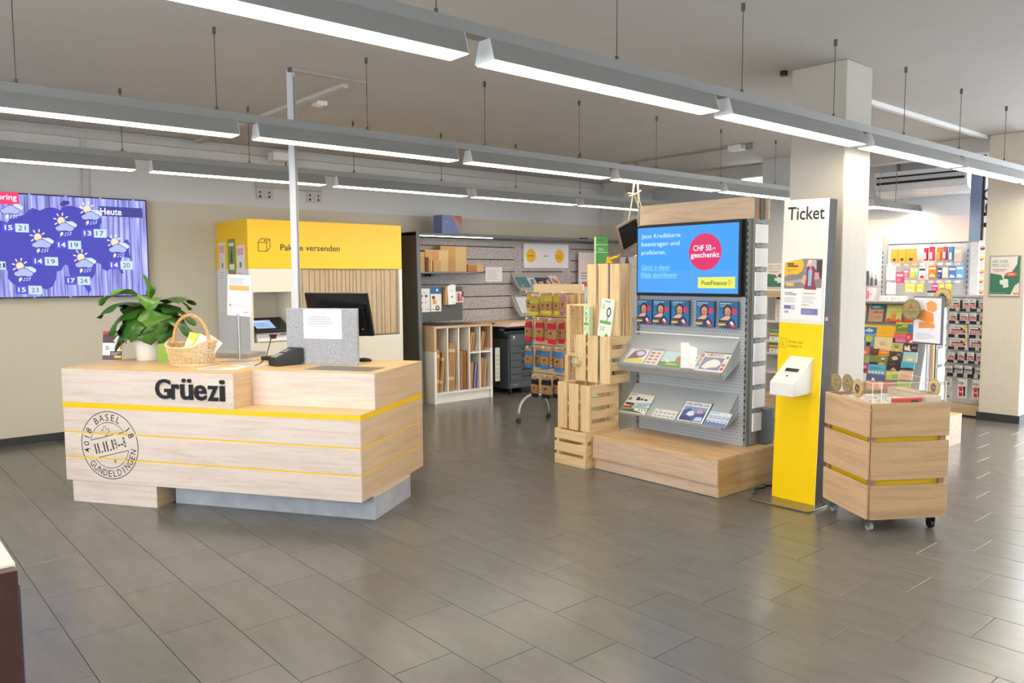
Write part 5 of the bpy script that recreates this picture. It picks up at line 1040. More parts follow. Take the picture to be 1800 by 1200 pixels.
on_slope('mountain_card', 'white bordered card with blue mountain picture on the lower sloping shelf', 'card', 0, *A2, 0.565, 0.82, 0.12, 0.322, [('r', 0.02, 0.02, 0.96, 0.96, '#f0efee'), ('r', 0.08, 0.06, 0.84, 0.68, '#7fa3cd'), ('p', [(0.08, 0.5), (0.3, 0.66), (0.55, 0.4), (0.75, 0.62), (0.92, 0.5), (0.92, 0.06), (0.08, 0.06)], '#4d5d94'), ('p', [(0.3, 0.5), (0.45, 0.56), (0.55, 0.35), (0.4, 0.28), (0.25, 0.34)], '#e6e4ea'), ('p', [(0.55, 0.6), (0.7, 0.7), (0.85, 0.5), (0.65, 0.42)], '#cf9aa6'), ('p', [(0.08, 0.06), (0.55, 0.1), (0.4, 0.24), (0.08, 0.24)], '#3a4a78'), ('p', [(0.6, 0.1), (0.9, 0.1), (0.88, 0.3), (0.66, 0.28)], '#b9cfe8'), ('t', 'HELVETIA 110', 0.1, 0.79, 0.8, 0.12, '#3a3a44', 0.01)], '#2b2b2b', group='stamp cards on the lower sloping shelf')
on_slope('sky_stamp_card', 'pale blue card with two rows of small stamps on the lower sloping shelf', 'card', 0, *A2, 0.83, 1.025, 0.19, 0.322, [('r', 0, 0, 1, 1, '#d3e1ee'), ('p', [(0, 0), (1, 0), (1, 0.2), (0, 0.35)], '#6f80b4'), ('r', 0.05, 0.88, 0.4, 0.05, '#8fb0c6')] + [('r', 0.06 + 0.19 * (k % 5), 0.2 + 0.32 * (k // 5), 0.14, 0.2, '#5d6a9a') for k in range(10)] + [('r', 0.08 + 0.19 * (k % 5), 0.23 + 0.32 * (k // 5), 0.1, 0.14, '#c9d0de') for k in range(10)], '#d3e1ee', group='stamp cards on the lower sloping shelf')
o = thing('price_strip', 'blank white upright strip standing on the upper sloping shelf', 'strip', (5.03, 4.435 - 0.63, 0.885), -90); MB().box(0, 0.078, 0, 0.003, 0, 0.2).build('sheet', mat('#fbfaf7', 0.5, var=0.0), o); MB().box(0, 0.078, 0.0031, 0.03, 0, 0.003).build('foot', PURE, o)

# ================================================================ WOODEN CRATES
def crate(label, x, y, z, w, d, h, front='V', side='H', top=None, nf=3, ns=3, open_front=False, rz=0.0, back=True, post=0.03):
    """x, y: front edge on the side away from the display; w along the front, d into the room"""
    o = thing('wooden_crate', label, 'crate', (x, y, z), -90 + rz, 'stacked pine crates beside the display')
    rr = random.Random(int(x * 1000 + z * 777)); T = 0.013
    def slats(n, length0, length1, a0, a1, along, put):
        tot = a1 - a0; g = 0.036 if along == 'y1' else (0.028 if n > 2 else 0.04); sw = (tot - g * (n - 1)) / n
        for k in range(n):
            j = rr.uniform(-0.003, 0.003); put(a0 + k * (sw + g), a0 + k * (sw + g) + sw, length0 - j * 0.3, length1 + j)
    if not open_front:
        if front == 'V': slats(nf, 0, h, 0, w, 'z', lambda a, b2, c, e: box1('slat', PINE['z'], o, a, b2, 0, T, c, e, 0.001))
        else: slats(nf, 0, w, 0, h, 'x', lambda a, b2, c, e: box1('slat', PINE['x'], o, c, e, 0, T, a, b2, 0.001))
    if back:
        if front == 'V': slats(nf, 0, h, 0, w, 'z', lambda a, b2, c, e: box1('slat', PINE['z'], o, a, b2, d - T, d, c, e, 0.001))
        else: slats(nf, 0, w, 0, h, 'x', lambda a, b2, c, e: box1('slat', PINE['x'], o, c, e, d - T, d, a, b2, 0.001))
    for sx in (0, 1):
        xa = (w - T) if sx else 0
        if side == 'H': slats(ns, T, d - T, 0, h, 'y1', lambda a, b2, c, e: box1('slat', PINE['y'], o, xa, xa + T, T + 0.0005, d - T - 0.0005, a, b2, 0.001))
        else:
            slats(ns, 0, h, T + 0.0005, d - T - 0.0005, 'z', lambda a, b2, c, e: box1('slat', PINE['z'], o, xa, xa + T, a, b2, 0.001, h - 0.001, 0.001))
    for px, py in ((T + 0.0005, T + 0.0005), (w - T - post - 0.0005, T + 0.0005), (T + 0.0005, d - T - post - 0.0005), (w - T - post - 0.0005, d - T - post - 0.0005)):
        box1('corner_post', PINE['z'], o, px, px + post, py, py + post, 0.002, h - 0.002, 0.001)
    if top:
        for zz in ((0.0, T), (h - T, h)) if top == 'both' else (((h - T, h),) if top == 'top' else ((0.0, T),)):
            slats(3, 0.014, w - 0.014, 0.014, d - 0.014, 'x', lambda a, b2, c, e: box1('slat', PINE['x'], o, c, e, a, b2, zz[0] + 0.0005, zz[1] - 0.0005, 0.001))
    return o
crate('low pine crate at the bottom of the stack on the floor', 4.69, 4.877, 0, 0.372, 0.42, 0.300, 'H', 'H', 'bottom', 3, 3)
crate('pine crate second from the bottom of the front stack, above the podium edge', 4.745, 4.893, 0.3008, 0.383, 0.36, 0.392, 'V', 'H', None, 3, 4)
crate('pine crate third in the front stack, holding green goods', 4.944, 4.870, 0.6936, 0.400, 0.26, 0.402, 'V', 'H', None, 3, 4)
crate('tall pine crate on top of the front stack beside the screen', 5.045, 4.832, 1.0964, 0.375, 0.16, 0.613, 'V', 'V', None, 3, 4, post=0.02)
crate('upper pine crate of the rear stack with its open side forward', 5.22, 5.28, 0.875, 0.28, 0.28, 0.468, 'V', 'V', 'both', 3, 3, True)
crate('lower pine crate of the rear stack, half hidden behind the front stack', 5.22, 5.30, 0.41, 0.30, 0.28, 0.464, 'V', 'V', 'both', 3, 3, True)
crate('lowest pine crate of the rear stack, on the floor', 5.22, 5.30, 0, 0.30, 0.28, 0.409, 'H', 'H', None, 3, 3)
# goods on and in the crates
def gbox(label, x, y, z, w, d, h, rz, lean=0, kind=0, group='green boxed goods on the crates'):
    o = thing('green_box', label, 'box', (x, y, z), group=group, rot=(Matrix.Rotation(math.radians(-90 + rz), 3, 'Z') @ Matrix.Rotation(math.radians(lean), 3, 'Y')).to_euler())
    box1('carton', mat(['#4c9645', '#dff0cf', '#eef4e6'][kind], 0.4, var=0.02), o, 0, w, 0, d, 0, h, 0.001)
    if kind == 0:
        art('front_print', o, 0, 0, w, h, 0, [('r', 0, 0, 1, 1, '#4f9a48'), ('r', 0, 0.7, 1, 0.02, '#d9efcf'), ('r', 0, 0.42, 1, 0.02, '#d9efcf'), ('lines', 0.15, 0.5, 0.6, 0.12, 2, '#bfe0b4'), ('r', 0.1, 0.85, 0.5, 0.05, '#2f7a38')])
        art('side_print', o, 0, 0, d, h, 0, [('r', 0, 0, 1, 1, '#c3e6b4'), ('lines', 0.3, 0.3, 0.4, 0.6, 8, '#8fbf84')], Matrix(((0, 1, 0, 0), (-1, 0, 0, d), (0, 0, 1, 0), (0, 0, 0, 1))))
    else:
        art('front_print', o, 0, 0, w, h, 0, [('r', 0, 0, 1, 1, ['', '#d6efc0', '#edf3e6'][kind]), ('e', 0.5 if kind == 1 else 0.66, 0.66, 0.16, 0.13, '#2c3a2e'), ('e', 0.5 if kind == 1 else 0.66, 0.66, 0.09, 0.09, '#eef6ea'), ('l', [(0.5 if kind == 1 else 0.66, 0.54), (0.45 if kind == 1 else 0.56, 0.4)], 0.006, '#2c3a2e'), ('r', 0.08, 0.34, 0.84, 0.08, '#6fb15a'), ('lines', 0.15, 0.16, 0.5, 0.12, 3, '#9abf92'), ('lines', 0.1, 0.74, 0.35, 0.14, 3, '#a9c6a0'), ('r', 0.3, 0.92, 0.4, 0.03, '#7fb070'), ('p', [(0.5, 0), (0.9, 0), (0.7, 0.1)], '#5a9c48')])
    return o
gbox('dark green upright box standing on top of the tallest crate', 5.075, 4.755, 1.71, 0.105, 0.078, 0.235, 55, 0, 0)
gbox('slim light green box standing on the crate before the tall one', 4.957, 4.79, 1.097, 0.066, 0.05, 0.25, 0, 0, 1)
gbox('white and green box leaning against the tall crate', 4.985, 4.655, 1.097, 0.13, 0.025, 0.325, 12, 8, 2)
gbox('pale box inside the third crate behind its slats', 5.0, 4.76, 0.71, 0.09, 0.1, 0.33, 0, 0, 1); gbox('dark green box inside the third crate behind its slats', 5.0, 4.64, 0.71, 0.08, 0.1, 0.2, 0, 0, 0)
gbox('pale green box inside the second crate behind its slats', 4.83, 4.72, 0.32, 0.12, 0.1, 0.28, 0, 6, 1)
o = thing('yellow_wooden_toy', 'small yellow wooden toy lying on top of the tallest crate', 'toy', (5.12, 4.62, 1.7105), -90); TOY = mat('#d9b02c', 0.5)
MB().tube([(-0.02, 0, 0.012), (-0.01, 0, 0.035), (0.03, 0, 0.05), (0.08, -0.01, 0.055), (0.12, -0.02, 0.075)], [0.014, 0.013, 0.012, 0.011, 0.005], 8).build('upper_bar', TOY, o, smooth=True); MB().box(-0.05, 0.03, -0.02, 0.03, 0, 0.018).build('base_block', mat('#c79c22', 0.5), o, 0.004); MB().cyl((-0.03, 0, 0.018), (-0.03, 0, 0.06), 0.016, 10).build('peg', TOY, o)
o = thing('dark_figurine', 'tiny dark figurine on the display side edge of the tallest crate', 'figurine', (5.16, 4.475, 1.7105), -90); MB().lathe([(0.018, 0), (0.02, 0.01), (0.01, 0.03), (0.014, 0.04), (0.0, 0.052)], 10).build('body', mat('#4a3428', 0.5), o); MB().lathe([(0.0, 0.05), (0.009, 0.056), (0.0, 0.066)], 8).build('head', mat('#4a3428', 0.5), o)
# flower ornament hanging on the third crate
fo = thing('flower_ornament', 'metal flower ornament on a cord hanging before the crates', 'ornament', (4.930, 4.853, 0.862), -90)
ORN = mat('#d9cfa8', 0.4, 0.3, var=0.1); pr = []
for k in range(6):
    a = 2 * PI * k / 6; MB().tube([(0.03 * math.cos(a) + 0.024 * math.cos(b2), 0, 0.03 * math.sin(a) + 0.024 * math.sin(b2)) for b2 in [2 * PI * q / 12 for q in range(12)]], 0.0055, 6, closed=True).build('petal', ORN, fo, smooth=True)
MB().tube([(0.02 * math.cos(b2), 0, 0.02 * math.sin(b2)) for b2 in [2 * PI * q / 14 for q in range(14)]], 0.006, 6, closed=True).build('flower_ring', ORN, fo, smooth=True)
MB().tube([(-0.03, 0.004, 0.21), (-0.005, -0.004, 0.12), (0, 0, 0.055)], 0.004, 6).tube([(0, 0, -0.055), (0.005, -0.002, -0.11), (0.0, 0, -0.17)], 0.004, 6).tube([(0.005, 0, -0.1), (0.03, 0, -0.12), (0.06, 0.0, -0.125)], 0.003, 5).build('cord', mat('#e6d9b4', 0.8), fo)
MB().lathe([(0, -0.19), (0.014, -0.18), (0.016, -0.17), (0.0, -0.158)], 10).build('bead', mat('#c9a468', 0.5), fo)

# ================================================================ SOCK RACK ON WHEELS
PLY = wood('#ead0aa', '#dcbb8d', 'x', 0.55)
XR, YR = 5.86, 6.43
sr = thing('sock_rack', 'rolling wooden slat rack with hooks full of socks', 'rack', (XR, YR, 0), -90)
zz = [0.325, 0.57, 0.83, 0.93, 1.03, 1.135, 1.24, 1.43, 1.53]
zz = [0.322, 0.55, 0.62, 0.70, 0.86, 0.93, 1.02, 1.17, 1.25, 1.42, 1.528]
for a, b2 in zip(zz, zz[1:]): box1('plank', PLY, sr, 0.01, 0.76, 0, 0.018, a + 0.004, b2 - 0.004, 0.001)
box1('core_board', mat('#4a3d30', 0.7), sr, 0.012, 0.758, 0.0185, 0.024, 0.324, 1.526)
for x in (-0.008, 0.772):
    MB().cyl((x, 0.012, 0.27), (x, 0.012, 1.46), 0.013, 12).build('post', SILVER, sr)
    pts = [(x, 0.012 + 0.225 * math.sin(t_) , 0.30 + 0.0 - 0.25 * (1 - math.cos(t_))) for t_ in [-PI / 2 + PI * k / 20 for k in range(21)]]
    pts = [(x - 0.0, p[1], 0.05 + 0.25 * math.cos(t_) ** 0.7 if abs(math.cos(t_)) > 1e-6 else 0.05) for p, t_ in zip(pts, [-PI / 2 + PI * k / 20 for k in range(21)])]
    MB().tube(pts, 0.015, 10).build('foot_arch', STEEL, sr, smooth=True)
    for s in (-1, 1):
        c = MB().cyl((x - 0.014, 0.012 + 0.225 * s, 0.03), (x + 0.014, 0.012 + 0.225 * s, 0.03), 0.03, 14).cyl((x, 0.012 + 0.225 * s, 0.03), (x, 0.012 + 0.225 * s, 0.06), 0.012, 8); c.build('caster', BLK, sr)
MB().cyl((-0.07, -0.03, 0.94), (0.0, 0.0, 0.945), 0.008, 8).build('side_hook', SILVER, sr)
SC = {'yellow': ('#b3b13a', '#cfc02a'), 'mauve': ('#b07a90', '#b07a90'), 'red': ('#b52238', '#d8203a'), 'blue': ('#3a78b8', '#3a7cc4'), 'black': ('#1c1c1f', '#1b1b1e')}
def sock(label, x0, x1, z0, z1, colr, dep, tone=0.0, group='sock packs on the wheeled rack', twist=0.0):
    o = thing('sock_pack', label, 'socks', (XR - dep, YR - (x0 + x1) / 2, z0), -90 + twist, group)
    w, h = x1 - x0, z1 - z0; c1, c2 = SC[colr]
    card = mat('#a97f55', 0.85, var=0.08, scale=20)
    MB().prism([(-w * 0.5, h * 0.62), (-w * 0.45, h * 0.8), (-w * 0.1, h * 0.9), (w * 0.40, h * 0.9), (w * 0.45, h * 0.6)], -0.012, 0.012, 'xz').build('sock_top', mat(c1, 0.9, var=0.15, scale=60), o, 0.004)
    MB().prism([(-w * 0.46, h * 0.02), (w * 0.2, 0.0), (w * 0.42, h * 0.05), (w * 0.42, h * 0.24), (-w * 0.4, h * 0.22)], -0.016, 0.012, 'xz').build('toe', mat(c2, 0.9, var=0.12, scale=60), o, 0.004)
    b_ = MB().box(-w * 0.43, w * 0.43, -0.02, 0.016, h * 0.2, h * 0.61).build('card_band', card, o, 0.002)
    MB().box(-w * 0.4, w * 0.4, -0.016, -0.0125, h * 0.86, h * 1.02).build('header_card', mat('#b58c60', 0.85, var=0.06), o)
    art('deer_mark', o, -w * 0.43, h * 0.2, w * 0.86, h * 0.42, -0.0205, [('p', [(0.3, 0.5), (0.62, 0.5), (0.66, 0.66), (0.75, 0.72), (0.72, 0.78), (0.6, 0.68), (0.34, 0.68)], '#3a2616'), ('r', 0.34, 0.36, 0.04, 0.16, '#3a2616'), ('r', 0.56, 0.36, 0.04, 0.16, '#3a2616'), ('lines', 0.3, 0.14, 0.4, 0.12, 2, '#6a4c30')])
    return o
def hook(x, z):
    MB().cyl((x, 0.0, z), (x, -0.16, z), 0.0035, 6).box(x - 0.012, x + 0.012, -0.163, -0.16, z - 0.012, z + 0.012).build('hook', mat('#dcdcd8', 0.4), sr)
pk = [('yellow', 0.00, 0.14, 1.225, 1.43), ('yellow', 0.10, 0.235, 1.187, 1.395), ('yellow', 0.235, 0.335, 1.203, 1.415), ('yellow', 0.335, 0.44, 1.2, 1.43), ('yellow', 0.44, 0.53, 1.197, 1.425), ('mauve', 0.55, 0.675, 1.23, 1.43),
      ('red', 0.01, 0.13, 0.91, 1.147), ('red', 0.19, 0.315, 0.915, 1.147), ('red', 0.37, 0.50, 0.895, 1.148), ('blue', 0.005, 0.15, 0.617, 0.836), ('blue', 0.27, 0.395, 0.62, 0.846), ('blue', 0.47, 0.6, 0.607, 0.853), ('black', 0.11, 0.235, 0.302, 0.533), ('black', 0.28, 0.42, 0.309, 0.542)]
cnt = {}
for c, x0, x1, z0, z1 in pk:
    n = cnt.get(c, 0); cnt[c] = n + 1; row = {'yellow': 'top', 'mauve': 'top', 'red': 'second', 'blue': 'third', 'black': 'lowest'}[c]
    sock('%s front sock pack in kraft band, %s on the %s hook row' % (c, ORD[n], row), x0, x1, z0 , z1, c, 0.13 if c != 'yellow' or n % 2 else 0.10, twist=(-8, 6, -4, 10, 0)[n % 5])
    if c in ('red', 'blue', 'black'):
        sock('%s rear sock pack hung behind the %s front one on the %s hook row' % (c, ORD[n], row), x0 + 0.095, x1 + 0.035, z0 + 0.004, z1 + 0.004, c, 0.055, twist=(5, -5, 8)[n % 3])
    hook((x0 + x1) / 2, z1 + 0.012)
box1('tan_strip', CARD_, sr, 0.69, 0.72, -0.06, -0.02, 1.25, 1.43); box1('tan_strip', CARD_, sr, 0.73, 0.75, -0.06, -0.02, 1.25, 1.43)

# ================================================================ HANGING SLATE AND SWING SHELF
ch = thing('slate_sign', 'small black slate board hanging crooked on a natural cord', 'sign', (5.56, 4.86, 1.86), 0)
Mc = Matrix.Rotation(math.radians(-22), 4, 'Y')
MB().box(-0.02, 0.26, 0.002, 0.012, -0.02, 0.2, 0, Mc).build('slate', mat('#1d1a17', 0.8, var=0.1, spec=0.1), ch)
WF = wood('#8a6f55', '#6d5540', 'x', 0.6)
for b2 in ((-0.035, 0.275, -0.035, -0.015), (-0.035, 0.275, 0.195, 0.215)): MB().box(b2[0], b2[1], -0.006, 0.014, b2[2], b2[3], 0, Mc).build('frame_bar', WF, ch)
for b2 in ((-0.035, -0.015), (0.255, 0.275)): MB().box(b2[0], b2[1], -0.006, 0.014, -0.0145, 0.1945, 0, Mc).build('frame_bar', WF, ch)
ROPE = mat('#e0cba0', 0.85, var=0.15)
MB().tube([(0.05, 0, 0.23), (0.09, 0, 0.36), (0.115, 0, 0.48), (0.13, 0.0, 0.6), (0.1, -0.01, 0.70), (0.085, 0.0, 0.755)], 0.006, 6).tube([(0.24, 0, 0.32), (0.18, 0, 0.42), (0.12, 0, 0.5), (0.14, 0, 0.6), (0.18, -0.01, 0.7), (0.185, 0.0, 0.755)], 0.006, 6).tube([(0.06, -0.01, 0.475), (0.12, -0.012, 0.49), (0.22, -0.01, 0.535)], 0.006, 6).tube([(0.05, 0.0, 0.5), (0.12, -0.012, 0.5), (0.15, -0.01, 0.46)], 0.006, 6).build('cord', ROPE, ch, smooth=True)
sw = thing('swing_shelf', 'little wooden swing shelf hanging in front of the slate board', 'shelf', (5.73, 4.74, 1.80), 0)
MB().box(-0.13, 0.17, -0.03, 0.04, 0, 0.014, 0, Matrix.Rotation(math.radians(-11), 4, 'Y')).build('board', PINE['x'], sw, 0.002)
MB().tube([(-0.11, 0, -0.01), (0.0, 0.1, 0.5), (0.0, 0.118, 0.80)], 0.0035, 5).tube([(0.15, 0, 0.04), (0.02, 0.1, 0.5), (0.0, 0.118, 0.80)], 0.0035, 5).build('cord', ROPE, sw)
for i, (x, h) in enumerate(((-0.07, 0.16), (0.0, 0.11), (0.06, 0.19), (0.12, 0.13))):
    o = thing('glass_tree', ['clear glass tree at the outer end of the swing shelf', 'shortest glass tree on the swing shelf', 'tallest silvery glass tree on the swing shelf', 'bronze tinted glass tree on the swing shelf'][i], 'ornament', (5.73 + x, 4.745, 1.80 + 0.016 + x * 0.194), group='glass trees on the swing shelf')
    MB().lathe([(0.024, 0), (0.025, 0.004), (0.02, 0.02), (0.013, h * 0.5), (0.004, h * 0.85), (0.0, h)], 12).build('cone', mat(['#aebcc0', '#b9a58c', '#9fb0b4', '#b08a5c'][i], 0.15, 0.5, var=0.1), o, smooth=True); MB().lathe([(0.026, -0.002), (0.026, 0.0), (0.0, 0.0)], 12).build('foot', SILVER, o)
# ================================================================ TICKET TOTEM
tm = thing('ticket_totem', 'tall white and yellow ticket dispenser pillar on a steel base plate', 'ticket machine', (5.095, 3.03, 0), -90)
Wt = 0.328
base = [(-0.09, -0.16), (-0.07, -0.18), (0.36, -0.18), (0.385, -0.155), (0.385, 0.08), (0.36, 0.10), (-0.08, 0.10), (-0.1, 0.08)]
MB().prism(base, 0.001, 0.011, 'xy').build('base_plate', mat('#8a8478', 0.22, 0.75, var=0.03), tm, 0.002)
MT = Matrix.Rotation(math.radians(1.35), 4, 'Y')
GS = mat('#45423d', 0.65, spec=0.2)
ZY = 1.272; ZTOP = 2.125
def tbox(name, m, x0, x1, y0, y1, z0, z1, bev=0.0): return MB().box(x0, x1, y0, y1, z0, z1, 0, MT).build(name, m, tm, bev)
tbox('housing', GS, 0.001, Wt - 0.001, 0.006, 0.115, 0.012, ZTOP - 0.002, 0.003)
tbox('yellow_front', mat('#ffd500', 0.25, var=0.0, coat=0.3), 0, Wt, 0, 0.0058, 0.0125, ZY)
tbox('white_front', mat('#e6e3d9', 0.12, var=0.0, coat=0.4), 0, Wt, 0, 0.0058, ZY + 0.001, ZTOP)
art('ticket_word', tm, 0.03, 1.985, 0.27, 0.09, 0, [('t', 'Ticket', 0, 0, 1, 1, '#26222c', 0.012)], MT)
art('red_mark', tm, 0, 0, 1, 1, 0, [('p', [(Wt + 0.0008, 1.0)] * 3, '#a04a44')], MT) if False else None
MB().box(Wt - 0.0005, Wt + 0.0005, 0.02, 0.06, 1.30, 1.325, 0, MT).build('red_sticker', mat('#a8544c', 0.5), tm)
# information sheet behind the cover
art('info_sheet', tm, 0.018, 1.30, 0.29, 0.42, 0, [('r', 0, 0, 1, 1, '#eceae8'), ('p', [(0.02, 0.94), (0.5, 1.0), (0.98, 1.0), (0.98, 0.53), (0.02, 0.5)], '#86817f'), ('p', [(0.02, 0.62), (0.55, 0.68), (0.55, 0.63), (0.02, 0.57)], '#a5a4a6'), ('r', 0.84, 0.68, 0.14, 0.3, '#3e3a3c'), ('p', [(0.55, 0.8), (0.62, 0.98), (0.82, 0.98), (0.84, 0.8)], '#b9b2ae'),
    ('p', [(0.03, 0.94), (0.48, 0.99), (0.52, 0.9), (0.48, 0.8), (0.35, 0.74), (0.15, 0.74), (0.03, 0.7)], '#f3b42c'), ('r', 0.09, 0.9, 0.17, 0.025, '#3a2c14'), ('r', 0.09, 0.865, 0.28, 0.025, '#3a2c14'), ('lines', 0.09, 0.79, 0.25, 0.05, 2, '#b98a28'), ('r', 0.08, 0.55, 0.2, 0.045, '#f3bf4e'),
    ('p', [(0.55, 0.5), (0.6, 0.75), (0.57, 0.85), (0.66, 0.9), (0.76, 0.88), (0.86, 0.8), (0.78, 0.7), (0.86, 0.5)], '#8f3a4e'), ('p', [(0.64, 0.56), (0.64, 0.8), (0.7, 0.86), (0.74, 0.8), (0.72, 0.56)], '#8fb3d0'), ('e', 0.68, 0.91, 0.045, 0.05, '#d9ab95'), ('p', [(0.6, 0.86), (0.64, 0.98), (0.72, 0.98), (0.7, 0.92), (0.65, 0.93)], '#e0d2c4'), ('p', [(0.45, 0.62), (0.53, 0.74), (0.6, 0.72), (0.57, 0.57)], '#d8a88a'), ('p', [(0.8, 0.78), (0.9, 0.78), (0.93, 0.68), (0.8, 0.66)], '#d8908c'),
    ('lines', 0.05, 0.4, 0.33, 0.06, 3, '#6a6672'), ('lines', 0.05, 0.28, 0.33, 0.09, 4, '#bdbac2'), ('r', 0.05, 0.17, 0.28, 0.06, '#6f6fa6'), ('r', 0.23, 0.175, 0.1, 0.05, '#c0bfcc'), ('r', 0.06, 0.1, 0.11, 0.04, '#a9a8ac'), ('r', 0.52, 0.43, 0.32, 0.012, '#c99244'), ('lines', 0.52, 0.28, 0.36, 0.12, 5, '#c6c4cb'), ('r', 0.5, 0.24, 0.2, 0.012, '#d0984a'), ('r', 0.5, 0.09, 0.42, 0.1, '#7677ac'), ('lines', 0.53, 0.11, 0.34, 0.06, 3, '#a3a3c8')], MT)
# dispenser box
db = thing_box = MB().prism([(-0.25, 0.795), (0, 0.795), (0, 1.045), (-0.25, 0.883)], 0.095, 0.272, 'yz', 0, MT).build('dispenser_box', mat('#e6e4de', 0.35, var=0.01), tm, 0.003)
ang = math.atan2(1.045 - 0.883, 0.25)
MD = MT @ Matrix.Translation((0.095, -0.25, 0.883)) @ Matrix.Rotation(ang, 4, 'X') @ Matrix(((1, 0, 0, 0), (0, 0, 1, 0), (0, -1, 0, 0), (0, 0, 0, 1)))
art('ticket_slot', tm, 0, 0, 0.177, 0.298, 0, [('r', 0.25, 0.42, 0.55, 0.12, '#1b1a1a'), ('r', 0.3, 0.45, 0.45, 0.05, '#3a3a3a'), ('r', 0.32, 0.36, 0.3, 0.015, '#9a9a94'), ('e', 0.5, 0.26, 0.05, 0.03, '#2f9a55'), ('e', 0.53, 0.255, 0.025, 0.015, '#17221a')], MD)
art('hint_print', tm, 0.012, 1.095, 0.2, 0.065, 0, [('l', [(0, 0), (0.24, 0), (0.24, 1), (0, 1), (0, 0)], 0.002, '#4a3d10'), ('l', [(0.1, 0.8), (0.1, 0.4), (0.18, 0.25)], 0.003, '#4a3d10'), ('l', [(0.06, 0.35), (0.12, 0.2)], 0.003, '#4a3d10'), ('t', 'Direkt zum', 0.32, 0.58, 0.55, 0.3, '#6a5a18'), ('t', 'Schalter 4', 0.32, 0.12, 0.5, 0.3, '#6a5a18')], MT)
o = thing('floor_cable', 'black cable lying on the floor between podium and ticket totem', 'cable', (5.25, 3.17, 0.006)); MB().tube([(-0.15, 0.0, 0), (-0.08, 0.04, 0.004), (-0.02, 0.0, 0.012), (0.04, 0.04, 0.01), (0.1, 0.0, 0.004), (0.2, 0.03, 0)], 0.008, 6).build('cable', BLK, o, smooth=True); MB().cyl((-0.19, 0.0, 0.0), (-0.14, 0.0, 0.002), 0.006, 8).build('plug', STEEL, o)

# ================================================================ OAK CART
ct2 = thing('display_cart', 'oak display cart with yellow gaps standing on casters', 'cart', (4.799, 2.194, 0), -33.15)
Wk, Dk = 0.527, 0.537
OC1 = wood('#bb9a70', '#a4845c', 'x', 0.5); OC2 = wood('#d7b592', '#bf9c78', 'y', 0.5)  # one oak in two tints: OC2 coloured as daylit, OC1 as shaded
MB().box(0.03, Wk - 0.03, 0.03, Dk - 0.03, 0.1, 0.76).build('inner_core', mat('#e0b400', 0.45, var=0.02), ct2)
for px, py in ((0.012, 0.012), (Wk - 0.05, 0.012), (0.012, Dk - 0.05), (Wk - 0.05, Dk - 0.05)): box1('corner_post', wood('#a07c5c', '#8d6b4c', 'z', 0.6), ct2, px, px + 0.038, py, py + 0.038, 0.088, 0.8)
for z0, z1 in ((0.086, 0.300), (0.335, 0.573), (0.603, 0.815)):
    box1('front_board', OC1, ct2, 0.012, Wk, -0.006, 0.011, z0, z1, 0.002); box1('rear_board', OC1, ct2, 0.0, Wk, Dk - 0.011, Dk, z0, z1, 0.002)
    box1('side_board', OC2, ct2, -0.006, 0.0105, 0.014, Dk - 0.012, z0, z1, 0.002); box1('side_board', OC2, ct2, Wk - 0.0105, Wk, 0.012, Dk - 0.012, z0, z1, 0.002)
box1('tray_floor', OC2, ct2, 0.0115, Wk - 0.0115, 0.0115, Dk - 0.0115, 0.765, 0.777)
box1('bottom_board', OC1, ct2, 0.02, Wk - 0.02, 0.02, Dk - 0.02, 0.087, 0.0995)
for i, (px, py) in enumerate(((0.05, 0.06), (Wk - 0.06, 0.06), (0.05, Dk - 0.06), (Wk - 0.06, Dk - 0.06))):
    c = MB().cyl((px - 0.012, py, 0.028), (px + 0.012, py, 0.028), 0.028, 14); c.build('caster_wheel', mat('#8f9394', 0.25) if i != 1 else BLK, ct2)
    MB().prism([(py - 0.02, 0.03), (py + 0.02, 0.03), (py + 0.025, 0.0865), (py - 0.025, 0.0865)], px - 0.017, px - 0.013, 'yz').prism([(py - 0.02, 0.03), (py + 0.02, 0.03), (py + 0.025, 0.0865), (py - 0.025, 0.0865)], px + 0.013, px + 0.017, 'yz').box(px - 0.017, px + 0.017, py - 0.025, py + 0.025, 0.0805, 0.0865).build('caster_fork', mat('#6a6c6e', 0.4, 0.5) if i != 1 else BLK, ct2)
# acrylic box and tray contents: cart coordinates to the room
ck = math.radians(-33.15)
def kt(x, y, z): return (4.799 + math.cos(ck) * x - math.sin(ck) * y, 2.194 + math.sin(ck) * x + math.cos(ck) * y, z)
ac = thing('acrylic_guard', 'clear acrylic guard walls standing on top of the oak cart', 'guard', kt(0, 0, 0.7775), -33.15)
for b2 in ((0.02, 0.505, 0.016, 0.019), (0.02, 0.505, 0.50, 0.503)): MB().box(b2[0], b2[1], b2[2], b2[3], 0, 0.16).build('acrylic_wall', glassmat(0.02), ac)
for b2 in ((0.016, 0.019, 0.016, 0.503), (0.506, 0.509, 0.016, 0.503), (0.075, 0.078, 0.02, 0.45)): MB().box(b2[0], b2[1], b2[2], b2[3], 0, 0.16).build('acrylic_wall', glassmat(0.02), ac)
ed = MB()
for (a, b2) in (((0.0175, 0.0175), (0.5075, 0.0175)), ((0.0175, 0.0175), (0.0175, 0.5)), ((0.5075, 0.0175), (0.5075, 0.5))): ed.cyl((a[0], a[1], 0.16), (b2[0], b2[1], 0.16), 0.0016, 5)
for p in ((0.0175, 0.0175), (0.5075, 0.0175), (0.0765, 0.0175)): ed.cyl((p[0], p[1], 0), (p[0], p[1], 0.16), 0.0022, 5)
ed.build('bright_edge', mat('#f3efe6', 0.2, var=0.0), ac)
rr = random.Random(5)
cols = ['#e7e2e6', '#d9d4c4', '#c9b8c4', '#e9dcd0', '#cdd6dc', '#dcc9bd']
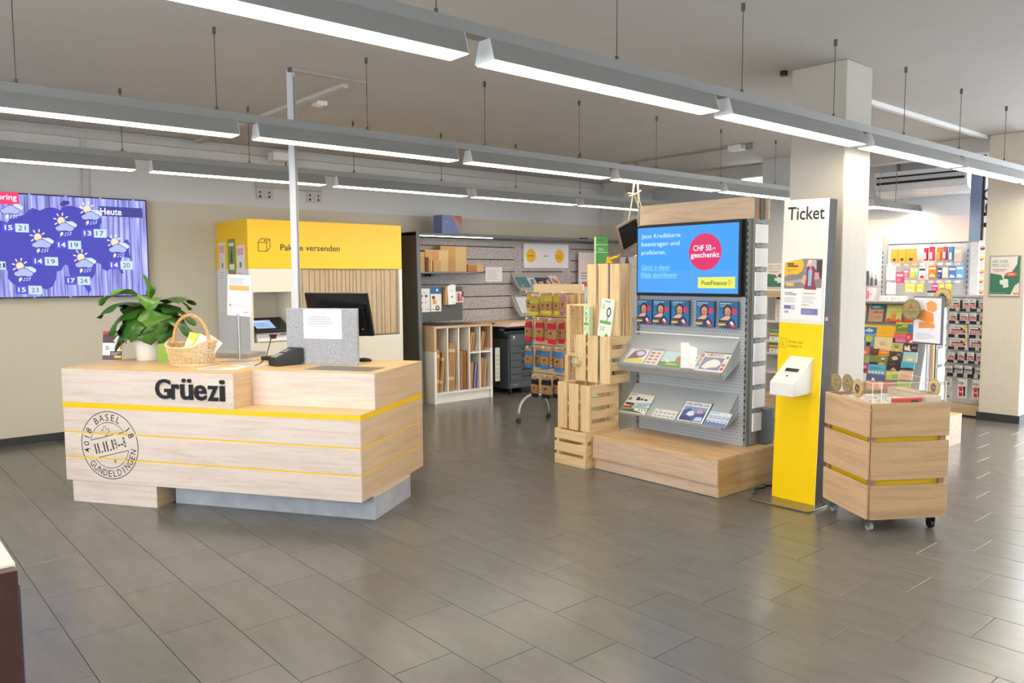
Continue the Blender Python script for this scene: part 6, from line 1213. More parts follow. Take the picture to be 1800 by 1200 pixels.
for i in range(9):
    x, y = 0.105 + 0.115 * (i % 3), 0.10 + 0.13 * (i // 3)
    lab = '%s postcard pile, counted from the coins corner, in %s row of the cart tray' % (ORD[i % 3], ['the front', 'the middle', 'the rear'][i // 3])
    c = ['#d96a6a', '#7a9a6a', '#8f8ac4', '#e2a06a', '#6a6a78', '#d9c46a', '#c66a8a', '#7fb0c8', '#a0c07a'][i]
    o = flat('postcard_pile', lab, kt(x, y, 0.7775), -33.15 + rr.uniform(-5, 5), 0.105, 0.12, [('r', 0.08, 0.45, 0.84, 0.47, c), ('p', [(0.1, 0.5), (0.5, 0.9), (0.6, 0.5)], '#f0ebe8'), ('r', 0.55, 0.55, 0.3, 0.2, cols[(i + 2) % 6]), ('lines', 0.1, 0.08, 0.7, 0.3, 4, '#9a8f98')], cols[i % 6], 'postcards', 0.032, 'postcard piles in the cart tray')
o = thing('red_edged_box', 'flat box with red front edge in the cart tray', 'box', kt(0.17, 0.03, 0.79), -33.15); MB().box(0, 0.19, 0, 0.03, 0, 0.048).build('carton', mat('#c4302c', 0.4), o, 0.001); art('print', o, 0, 0, 0.19, 0.048, 0, [('r', 0.6, 0.2, 0.25, 0.6, '#3a2226'), ('r', 0.1, 0.2, 0.4, 0.15, '#7a1a1c')]); MB().box(0, 0.19, 0.0305, 0.05, 0, 0.046).build('lid', mat('#e6dcea', 0.5), o)
o = thing('wooden_riser', 'pale wooden riser block in the front corner of the cart tray', 'riser', kt(0.385, 0.03, 0.7775), -33.15); MB().box(0, 0.105, 0, 0.4, 0, 0.07).build('block', mat('#cfc0ae', 0.55), o, 0.002); MB().box(0.0, 0.105, 0.05, 0.4, 0.0701, 0.074).build('top_veneer', OC1, o)
def coin(label, pos, rz, d=0.105, dark=False, group='coin discs on the oak cart'):
    o = thing('coin_disc', label, 'coin', pos, rz, group); r = d / 2
    MB().cyl((0, 0.0035, 0), (0, -0.0035, 0), r, 36).build('outer_ring', mat('#b3934f' if dark else '#8d7d58', 0.4, 0.3, var=0.1), o)
    MB().cyl((0, -0.0036, 0), (0, -0.0042, 0), r * 0.93, 36).build('inner_face', mat('#d8bd86' if dark else '#a5936a', 0.45, 0.25, var=0.25, scale=70, bump=0.4), o)
    if dark: its_ = [('e', 0.5, 0.5, 0.32, 0.34, '#c9ae78'), ('p', [(0.28, 0.36), (0.26, 0.6), (0.4, 0.72), (0.5, 0.78), (0.62, 0.7), (0.74, 0.58), (0.72, 0.36), (0.6, 0.28), (0.4, 0.28)], '#4a4038'), ('r', 0.4, 0.42, 0.06, 0.2, '#d8bd86'), ('r', 0.55, 0.4, 0.08, 0.14, '#d8bd86'), ('r', 0.36, 0.2, 0.28, 0.06, '#5a4c3c')]
    else: its_ = [('e', 0.5, 0.62, 0.22, 0.16, '#b8965a'), ('p', [(0.3, 0.55), (0.5, 0.82), (0.7, 0.55)], '#8a7448'), ('r', 0.2, 0.4, 0.6, 0.03, '#75684a'), ('r', 0.25, 0.32, 0.5, 0.02, '#75684a'), ('l', [(0.2, 0.25), (0.5, 0.14), (0.8, 0.25)], 0.003, '#c4b083')]
    art('relief', o, -r * 0.9, -r * 0.9, r * 1.8, r * 1.8, -0.0043, its_); return o
coin('dark golden coin disc on the acrylic nearest the ticket totem', kt(0.010, 0.419, 0.893), -123, 0.115); coin('dark golden coin disc on the acrylic, second from the ticket totem', kt(0.010, 0.284, 0.905), -123, 0.118); coin('light coin disc with black emblem on the acrylic above the cart side', kt(0.010, 0.165, 0.888), -123, 0.115, True)
coin('light coin disc with black emblem on the clear wall above the riser', kt(0.50, 0.118, 0.889), -123, 0.11, True)
sg = thing('coin_offer_sign', 'white framed sign with orange figure rising above the oak cart', 'sign', (5.30, 2.077, 0), -108)
MB().box(-0.03, 0.03, -0.02, 0.02, 0.853, 0.858).cyl((0, 0, 0.858), (0, 0, 1.16), 0.005, 8).build('stand_rod', SILVER, sg)
MB().box(-0.11, 0.11, -0.01, 0.01, 1.16, 1.465).build('frame', mat('#6e6a72', 0.45), sg, 0.006)
art('print', sg, -0.1, 1.17, 0.2, 0.285, -0.0102, [('r', 0, 0, 1, 1, '#eceaf0'), ('p', [(0.1, 0.66), (0.35, 0.74), (0.72, 0.66), (0.75, 0.46), (0.5, 0.44), (0.15, 0.52)], '#f09a4e'), ('p', [(0.5, 0.72), (0.45, 0.88), (0.62, 0.95), (0.82, 0.88), (0.85, 0.74), (0.7, 0.68)], '#f3a866'), ('p', [(0.2, 0.46), (0.75, 0.44), (0.8, 0.34), (0.2, 0.31)], '#f09a4e'), ('l', [(0.6, 0.28), (0.76, 0.34)], 0.004, '#f09a4e'), ('lines', 0.1, 0.08, 0.8, 0.14, 4, '#c4c2ca')])
coin('big dark coin disc fixed at the edge of the orange figure sign', (5.255, 2.165, 1.378), -108, 0.135, False, 'coin discs on the sign'); coin('big light coin disc with black emblem above the orange figure sign', (5.31, 2.00, 1.455), -108, 0.125, True, 'coin discs on the sign')

# ================================================================ GREETING CARD GONDOLA
gd = thing('card_gondola', 'low grey gondola packed with greeting cards behind the pillar', 'gondola', (7.86, 4.06, 0), -90)
box1('podium', OAKD, gd, 0, 1.222, -0.3, 0.24, 0.0, 0.27, 0.002); box1('podium_top', OAKP, gd, 0, 1.222, -0.3, 0.24, 0.2705, 0.288); box1('podium', OAKD, gd, 0, 0.86, 0.2405, 0.82, 0.0, 0.2875)
GB = mat('#a3a09c', 0.6, var=0.04)
MB().prism([(0.24, 0.288), (0.54, 1.30), (0.57, 1.30), (0.57, 0.288)], 0.06, 0.785, 'yz').build('stepped_rack', GB, gd)
MB().prism([(0.24, 0.288), (0.54, 1.30), (0.7, 1.30), (0.7, 0.288)], 0.7855, 0.80, 'yz').build('rack_end', mat('#a6a6a8', 0.5), gd)
box1('top_shelf', mat('#8d8b88', 0.5), gd, 0.0, 0.80, 0.42, 0.75, 1.302, 1.325, 0.002)
box1('wood_upright', wood('#d6b688', '#c09a68', 'z', 0.5), gd, 0.8005, 0.83, 0.54, 0.57, 0.288, 1.32)
MB().box(0.835, 0.841, 0.58, 0.8, 0.3, 1.3).build('pocket_backing', mat('#9b9c98', 0.5), gd)
for k in range(5): MB().box(0.842, 0.85, 0.6, 0.79, 0.32 + 0.19 * k, 0.47 + 0.19 * k).build('card_pocket', mat('#bfc1ae', 0.5), gd); MB().box(0.841, 0.847, 0.62, 0.72, 0.475 + 0.19 * k, 0.5 + 0.19 * k).build('pocket_clip', mat('#55575c', 0.5), gd)
CARDS = [(8.35, 3.927, 3.896, 1.12, 1.302, '#e6d6b0', 'cream card edge at the pillar side of the top row'), (8.35, 3.865, 3.715, 1.113, 1.305, '#c9a184', 'kraft card with orange fish and teal top in the top row'), (8.35, 3.679, 3.523, 1.121, 1.297, '#cfd36e', 'lime card with orange animal in the top row'), (8.35, 3.494, 3.393, 1.121, 1.301, '#d9394a', 'red figure card partly behind the coin sign in the top row'),
 (8.26, 3.888, 3.738, 0.858, 1.086, '#6f9ec4', 'tall blue card with green light bulb'), (8.28, 3.741, 3.55, 0.962, 1.086, '#f2b90c', 'plain yellow envelope card'), (8.29, 3.556, 3.426, 1.005, 1.121, '#6f8a34', 'green landscape card with yellow top band'), (8.295, 3.426, 3.365, 1.01, 1.125, '#2f7fae', 'narrow blue card with yellow top band'),
 (8.25, 3.553, 3.429, 0.92, 1.007, '#e0587a', 'pink sunset card'), (8.25, 3.428, 3.351, 0.92, 1.012, '#d13a55', 'red floral card'), (8.23, 3.739, 3.559, 0.829, 0.965, '#e8d3a6', 'wide cream card with handwriting'), (8.22, 3.552, 3.444, 0.828, 0.915, '#cfc06a', 'olive yellow card with dark words'), (8.21, 3.437, 3.294, 0.832, 0.918, '#35303a', 'black card with white bird'),
 (8.2, 3.862, 3.772, 0.772, 0.861, '#d9706a', 'coral card under the tall blue card'), (8.2, 3.762, 3.674, 0.767, 0.844, '#5a3a30', 'dark brown card'), (8.19, 3.672, 3.562, 0.775, 0.833, '#e08a2a', 'orange patterned card'), (8.18, 3.55, 3.426, 0.733, 0.825, '#4a3c34', 'dark card with pale cat picture'), (8.18, 3.424, 3.287, 0.732, 0.835, '#a9d0d8', 'light blue card with yellow bouquet'),
 (8.17, 3.843, 3.753, 0.686, 0.769, '#a0b070', 'pale green card'), (8.165, 3.752, 3.571, 0.685, 0.779, '#7a8a4a', 'wide green card with small blue figure'), (8.14, 3.56, 3.424, 0.642, 0.735, '#2e2a28', 'black card with red script'), (8.14, 3.424, 3.292, 0.66, 0.739, '#58b0d0', 'sky blue card over a black hill'), (8.14, 3.831, 3.753, 0.593, 0.694, '#a8486a', 'magenta flower card'), (8.13, 3.749, 3.569, 0.588, 0.688, '#5ab0dc', 'wide blue card with a row of eggs'),
 (8.11, 3.557, 3.506, 0.543, 0.636, '#b8c83a', 'narrow lime card with yellow fruit'), (8.11, 3.505, 3.427, 0.55, 0.636, '#d5d8a0', 'cream card with green tea bag'), (8.11, 3.427, 3.295, 0.559, 0.651, '#ecc0a4', 'peach card with orange lines'), (8.1, 3.811, 3.751, 0.514, 0.591, '#ece2cf', 'small off-white card'), (8.1, 3.75, 3.558, 0.526, 0.591, '#3f4484', 'wide navy card with small white figure'),
 (8.07, 3.734, 3.617, 0.439, 0.521, '#e3a988', 'salmon card in the lowest row'), (8.07, 3.611, 3.559, 0.448, 0.524, '#e8cdb0', 'beige card in the lowest row'), (8.07, 3.56, 3.487, 0.46, 0.535, '#c4704e', 'terracotta card in the lowest row'), (8.07, 3.486, 3.43, 0.461, 0.536, '#b58a74', 'brown card in the lowest row'), (8.07, 3.423, 3.297, 0.455, 0.551, '#a6b862', 'green card with red corner in the lowest row')]
PR = {'kraft card with': [('r', 0.1, 0.68, 0.9, 0.32, '#3a8a8f'), ('e', 0.5, 0.82, 0.3, 0.08, '#8fc4c4'), ('p', [(0.3, 0.52), (0.5, 0.6), (0.75, 0.55), (0.95, 0.6), (0.95, 0.48), (0.7, 0.5), (0.45, 0.46)], '#d4532e'), ('r', 0.5, 0.24, 0.4, 0.03, '#8a5a3e')],
 'lime card with orange': [('p', [(0, 0), (1, 0), (0.9, 0.2), (0.6, 0.1), (0.1, 0.22)], '#e2564e'), ('p', [(0.35, 0.1), (0.65, 0.1), (0.65, 0.5), (0.55, 0.62), (0.45, 0.6), (0.36, 0.45)], '#e0943a'), ('e', 0.52, 0.5, 0.12, 0.09, '#eaaa50'), ('l', [(0.3, 0.4), (0.3, 0.65)], 0.003, '#8a7a2a'), ('l', [(0.65, 0.55), (0.9, 0.65)], 0.003, '#8a7a2a')],
 'red figure': [('e', 0.7, 0.9, 0.3, 0.1, '#5a8a7c'), ('e', 0.6, 0.74, 0.2, 0.09, '#3a2420'), ('e', 0.7, 0.3, 0.25, 0.2, '#e8707a'), ('p', [(0.0, 0.5), (0.2, 0.6), (0.2, 0.3)], '#c9c4b8')], 'tall blue card': [('r', 0, 0.9, 1, 0.1, '#f2c21a'), ('r', 0, 0.6, 1, 0.3, '#3f6cae'), ('p', [(0.1, 0.7), (0.4, 0.85), (0.8, 0.75), (0.6, 0.66)], '#b9d6ea'), ('e', 0.5, 0.36, 0.26, 0.16, '#c2cc3c'), ('r', 0.35, 0.02, 0.3, 0.18, '#2e2e22'), ('e', 0.12, 0.34, 0.15, 0.12, '#3a5a7c')],
 'plain yellow': [('r', 0.85, 0.92, 0.1, 0.03, '#8a6a0a'), ('e', 0.45, 0.35, 0.06, 0.06, '#d39a08')], 'green landscape': [('r', 0, 0.86, 1, 0.14, '#f4c61e'), ('l', [(0.2, 0.5), (0.6, 0.65), (0.9, 0.6)], 0.006, '#d9e08a'), ('r', 0, 0, 1, 0.2, '#a89a2e'), ('r', 0.5, 0.7, 0.4, 0.05, '#f0f0e0')], 'narrow blue card': [('r', 0, 0.86, 1, 0.14, '#f4c61e')], 'pink sunset': [('r', 0, 0.0, 1, 0.4, '#c98ac0'), ('p', [(0, 0), (0.2, 0), (0.15, 0.4), (0, 0.5)], '#3a2438'), ('r', 0, 0.75, 1, 0.1, '#ea7a5a')], 'red floral': [('e', 0.3, 0.6, 0.2, 0.2, '#e88a9a'), ('p', [(0.4, 0), (1, 0), (0.9, 0.4), (0.6, 0.3)], '#efd8c4')],
 'wide cream': [('lines', 0.3, 0.4, 0.45, 0.3, 3, '#c9884a'), ('lines', 0.2, 0.08, 0.6, 0.1, 1, '#cf9a7a')], 'olive yellow': [('r', 0.1, 0.7, 0.6, 0.08, '#7a6a1a'), ('r', 0.2, 0.45, 0.4, 0.12, '#3a3010'), ('e', 0.5, 0.1, 0.15, 0.1, '#e8e0a0')], 'black card with white': [('p', [(0.1, 0.2), (0.5, 0.3), (0.4, 0.85), (0.25, 0.5), (0.1, 0.8)], '#f0e4d4'), ('p', [(0.1, 0.2), (0.6, 0.1), (0.5, 0.3)], '#f0e4d4'), ('lines', 0.6, 0.4, 0.35, 0.3, 2, '#b9b4ba')], 'dark card with pale': [('e', 0.4, 0.3, 0.25, 0.22, '#e0c8b0'), ('l', [(0.4, 0.5), (0.9, 0.9)], 0.004, '#c9c4c4'), ('l', [(0.5, 0.9), (0.9, 0.5)], 0.004, '#c9c4c4')],
 'light blue card with': [('p', [(0.1, 0.2), (0.4, 0.5), (0.8, 0.55), (0.95, 0.3), (0.6, 0.15)], '#ecd04a'), ('e', 0.5, 0.25, 0.2, 0.12, '#f2ece0')], 'wide green card': [('r', 0.0, 0.0, 0.5, 0.25, '#2e2c26'), ('e', 0.75, 0.65, 0.09, 0.12, '#e8f0ea'), ('r', 0.68, 0.3, 0.16, 0.25, '#3a6a7a'), ('e', 0.7, 0.12, 0.2, 0.12, '#f0b42e'), ('l', [(0.3, 0.9), (0.6, 0.98), (0.95, 0.7)], 0.008, '#e08a2a')], 'black card with red': [('lines', 0.1, 0.6, 0.7, 0.2, 2, '#a0484a'), ('p', [(0.25, 0), (0.7, 0), (0.5, 0.35)], '#e3bd94')], 'sky blue': [('p', [(0, 0), (1, 0), (0.9, 0.2), (0.5, 0.25), (0, 0.15)], '#231f22')], 'magenta': [('e', 0.5, 0.6, 0.3, 0.2, '#e08aac'), ('e', 0.6, 0.3, 0.2, 0.12, '#7a2a48')], 'wide blue card': [('e', 0.12 + 0.18 * k, 0.2, 0.07, 0.14, '#efe4cc') for k in range(5)] + [('lines', 0.1, 0.55, 0.7, 0.2, 2, '#3a7ab4')], 'narrow lime': [('e', 0.5, 0.7, 0.4, 0.22, '#f2cc1c')], 'cream card with green': [('r', 0.1, 0.1, 0.8, 0.55, '#8cb830'), ('p', [(0.2, 0.8), (0.5, 1.25), (0.8, 0.8)], '#e6c8a0')], 'peach': [('lines', 0.15, 0.2, 0.7, 0.5, 4, '#e0886a')], 'wide navy': [('p', [(0.3, 0), (0.5, 0), (0.42, 0.4), (0.34, 0.45)], '#e8e0e4')], 'green card with red': [('p', [(0.5, 0), (0.9, 0), (0.9, 0.3), (0.6, 0.25)], '#cf4a38')], 'orange patterned': [('e', 0.5, 0.5, 0.4, 0.3, '#f2b43a'), ('l', [(0.1, 0.3), (0.9, 0.4)], 0.006, '#7a3a1a')], 'dark brown': [('e', 0.5, 0.6, 0.2, 0.2, '#8a4a3a')], 'coral': [('e', 0.4, 0.3, 0.3, 0.2, '#f0c0a0')], 'salmon': [('lines', 0.1, 0.5, 0.8, 0.3, 2, '#c9806a')], 'pale green': [('l', [(0.4, 0), (0.4, 1)], 0.004, '#7a8a4a')]}
for i, (X_, ya, yb_, z0, z1, col, lab) in enumerate(CARDS):
    w, h = ya - yb_, z1 - z0
    its_ = next((v for k_, v in PR.items() if lab.startswith(k_)), [])
    o = thing('greeting_card', lab + ' on the card gondola' if len(lab.split()) < 10 else lab, 'card', (X_ - 0.04, ya, z0), group='greeting cards on the gondola', rot=(Matrix.Rotation(math.radians(-90), 3, 'Z') @ Matrix.Rotation(math.radians(-12), 3, 'X')).to_euler())
    box1('card', mat(col, 0.4, var=0.03, scale=40), o, 0, w, 0, 0.008, 0, h)
    if its_: art('print', o, 0, 0, w, h, 0, its_)
# ================================================================ FAR SHELVING (seen between pillar and wall pillar)
bt = thing('battery_gondola', 'white perforated gondola full of battery packs by the wall pillar', 'gondola', (9.66, 3.80, 0), -90)
PW2 = pegmat('#d9dade', 0.03, 0.005, '#8d8f95')
box1('podium', wood('#d9bb94', '#c6a278', 'x', 0.5), bt, -0.05, 0.595, 0, 0.5, 0.02, 0.13, 0.002); box1('kick_board', mat('#3c3a38', 0.6), bt, -0.04, 0.59, 0.02, 0.48, 0, 0.0195)
box1('peg_panel', PW2, bt, 0.05, 0.595, 0.16, 0.19, 0.1305, 1.365); box1('header', mat('#c3c6cc', 0.5), bt, 0.05, 0.595, 0.13, 0.159, 1.345, 1.37)
for k in range(5): MB().box(-0.04, 0.04, 0.10, 0.106, 0.62 + 0.16 * k, 0.745 + 0.16 * k).build('card_pocket', PURE, bt); MB().box(-0.05, 0.06, 0.107, 0.15, 0.755 + 0.16 * k, 0.775 + 0.16 * k).build('pocket_clip', mat('#3f4450', 0.5), bt)
box1('side_board', mat('#dcd9dc', 0.5), bt, 0.03, 0.049, 0.12, 0.19, 0.1305, 1.36)
RL = [(1.187, 1.213), (1.045, 1.077), (0.883, 0.922), (0.747, 0.780), (0.596, 0.629), (0.433, 0.479)]
for z0, z1 in RL:
    f = box1('price_rail', mat('#2f3238', 0.5), bt, 0.16, 0.59, 0.085, 0.1, z0, z1)
    for k in range(4): box1('price_tag', PURE, f, 0.165 + k * 0.11, 0.205 + k * 0.11, 0.083, 0.0845, z0 + 0.002, z1 + 0.004)
BAT = [(3.541, 3.47, 1.219, 1.335), (3.428, 3.369, 1.221, 1.33), (3.366, 3.305, 1.229, 1.331), (3.264, 3.207, 1.232, 1.327), (3.566, 3.494, 1.082, 1.172), (3.458, 3.375, 1.086, 1.169), (3.363, 3.293, 1.083, 1.172), (3.258, 3.207, 1.087, 1.169), (3.561, 3.381, 0.929, 1.032), (3.363, 3.207, 0.932, 1.04), (3.555, 3.376, 0.786, 0.883), (3.346, 3.207, 0.792, 0.887), (3.574, 3.501, 0.631, 0.716), (3.465, 3.399, 0.632, 0.73), (3.37, 3.299, 0.633, 0.73), (3.276, 3.207, 0.641, 0.723), (3.592, 3.519, 0.482, 0.557), (3.495, 3.411, 0.482, 0.572), (3.393, 3.317, 0.483, 0.573), (3.275, 3.212, 0.484, 0.563), (3.581, 3.52, 0.327, 0.419), (3.575, 3.514, 0.183, 0.261), (3.457, 3.356, 0.205, 0.425), (3.303, 3.204, 0.209, 0.425)]
rows_ = ['top', 'second', 'third', 'fourth', 'fifth', 'sixth']
for i, (ya, yb_, z0, z1) in enumerate(BAT):
    w, h = ya - yb_, z1 - z0
    if i < 8: lab = '%s red and black battery pack in the %s row' % (ORD[i % 4], rows_[i // 4])
    elif i < 12: lab = '%s wide battery pack with yellow corner in the %s row' % (ORD[i % 2], rows_[2 + (i - 8) // 2])
    elif i < 16: lab = '%s small red battery pack in the fifth row' % ORD[i - 12]
    elif i < 20: lab = '%s silver cell battery pack in the sixth row' % ORD[i - 16]
    elif i < 22: lab = '%s button cell pack with green label under the sixth row' % ['upper', 'lower'][i - 20]
    else: lab = '%s red torch pack in the bottom row' % ORD[i - 22]
    o = thing('battery_pack' if i < 22 else 'torch_pack', lab + (' of the battery gondola' if len(lab.split()) < 11 else ''), 'battery pack', (9.70, ya, z0), -90, 'packs on the battery gondola')
    box1('blister_card', mat('#e9e6e2', 0.4, var=0.02), o, 0, w, 0, 0.006, 0, h)
    wide = 8 <= i < 12
    its_ = [('t', 'Energizer', 0.06, 0.66, 0.6, 0.2, '#2a2628', 0.01)]
    if i < 16: its_ += [('r', 0.08, 0.42, 0.8, 0.12, '#26262a'), ('p', [(0.06, 0.05), (0.9, 0.12), (0.95, 0.38), (0.1, 0.36)], '#d8323c'), ('r', 0.15, 0.18, 0.6, 0.1, '#efd0d0')]
    elif i < 20: its_ += [('r', 0.0, 0.45, 1, 0.14, '#26262a')] + [('r', 0.12 + 0.2 * k, 0.05, 0.14, 0.4, '#8d9096') for k in range(4)]
    elif i < 22: its_ += [('e', 0.4, 0.3, 0.3, 0.18, '#5f9a6c'), ('r', 0.1, 0.05, 0.5, 0.1, '#b9bcc0')]
    else: its_ += [('e', 0.35, 0.5, 0.28, 0.1, '#e0525c'), ('p', [(0.15, 0.08), (0.55, 0.08), (0.5, 0.45), (0.2, 0.45)], '#c92a32'), ('r', 0.62, 0.1, 0.2, 0.5, '#2f3034'), ('r', 0.25, 0.28, 0.25, 0.06, '#f0e4e0')]
    if wide: its_ += [('r', 0.78, 0.62, 0.22, 0.36, '#f2c81e'), ('e', 0.68, 0.62, 0.07, 0.12, '#3a383c')]
    art('print', o, 0, 0, w, h, 0, its_)
    if i < 20 and not wide: box1('pack_behind', mat('#3a3b40', 0.5), o, w * 0.55, w * 1.25, 0.03, 0.036, 0.0, h * 0.8)
    MB().cyl((w / 2, 0.0, h - 0.008), (w / 2, 0.118, h - 0.008), 0.003, 6).build('hook', STEEL, o)
# far stationery pegboard wall
PX_ = 10.9
sy = thing('stationery_wall', 'bright white perforated shelf wall with hanging stationery far back', 'shelf wall', (PX_ - 0.3, 5.13, 0), -90)
yl = lambda Y: 5.13 - Y
box1('peg_panel', pegmat('#e6e8ee', 0.03, 0.005, '#a9aeb8'), sy, yl(4.82), yl(3.815), 0.3, 0.33, 0.3, 2.0)
box1('peg_panel', mat('#eceef2', 0.5), sy, 0.0, yl(4.876), 0.3, 0.33, 0.3, 2.02)
for ya, yb_, zt in ((4.876, 4.822, 2.119), (3.816, 3.763, 2.004)):
    p_ = MB().box(yl(ya), yl(yb_), 0.24, 0.42, 0.3, zt).build('upright', mat('#b4b6bb', 0.45, 0.2), sy)
    s_ = MB()
    for k in range(22): s_.box(yl(ya) + 0.006, yl(ya) + 0.018, 0.2385, 0.24, 0.5 + k * 0.066, 0.535 + k * 0.066)
    s_ = s_.build('slot_row', mat('#4a4f5c', 0.6), p_); s_['kind'] = 'stuff'
MB().box(0, yl(3.6), 0.34, 0.36, 2.02, 2.36).build('header', mat('#eddcd4', 0.7, var=0.02), sy)
MB().box(0, yl(3.55), 0.0, 0.42, 0.0, 0.29).build('podium', OAKD, sy)
MB().box(0, yl(4.40), 0.05, 0.3, 1.225, 1.255).build('shelf', mat('#a5a29e', 0.5), sy)
MB().box(yl(3.76), yl(3.56), 0.28, 0.32, 0.3, 2.0).build('end_board', mat('#ece9e6', 0.5), sy)
for z in (1.735, 1.51):
    f = MB().box(yl(4.8), yl(3.84), 0.19, 0.2, z, z + 0.012).build('price_rail', mat('#d3d6dc', 0.4), sy)
    for k in range(9): box1('price_tag', PURE, f, yl(4.77) + k * 0.105, yl(4.77) + k * 0.105 + 0.06, 0.185, 0.1895, z - 0.012, z + 0.022)
GOODS = [(4.722, 4.630, 1.762, 1.945, '#f0a63c', 'orange envelope pack', 0), (4.624, 4.53, 1.768, 1.942, '#efa840', 'second orange envelope pack', 0), (4.523, 4.4, 1.766, 1.946, '#f0a63c', 'wide orange envelope pack', 0), (4.315, 4.253, 1.785, 1.948, '#df1f52', 'crimson marker tube', 1), (4.25, 4.175, 1.784, 1.96, '#e22a58', 'second crimson marker tube', 1), (4.154, 4.087, 1.782, 1.95, '#ee8a1c', 'orange marker tube', 1), (4.084, 4.019, 1.788, 1.955, '#e0386a', 'third crimson marker tube', 1), (4.016, 3.942, 1.772, 1.953, '#3a9ad0', 'blue marker tube', 1), (3.936, 3.856, 1.764, 1.95, '#f2c2ae', 'salmon and white calculator pack', 2),
 (4.775, 4.655, 1.534, 1.725, '#f2f3f6', 'white sheet pack', 2), (4.645, 4.546, 1.496, 1.64, '#ec4a78', 'pink folder pack', 2), (4.544, 4.485, 1.572, 1.677, '#e4789a', 'rose pink narrow pack', 2), (4.464, 4.415, 1.564, 1.699, '#e8d84a', 'yellow and red sticker pack', 2), (4.413, 4.363, 1.579, 1.698, '#a8d8a0', 'mint and yellow sticker pack', 2), (4.356, 4.27, 1.541, 1.705, '#f0ecf2', 'white pack with black word and pink base', 3), (4.263, 4.238, 1.541, 1.696, '#f0e0e6', 'narrow white and pink pack', 2), (4.236, 4.145, 1.563, 1.718, '#f28a1e', 'orange glue pack', 3), (4.124, 4.071, 1.556, 1.687, '#2f3f8c', 'navy blue pen pack', 2), (4.069, 4.001, 1.563, 1.694, '#f2e6cc', 'cream tape pack', 2), (3.994, 3.909, 1.548, 1.707, '#5a7ed0', 'blue scissors pack', 3), (3.907, 3.821, 1.555, 1.72, '#6fb4ea', 'light blue set pack', 3),
 (4.768, 4.648, 1.35, 1.496, '#f0f1f4', 'lower white sheet pack', 2), (4.523, 4.392, 1.376, 1.489, '#f4e04a', 'wide yellow note pad', 3), (4.378, 4.292, 1.377, 1.489, '#f3de52', 'narrow yellow note pad', 3), (4.187, 4.112, 1.387, 1.49, '#ea3aa8', 'magenta index marker pack', 2), (4.11, 4.042, 1.395, 1.49, '#f2e23a', 'yellow index marker pack', 2), (4.022, 3.958, 1.422, 1.49, '#f6ee1e', 'bright yellow note block', 2), (4.026, 3.958, 1.338, 1.416, '#f0a04a', 'orange and yellow note block', 2)]
for i, (ya, yb_, z0, z1, col, lab, kd) in enumerate(GOODS):
    w, h = ya - yb_, z1 - z0
    o = thing('stationery_pack', lab + ' on the far white shelf wall', 'stationery', (PX_ - 0.14, ya, z0), -90, 'stationery packs on the far wall')
    if kd == 1:
        MB().cyl((w / 2, 0.03, 0), (w / 2, 0.03, h * 0.86), w * 0.42, 14).build('tube', mat(col, 0.3, var=0.05), o, smooth=False); MB().cyl((w / 2, 0.03, h * 0.86), (w / 2, 0.03, h), w * 0.44, 14).build('cap', mat(col, 0.25), o)
        art('print', o, w * 0.3, 0.02, w * 0.4, h * 0.5, -0.006, [('r', 0, 0, 1, 1, '#f2e4e0' if col != '#ee8a1c' else '#f4b43a')])
    else:
        box1('pack', mat(col, 0.4, var=0.03), o, 0, w, 0, 0.02, 0, h)
        its_ = [('r', 0.3, 0.12, 0.4, 0.2, '#4a3a2a')] if kd == 0 else ([('r', 0.1, 0.6, 0.8, 0.2, '#f4f2f0'), ('lines', 0.15, 0.15, 0.6, 0.3, 3, '#c9c4c8')] if kd == 2 else [('r', 0.08, 0.7, 0.84, 0.16, '#3a2f44' if 'white' in lab else '#fbf6ea'), ('p', [(0.1, 0.1), (0.9, 0.1), (0.7, 0.3), (0.3, 0.35)], '#e02a68' if 'white' in lab else '#f2f4fa')])
        art('print', o, 0, 0, w, h, 0, its_)
    MB().cyl((w / 2, 0.021, h - 0.006), (w / 2, 0.138, h - 0.006), 0.003, 6).build('hook', STEEL, o)
for i, (ya, yb_, z0, z1, col, lab) in enumerate([(4.81, 4.651, 1.256, 1.325, '#fafafa', 'white box tray at the pillar side of the far shelf'), (4.644, 4.496, 1.256, 1.325, '#f6f6f8', 'second white box tray on the far shelf'), (5.13, 5.075, 1.256, 1.43, '#f6f2f6', 'white carton at the end of the far shelf'), (5.07, 4.99, 1.256, 1.43, '#f0a8c8', 'pink and white carton on the far shelf'), (4.98, 4.896, 1.256, 1.43, '#f4e4ec', 'white carton with pink edge on the far shelf')]):
    o = thing('shelf_carton', lab, 'box', (PX_ - 0.24, ya, z0), -90, 'white cartons on the far shelf'); w, h = ya - yb_, z1 - z0
    box1('carton', mat(col, 0.4, var=0.01), o, 0, w, 0, 0.12, 0, h, 0.002); art('print', o, 0, 0, w, h, 0, [('r', 0.1, 0.15, 0.25, 0.6, '#ec6aa8' if 'pink' in lab else '#e4e6ea'), ('e', 0.6, 0.5, 0.1, 0.06, '#8a8a96')])
for i, (ya, yb_, z0, z1, lab) in enumerate([(5.13, 5.055, 1.46, 1.66, 'dark grey phone case hanging on the far wall'), (5.03, 5.0, 1.456, 1.636, 'dark charging cable hanging on the far wall'), (4.972, 4.945, 1.464, 1.604, 'shorter dark charging cable on the far wall')]):
    o = thing('hanging_gadget', lab, 'accessory', (PX_ - 0.05, ya, z0), -90, 'dark accessories on the far wall'); w, h = ya - yb_, z1 - z0
    MB().box(0, w, 0, 0.02, 0, h * (1.0 if i == 0 else 0.6)).build('body', mat('#5a5a6c', 0.4), o, 0.004)
    if i: MB().cyl((w / 2, 0.01, h * 0.6), (w / 2, 0.01, h), 0.004, 6).build('cord', mat('#6a6a78', 0.5), o)
